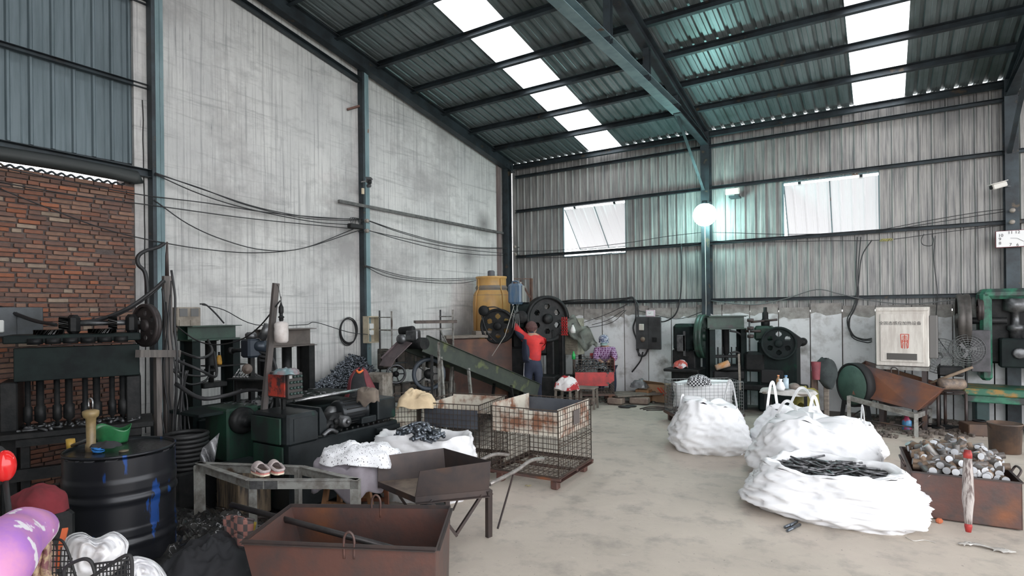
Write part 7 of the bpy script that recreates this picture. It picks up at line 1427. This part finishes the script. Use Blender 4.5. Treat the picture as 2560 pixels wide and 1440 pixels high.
# ================================================================= FOREGROUND LEFT
q = at(303, 1200, 4.04); R = .33; t = thing('oil_drum', 'dented black oil drum with streaks of blue paint', 'drum', (q.x, q.y, 0))
dm = mat('oil blackened blue drum', (.022, .024, .03), (.014, .015, .018), 4, rough=.33, metal=.35); n, l, b = nd(dm); tc = n.new('ShaderNodeTexCoord'); mp = n.new('ShaderNodeMapping'); mp.inputs['Scale'].default_value = (11, 11, 2.2); l.new(tc.outputs['Object'], mp.inputs[0]); nz = n.new('ShaderNodeTexNoise'); nz.inputs['Scale'].default_value = 1.0; nz.inputs['Detail'].default_value = 5; l.new(mp.outputs[0], nz.inputs[0]); mr = n.new('ShaderNodeMapRange'); mr.inputs[1].default_value = .60; mr.inputs[2].default_value = .63; l.new(nz.outputs[0], mr.inputs[0]); mx = n.new('ShaderNodeMix'); mx.data_type = 'RGBA'; mx.inputs[6].default_value = (.014, .015, .019, 1); mx.inputs[7].default_value = (.012, .055, .22, 1); l.new(mr.outputs[0], mx.inputs[0]); l.new(mx.outputs[2], b.inputs['Base Color'])
prof = [(0, .01), (R * .96, .01), (R, .02)]
for z in [.02 + .86 * i / 60 for i in range(1, 60)]:
    r_ = R
    for z0 in (.29, .585):
        if abs(z - z0) < .03: r_ = R + .012 * math.cos((z - z0) / .03 * PI / 2)
    for z0 in (.64, .67, .70, .35, .38): 
        if abs(z - z0) < .012: r_ = R + .006
    prof.append((r_, z))
prof += [(R, .865), (R * 1.012, .87), (R * 1.012, .885), (R * .985, .885), (R * .98, .865)]
MB().lathe(prof, (0, 0, 0), 64).build('shell', dm, t); MB().lathe([(R * .985, .866), (R * .5, .862), (0, .864)], (0, 0, 0), 48).build('lid', mat('oily lid', (.03, .03, .032), (.05, .05, .052), 14, rough=.22, metal=.4, bump=.3), t); MB().lathe([(0, 0), (.03, 0), (.03, .008), (0, .008)], (.09, -.02, .864), 14).build('bung', mat('brass bung', (.2, .17, .12), metal=.5), t)
# hand pump standing on the drum
q = at(228, 1130, 4.0); t = thing('hand_pump', 'yellow brown hand pump with lever standing in the drum lid', 'pump', (q.x, q.y, .87)); ym = mat('oily yellow iron', (.28, .20, .09), (.12, .085, .05), 6, rough=.4)
MB().lathe([(0, 0), (.035, 0), (.035, .06), (.028, .07), (.03, .2), (.032, .24), (.045, .25), (.05, .27), (.05, .29), (.03, .30), (0, .30)], (0, 0, -.02), 18).build('barrel', ym, t); MB().cyl((0, 0, .08), (-.22, -.03, .01), .013, 8).build('lever', iron_m, t); MB().lathe([(0, 0), (.028, 0), (.028, .075), (.018, .075), (.018, .02), (0, .02)], (-.24, -.03, -.02), 16, (-.2, 0, 1)).build('cup', mat('yellow cup', (.45, .28, .05), rough=.4), t); MB().tube(smooth([(-.03, 0, .29), (-.03, 0, .34), (0, 0, .36), (.03, 0, .34), (.03, 0, .29)], 4), .005, 6).build('wire_bail', chrome_m, t)
q = at(282, 1092, 4.25); mb = MB(); mb.grid(lambda u, v: Vector((q.x, q.y, .87)) + rt * ((.10 + .03 * v) * math.cos(2 * PI * u)) + fw * ((.07) * math.sin(2 * PI * u)) + Vector((0, 0, .11 * v + .02 * math.sin(3 * 2 * PI * u) * v)), 32, 8, True, True); tag(mb.build('green_plastic_bag', mat('green carrier bag', (.03, .20, .07), (.02, .12, .045), 5, rough=.3), mods=SOL(.003)), 'open green plastic carrier bag standing on the far side of the drum', 'bag')
q = at(245, 1126, 3.95); tag(MB().tube([Vector((q.x, q.y, .885)) + Vector((.03 * math.cos(i * .7) + .02 * math.sin(i * .2), .03 * math.sin(i * .7), .012 * math.sin(i * .31))) for i in range(60)], .004, 5).build('cord_tangle', mat('blue cord', (.02, .17, .50))), 'tangle of bright blue cord on the oil drum', 'cord')
q = at(265, 1110, 4.0); mb = MB(); drape(mb, (q.x, q.y, .885), .22, .14, .035, 93, .3, drop=.0, fold=.02); tag(mb.build('black_rag', cloth_dark), 'black oily rag lying on the drum lid', 'rag')
# scooter corner: printed hand muff, mirror, basket
q = at(40, 1330, 1.75); t = thing('electric_scooter', 'front of a scooter with pink printed hand muff and black wire basket', 'scooter', (q.x - .1, q.y, 0))
pm = mat('pink printed quilting', (.60, .26, .46), (.42, .18, .55), 5, rough=.6, c3=(.82, .78, .84), s3=13, t3=(.60, .63)); 
mc = [at(-90, 1500, 1.45), at(-40, 1430, 1.5), at(10, 1375, 1.62), at(55, 1338, 1.75), at(88, 1322, 1.86)]
mb = MB(); mb.tube(smooth(mc, 8), .08, 24, rs=None, caps=True)
mb = MB(); P5 = smooth(mc, 8); mb.tube(P5, .1, 28, rs=[.098 - .035 * (i / (len(P5) - 1)) ** 1.6 for i in range(len(P5))]); 
for v_ in mb.v: v_ += Vector((.01 * noise.noise(v_ * 9), .01 * noise.noise(v_ * 11 + Vector((3, 0, 0))), .012 * noise.noise(v_ * 8)))
mb.build('hand_muff', pm, t, world=True)
mb = MB(); ring = [P5[-1] + (rt * math.cos(a_) * .02 + Z3 * math.sin(a_) * .058) for a_ in [2 * PI * i / 20 for i in range(20)]]; mb.tube(ring, .010, 8, closed=True); mb.build('muff_cuff', mat('orange muff lining', (.62, .20, .12), (.5, .2, .4), 7), t, world=True)
# mirror / red lamp
q = at(12, 1165, 2.0); mb = MB(); mb.ball(q, .055, 18, 12, (.6, .6, 1)); mb.build('red_reflector', mat('glossy red plastic', (.60, .02, .02), rough=.12), t, world=True); mb = MB(); mb.ball(q - rt * .035, .07, 18, 12, (.6, .6, 1.05)); mb.build('mirror_shell', black_m, t, world=True); mb = MB(); mb.tube(smooth([at(14, 1200, 2.0), at(18, 1240, 1.95), at(24, 1290, 1.9)], 5), .008, 8); mb.build('mirror_stem', rubber_m, t, world=True)
# basket
def bk(px, py, Z): return at(px, py, Z)
mb = MB(); fr = 1.62; bkz = 1.9
tl_, tr_ = bk(165, 1410, fr), bk(328, 1395, fr); bl_, br_ = bk(150, 1352, bkz), bk(300, 1420, bkz)
mb = MB(); mb.tube(smooth([bk(160, 1440, fr), bk(165, 1418, fr), bk(205, 1398, fr), bk(228, 1405, fr), bk(240, 1440, fr)], 5), .005, 8); mb.build('basket_rim', black_m, t, world=True)
mb = MB(); mb.tube(smooth([bk(225, 1445, fr), bk(290, 1402, fr), bk(318, 1388, fr), bk(329, 1400, fr), bk(330, 1450, fr)], 5), .005, 8); mb.build('basket_rim', black_m, t, world=True)
mb = MB(); mb.tube(smooth([bk(130, 1348, bkz), bk(155, 1352, bkz), bk(172, 1385, bkz), bk(190, 1445, bkz)], 5), .004, 8); mb.build('basket_rim', black_m, t, world=True)
mb = MB(); mb.tube(smooth([bk(236, 1410, fr), bk(328, 1398, fr)], 4), .003, 6); mb.build('basket_rim', black_m, t, world=True)
mb = MB()
for k in range(10): mb.bar(bk(240 + k * 9, 1409 - k, fr), bk(240 + k * 9, 1460, fr), .003)
for k in range(3): mb.bar(bk(238, 1420 + 12 * k, fr), bk(330, 1410 + 12 * k, fr), .003)
mb.build('basket_wire', black_m, t, world=True); mb = MB()
for k in range(6): mb.bar(bk(135 + k * 9, 1350 + k * 9, bkz), bk(130 + k * 9, 1460, bkz), .003); mb.bar(bk(130, 1362 + k * 14, bkz), bk(160 + k * 6, 1362 + k * 14, bkz), .003)
mb.build('basket_wire', black_m, t, world=True)
mb = MB(); mb.cyl(at(-80, 1500, 1.5), (at(-80, 1500, 1.5).x, at(-80, 1500, 1.5).y, .3), .03, 10); q = at(-60, 1500, 1.7); mb.lathe([(.16, -.04), (.21, -.05), (.23, 0), (.21, .05), (.16, .04), (.16, -.04)], (q.x, q.y, .23), 28, (.5, .86, 0)); mb.build('steering_column', rubber_m, t, world=True)
mb = MB(); mb.grid(lambda u, v: at(70 + 80 * u * (.6 + .4 * v) + 8 * math.sin(v * 6), 1345 + 110 * v + 12 * math.sin(u * 6), 2.0 - .12 * math.sin(PI * u) + .02 * math.sin(u * 15)), 16, 12); tag(mb.build('patterned_fabric', mat('maroon gold brocade', (.22, .09, .10), (.50, .38, .24), 26, rough=.7, th=(.45, .55)), mods=SOL(.01)), 'maroon and gold patterned fabric hanging below the pink muff', 'fabric')
def whitebag(pts, Z, lbl, seed):
    xs = [p[0] for p in pts]; ys = [p[1] for p in pts]; cx_, cy_ = sum(xs) / len(xs), sum(ys) / len(ys); n_ = len(pts); P6 = smooth([(x, y, 0) for x, y in pts] + [(pts[0][0], pts[0][1], 0)], 4)[:-1]; N_ = len(P6)
    def fn(u, v):
        i = int(u * N_) % N_; p = P6[i]; k = math.cos(v * PI / 2) ** .8; d_ = math.sin(v * PI / 2); j = noise.noise(Vector((p.x / 40 * k + seed, p.y / 40 * k, v * 2))) + .55 * (.5 - abs(noise.noise(Vector((p.x / 26 * k + seed, p.y / 26 * k, v * 2)))))
        return at(cx_ + (p.x - cx_) * k, cy_ + (p.y - cy_) * k, Z - .16 * d_ - .05 * j)
    mb = MB(); mb.grid(fn, N_, 18, True, True)
    def fb(u, v):
        i = int(u * N_) % N_; p = P6[i]; k = math.cos(v * PI / 2); return at(cx_ + (p.x - cx_) * k, cy_ + (p.y - cy_) * k, Z + .14 * math.sin(v * PI / 2))
    mb.grid(fb, N_, 6, True, True); tag(mb.build('white_cloth_bag', mat('plain white cloth', (.78, .78, .80), (.70, .70, .72), 4, rough=.9)), lbl, 'bag')
whitebag([(150, 1400), (165, 1345), (205, 1330), (240, 1345), (285, 1328), (318, 1350), (320, 1375), (300, 1420), (240, 1460), (170, 1460)], 2.25, 'white cloth bag behind the wire basket of the scooter', 3)
whitebag([(320, 1395), (345, 1390), (385, 1402), (412, 1430), (420, 1470), (330, 1470), (318, 1430)], 2.2, 'second white cloth bag at the bottom edge, right of the basket', 7)
mb = MB(); q = at(95, 1255, 3.3); drape(mb, (q.x, q.y, q.z - .02), .30, .26, .1, 61, .2, drop=.08, fold=.03); tag(mb.build('maroon_towel', mat('maroon towel', (.17, .02, .028), (.12, .015, .02), 9, rough=.95), mods=SOL(.006)), 'maroon towel thrown over dark scrap behind the pink muff', 'towel'); tag(MB().cbox((q.x, q.y, (q.z - .05) / 2), (.3, .26, q.z - .06), .02).build('dark_crate', grease_m), 'dark crate under the maroon towel', 'crate')
tag(MB().bar(at(140, 1420, 2.2), at(163, 1322, 2.35), .02, .01).build('orange_strip', mat('orange strip', (.6, .12, .04))), 'orange strip sticking up behind the white cloth bag', 'strip')
# dark clothes heap and plaid cloth left of the skip
q = at(528, 1400, 3.65); mb = MB(); drape(mb, (q.x, q.y, .14), .60, .62, .20, 37, -.3, drop=.06, fold=.075, nu=40, nv=40); tag(mb.build('clothes_heap', mat('charcoal jacket', (.022, .023, .027), (.014, .014, .017), 4, rough=.85), mods=SOL(.008)), 'heap of charcoal jackets left of the foreground skip', 'clothes')
q = at(588, 1322, 3.75); pk = mat('pink grey plaid', (.2, .12, .10), rough=.9); n, l, b = nd(pk); tc = n.new('ShaderNodeTexCoord'); c_ = n.new('ShaderNodeTexChecker'); c_.inputs['Scale'].default_value = 22; c_.inputs[1].default_value = (.30, .14, .12, 1); c_.inputs[2].default_value = (.085, .07, .07, 1); l.new(tc.outputs['Object'], c_.inputs[0]); l.new(c_.outputs[0], b.inputs['Base Color'])
mb = MB(); mb.grid(lambda u, v: q + rt * (-.10 + .24 * u) * (1 - .2 * v) + fw * (.05 * math.cos(u * 4)) + Vector((0, 0, .06 + .05 * math.sin(u * 3) - .20 * v - .02 * math.sin(v * 12 + u * 3))), 20, 14); tag(mb.build('plaid_cloth', pk, mods=SOL(.02)), 'folded pink and grey plaid cloth against the frame leg', 'cloth'); mb = MB(); mb.tube(smooth([q + rt * .13 + Vector((0, 0, .04)), q + rt * .10 + Vector((0, 0, -.06)), q + rt * .03 + Vector((0, 0, -.13))], 5), .010, 8); tag(mb.build('yellow_edging', mat('yellow edging', (.42, .30, .04))), 'yellow edged strap hanging on the plaid cloth', 'strap')
# black oily scrap around the machines
random.seed(55); mb = MB()
for i in range(260):
    px = random.uniform(330, 640); py = random.uniform(1180, 1440); q = fl(px, py, 0); s_ = random.uniform(.02, .09)
    if (px > 600 and py > 1340): continue
    mb.cbox((q.x, q.y, s_ * .4 + random.random() * .05), (s_ * 2, s_ * random.uniform(.5, 1.5), s_), s_ * .25, RZ(random.random() * 3) @ RX(random.uniform(-.4, .4)))
tag(mb.build('oily_scrap', mat('wet oily scrap', (.02, .02, .021), (.06, .05, .045), 5, rough=.22, metal=.3)), 'oily black scrap littering the ground under the machines', 'scrap', kind='stuff')
mb = MB(); drape(mb, (at(450, 1330, 4.4).x, at(450, 1330, 4.4).y, .05), 1.5, 1.2, .10, 12, 0, nu=60, nv=60, drop=0, fold=.07); tag(mb.build('film_sheet', mat('black oily film', (.016, .016, .017), (.04, .038, .036), 5, rough=.14), mods=SOL(.004)), 'crumpled oily plastic film on the ground between drum and frame', 'film')
q = at(515, 1120, 5.0); mb = MB(); mb.grid(lambda u, v: at(492 + 42 * u + 14 * v, 1165 - 75 * v * (.6 + .5 * u), 5.05 + .05 * math.sin(u * 9 + v * 7)), 10, 10); tag(mb.build('foil_wrap', mat('silver grey film', (.25, .25, .26), (.06, .06, .065), 9, rough=.2), mods=SOL(.003)), 'silver grey film caught on the corner of the frame table', 'film')
q = at(466, 1090, 5.3); t = thing('rubber_hose_reel', 'stack of black ribbed hose left of the green machines', 'hose', (q.x, q.y, 0))
for k in range(8): MB().tube([(.17 * math.cos(2 * PI * i / 24), .17 * math.sin(2 * PI * i / 24), .42 + k * .04) for i in range(24)], .02, 8, closed=True).build('hose_turn', rubber_m, t)
MB().cbox((0, 0, .2), (.36, .36, .40), .02).build('plinth', grease_m, t)
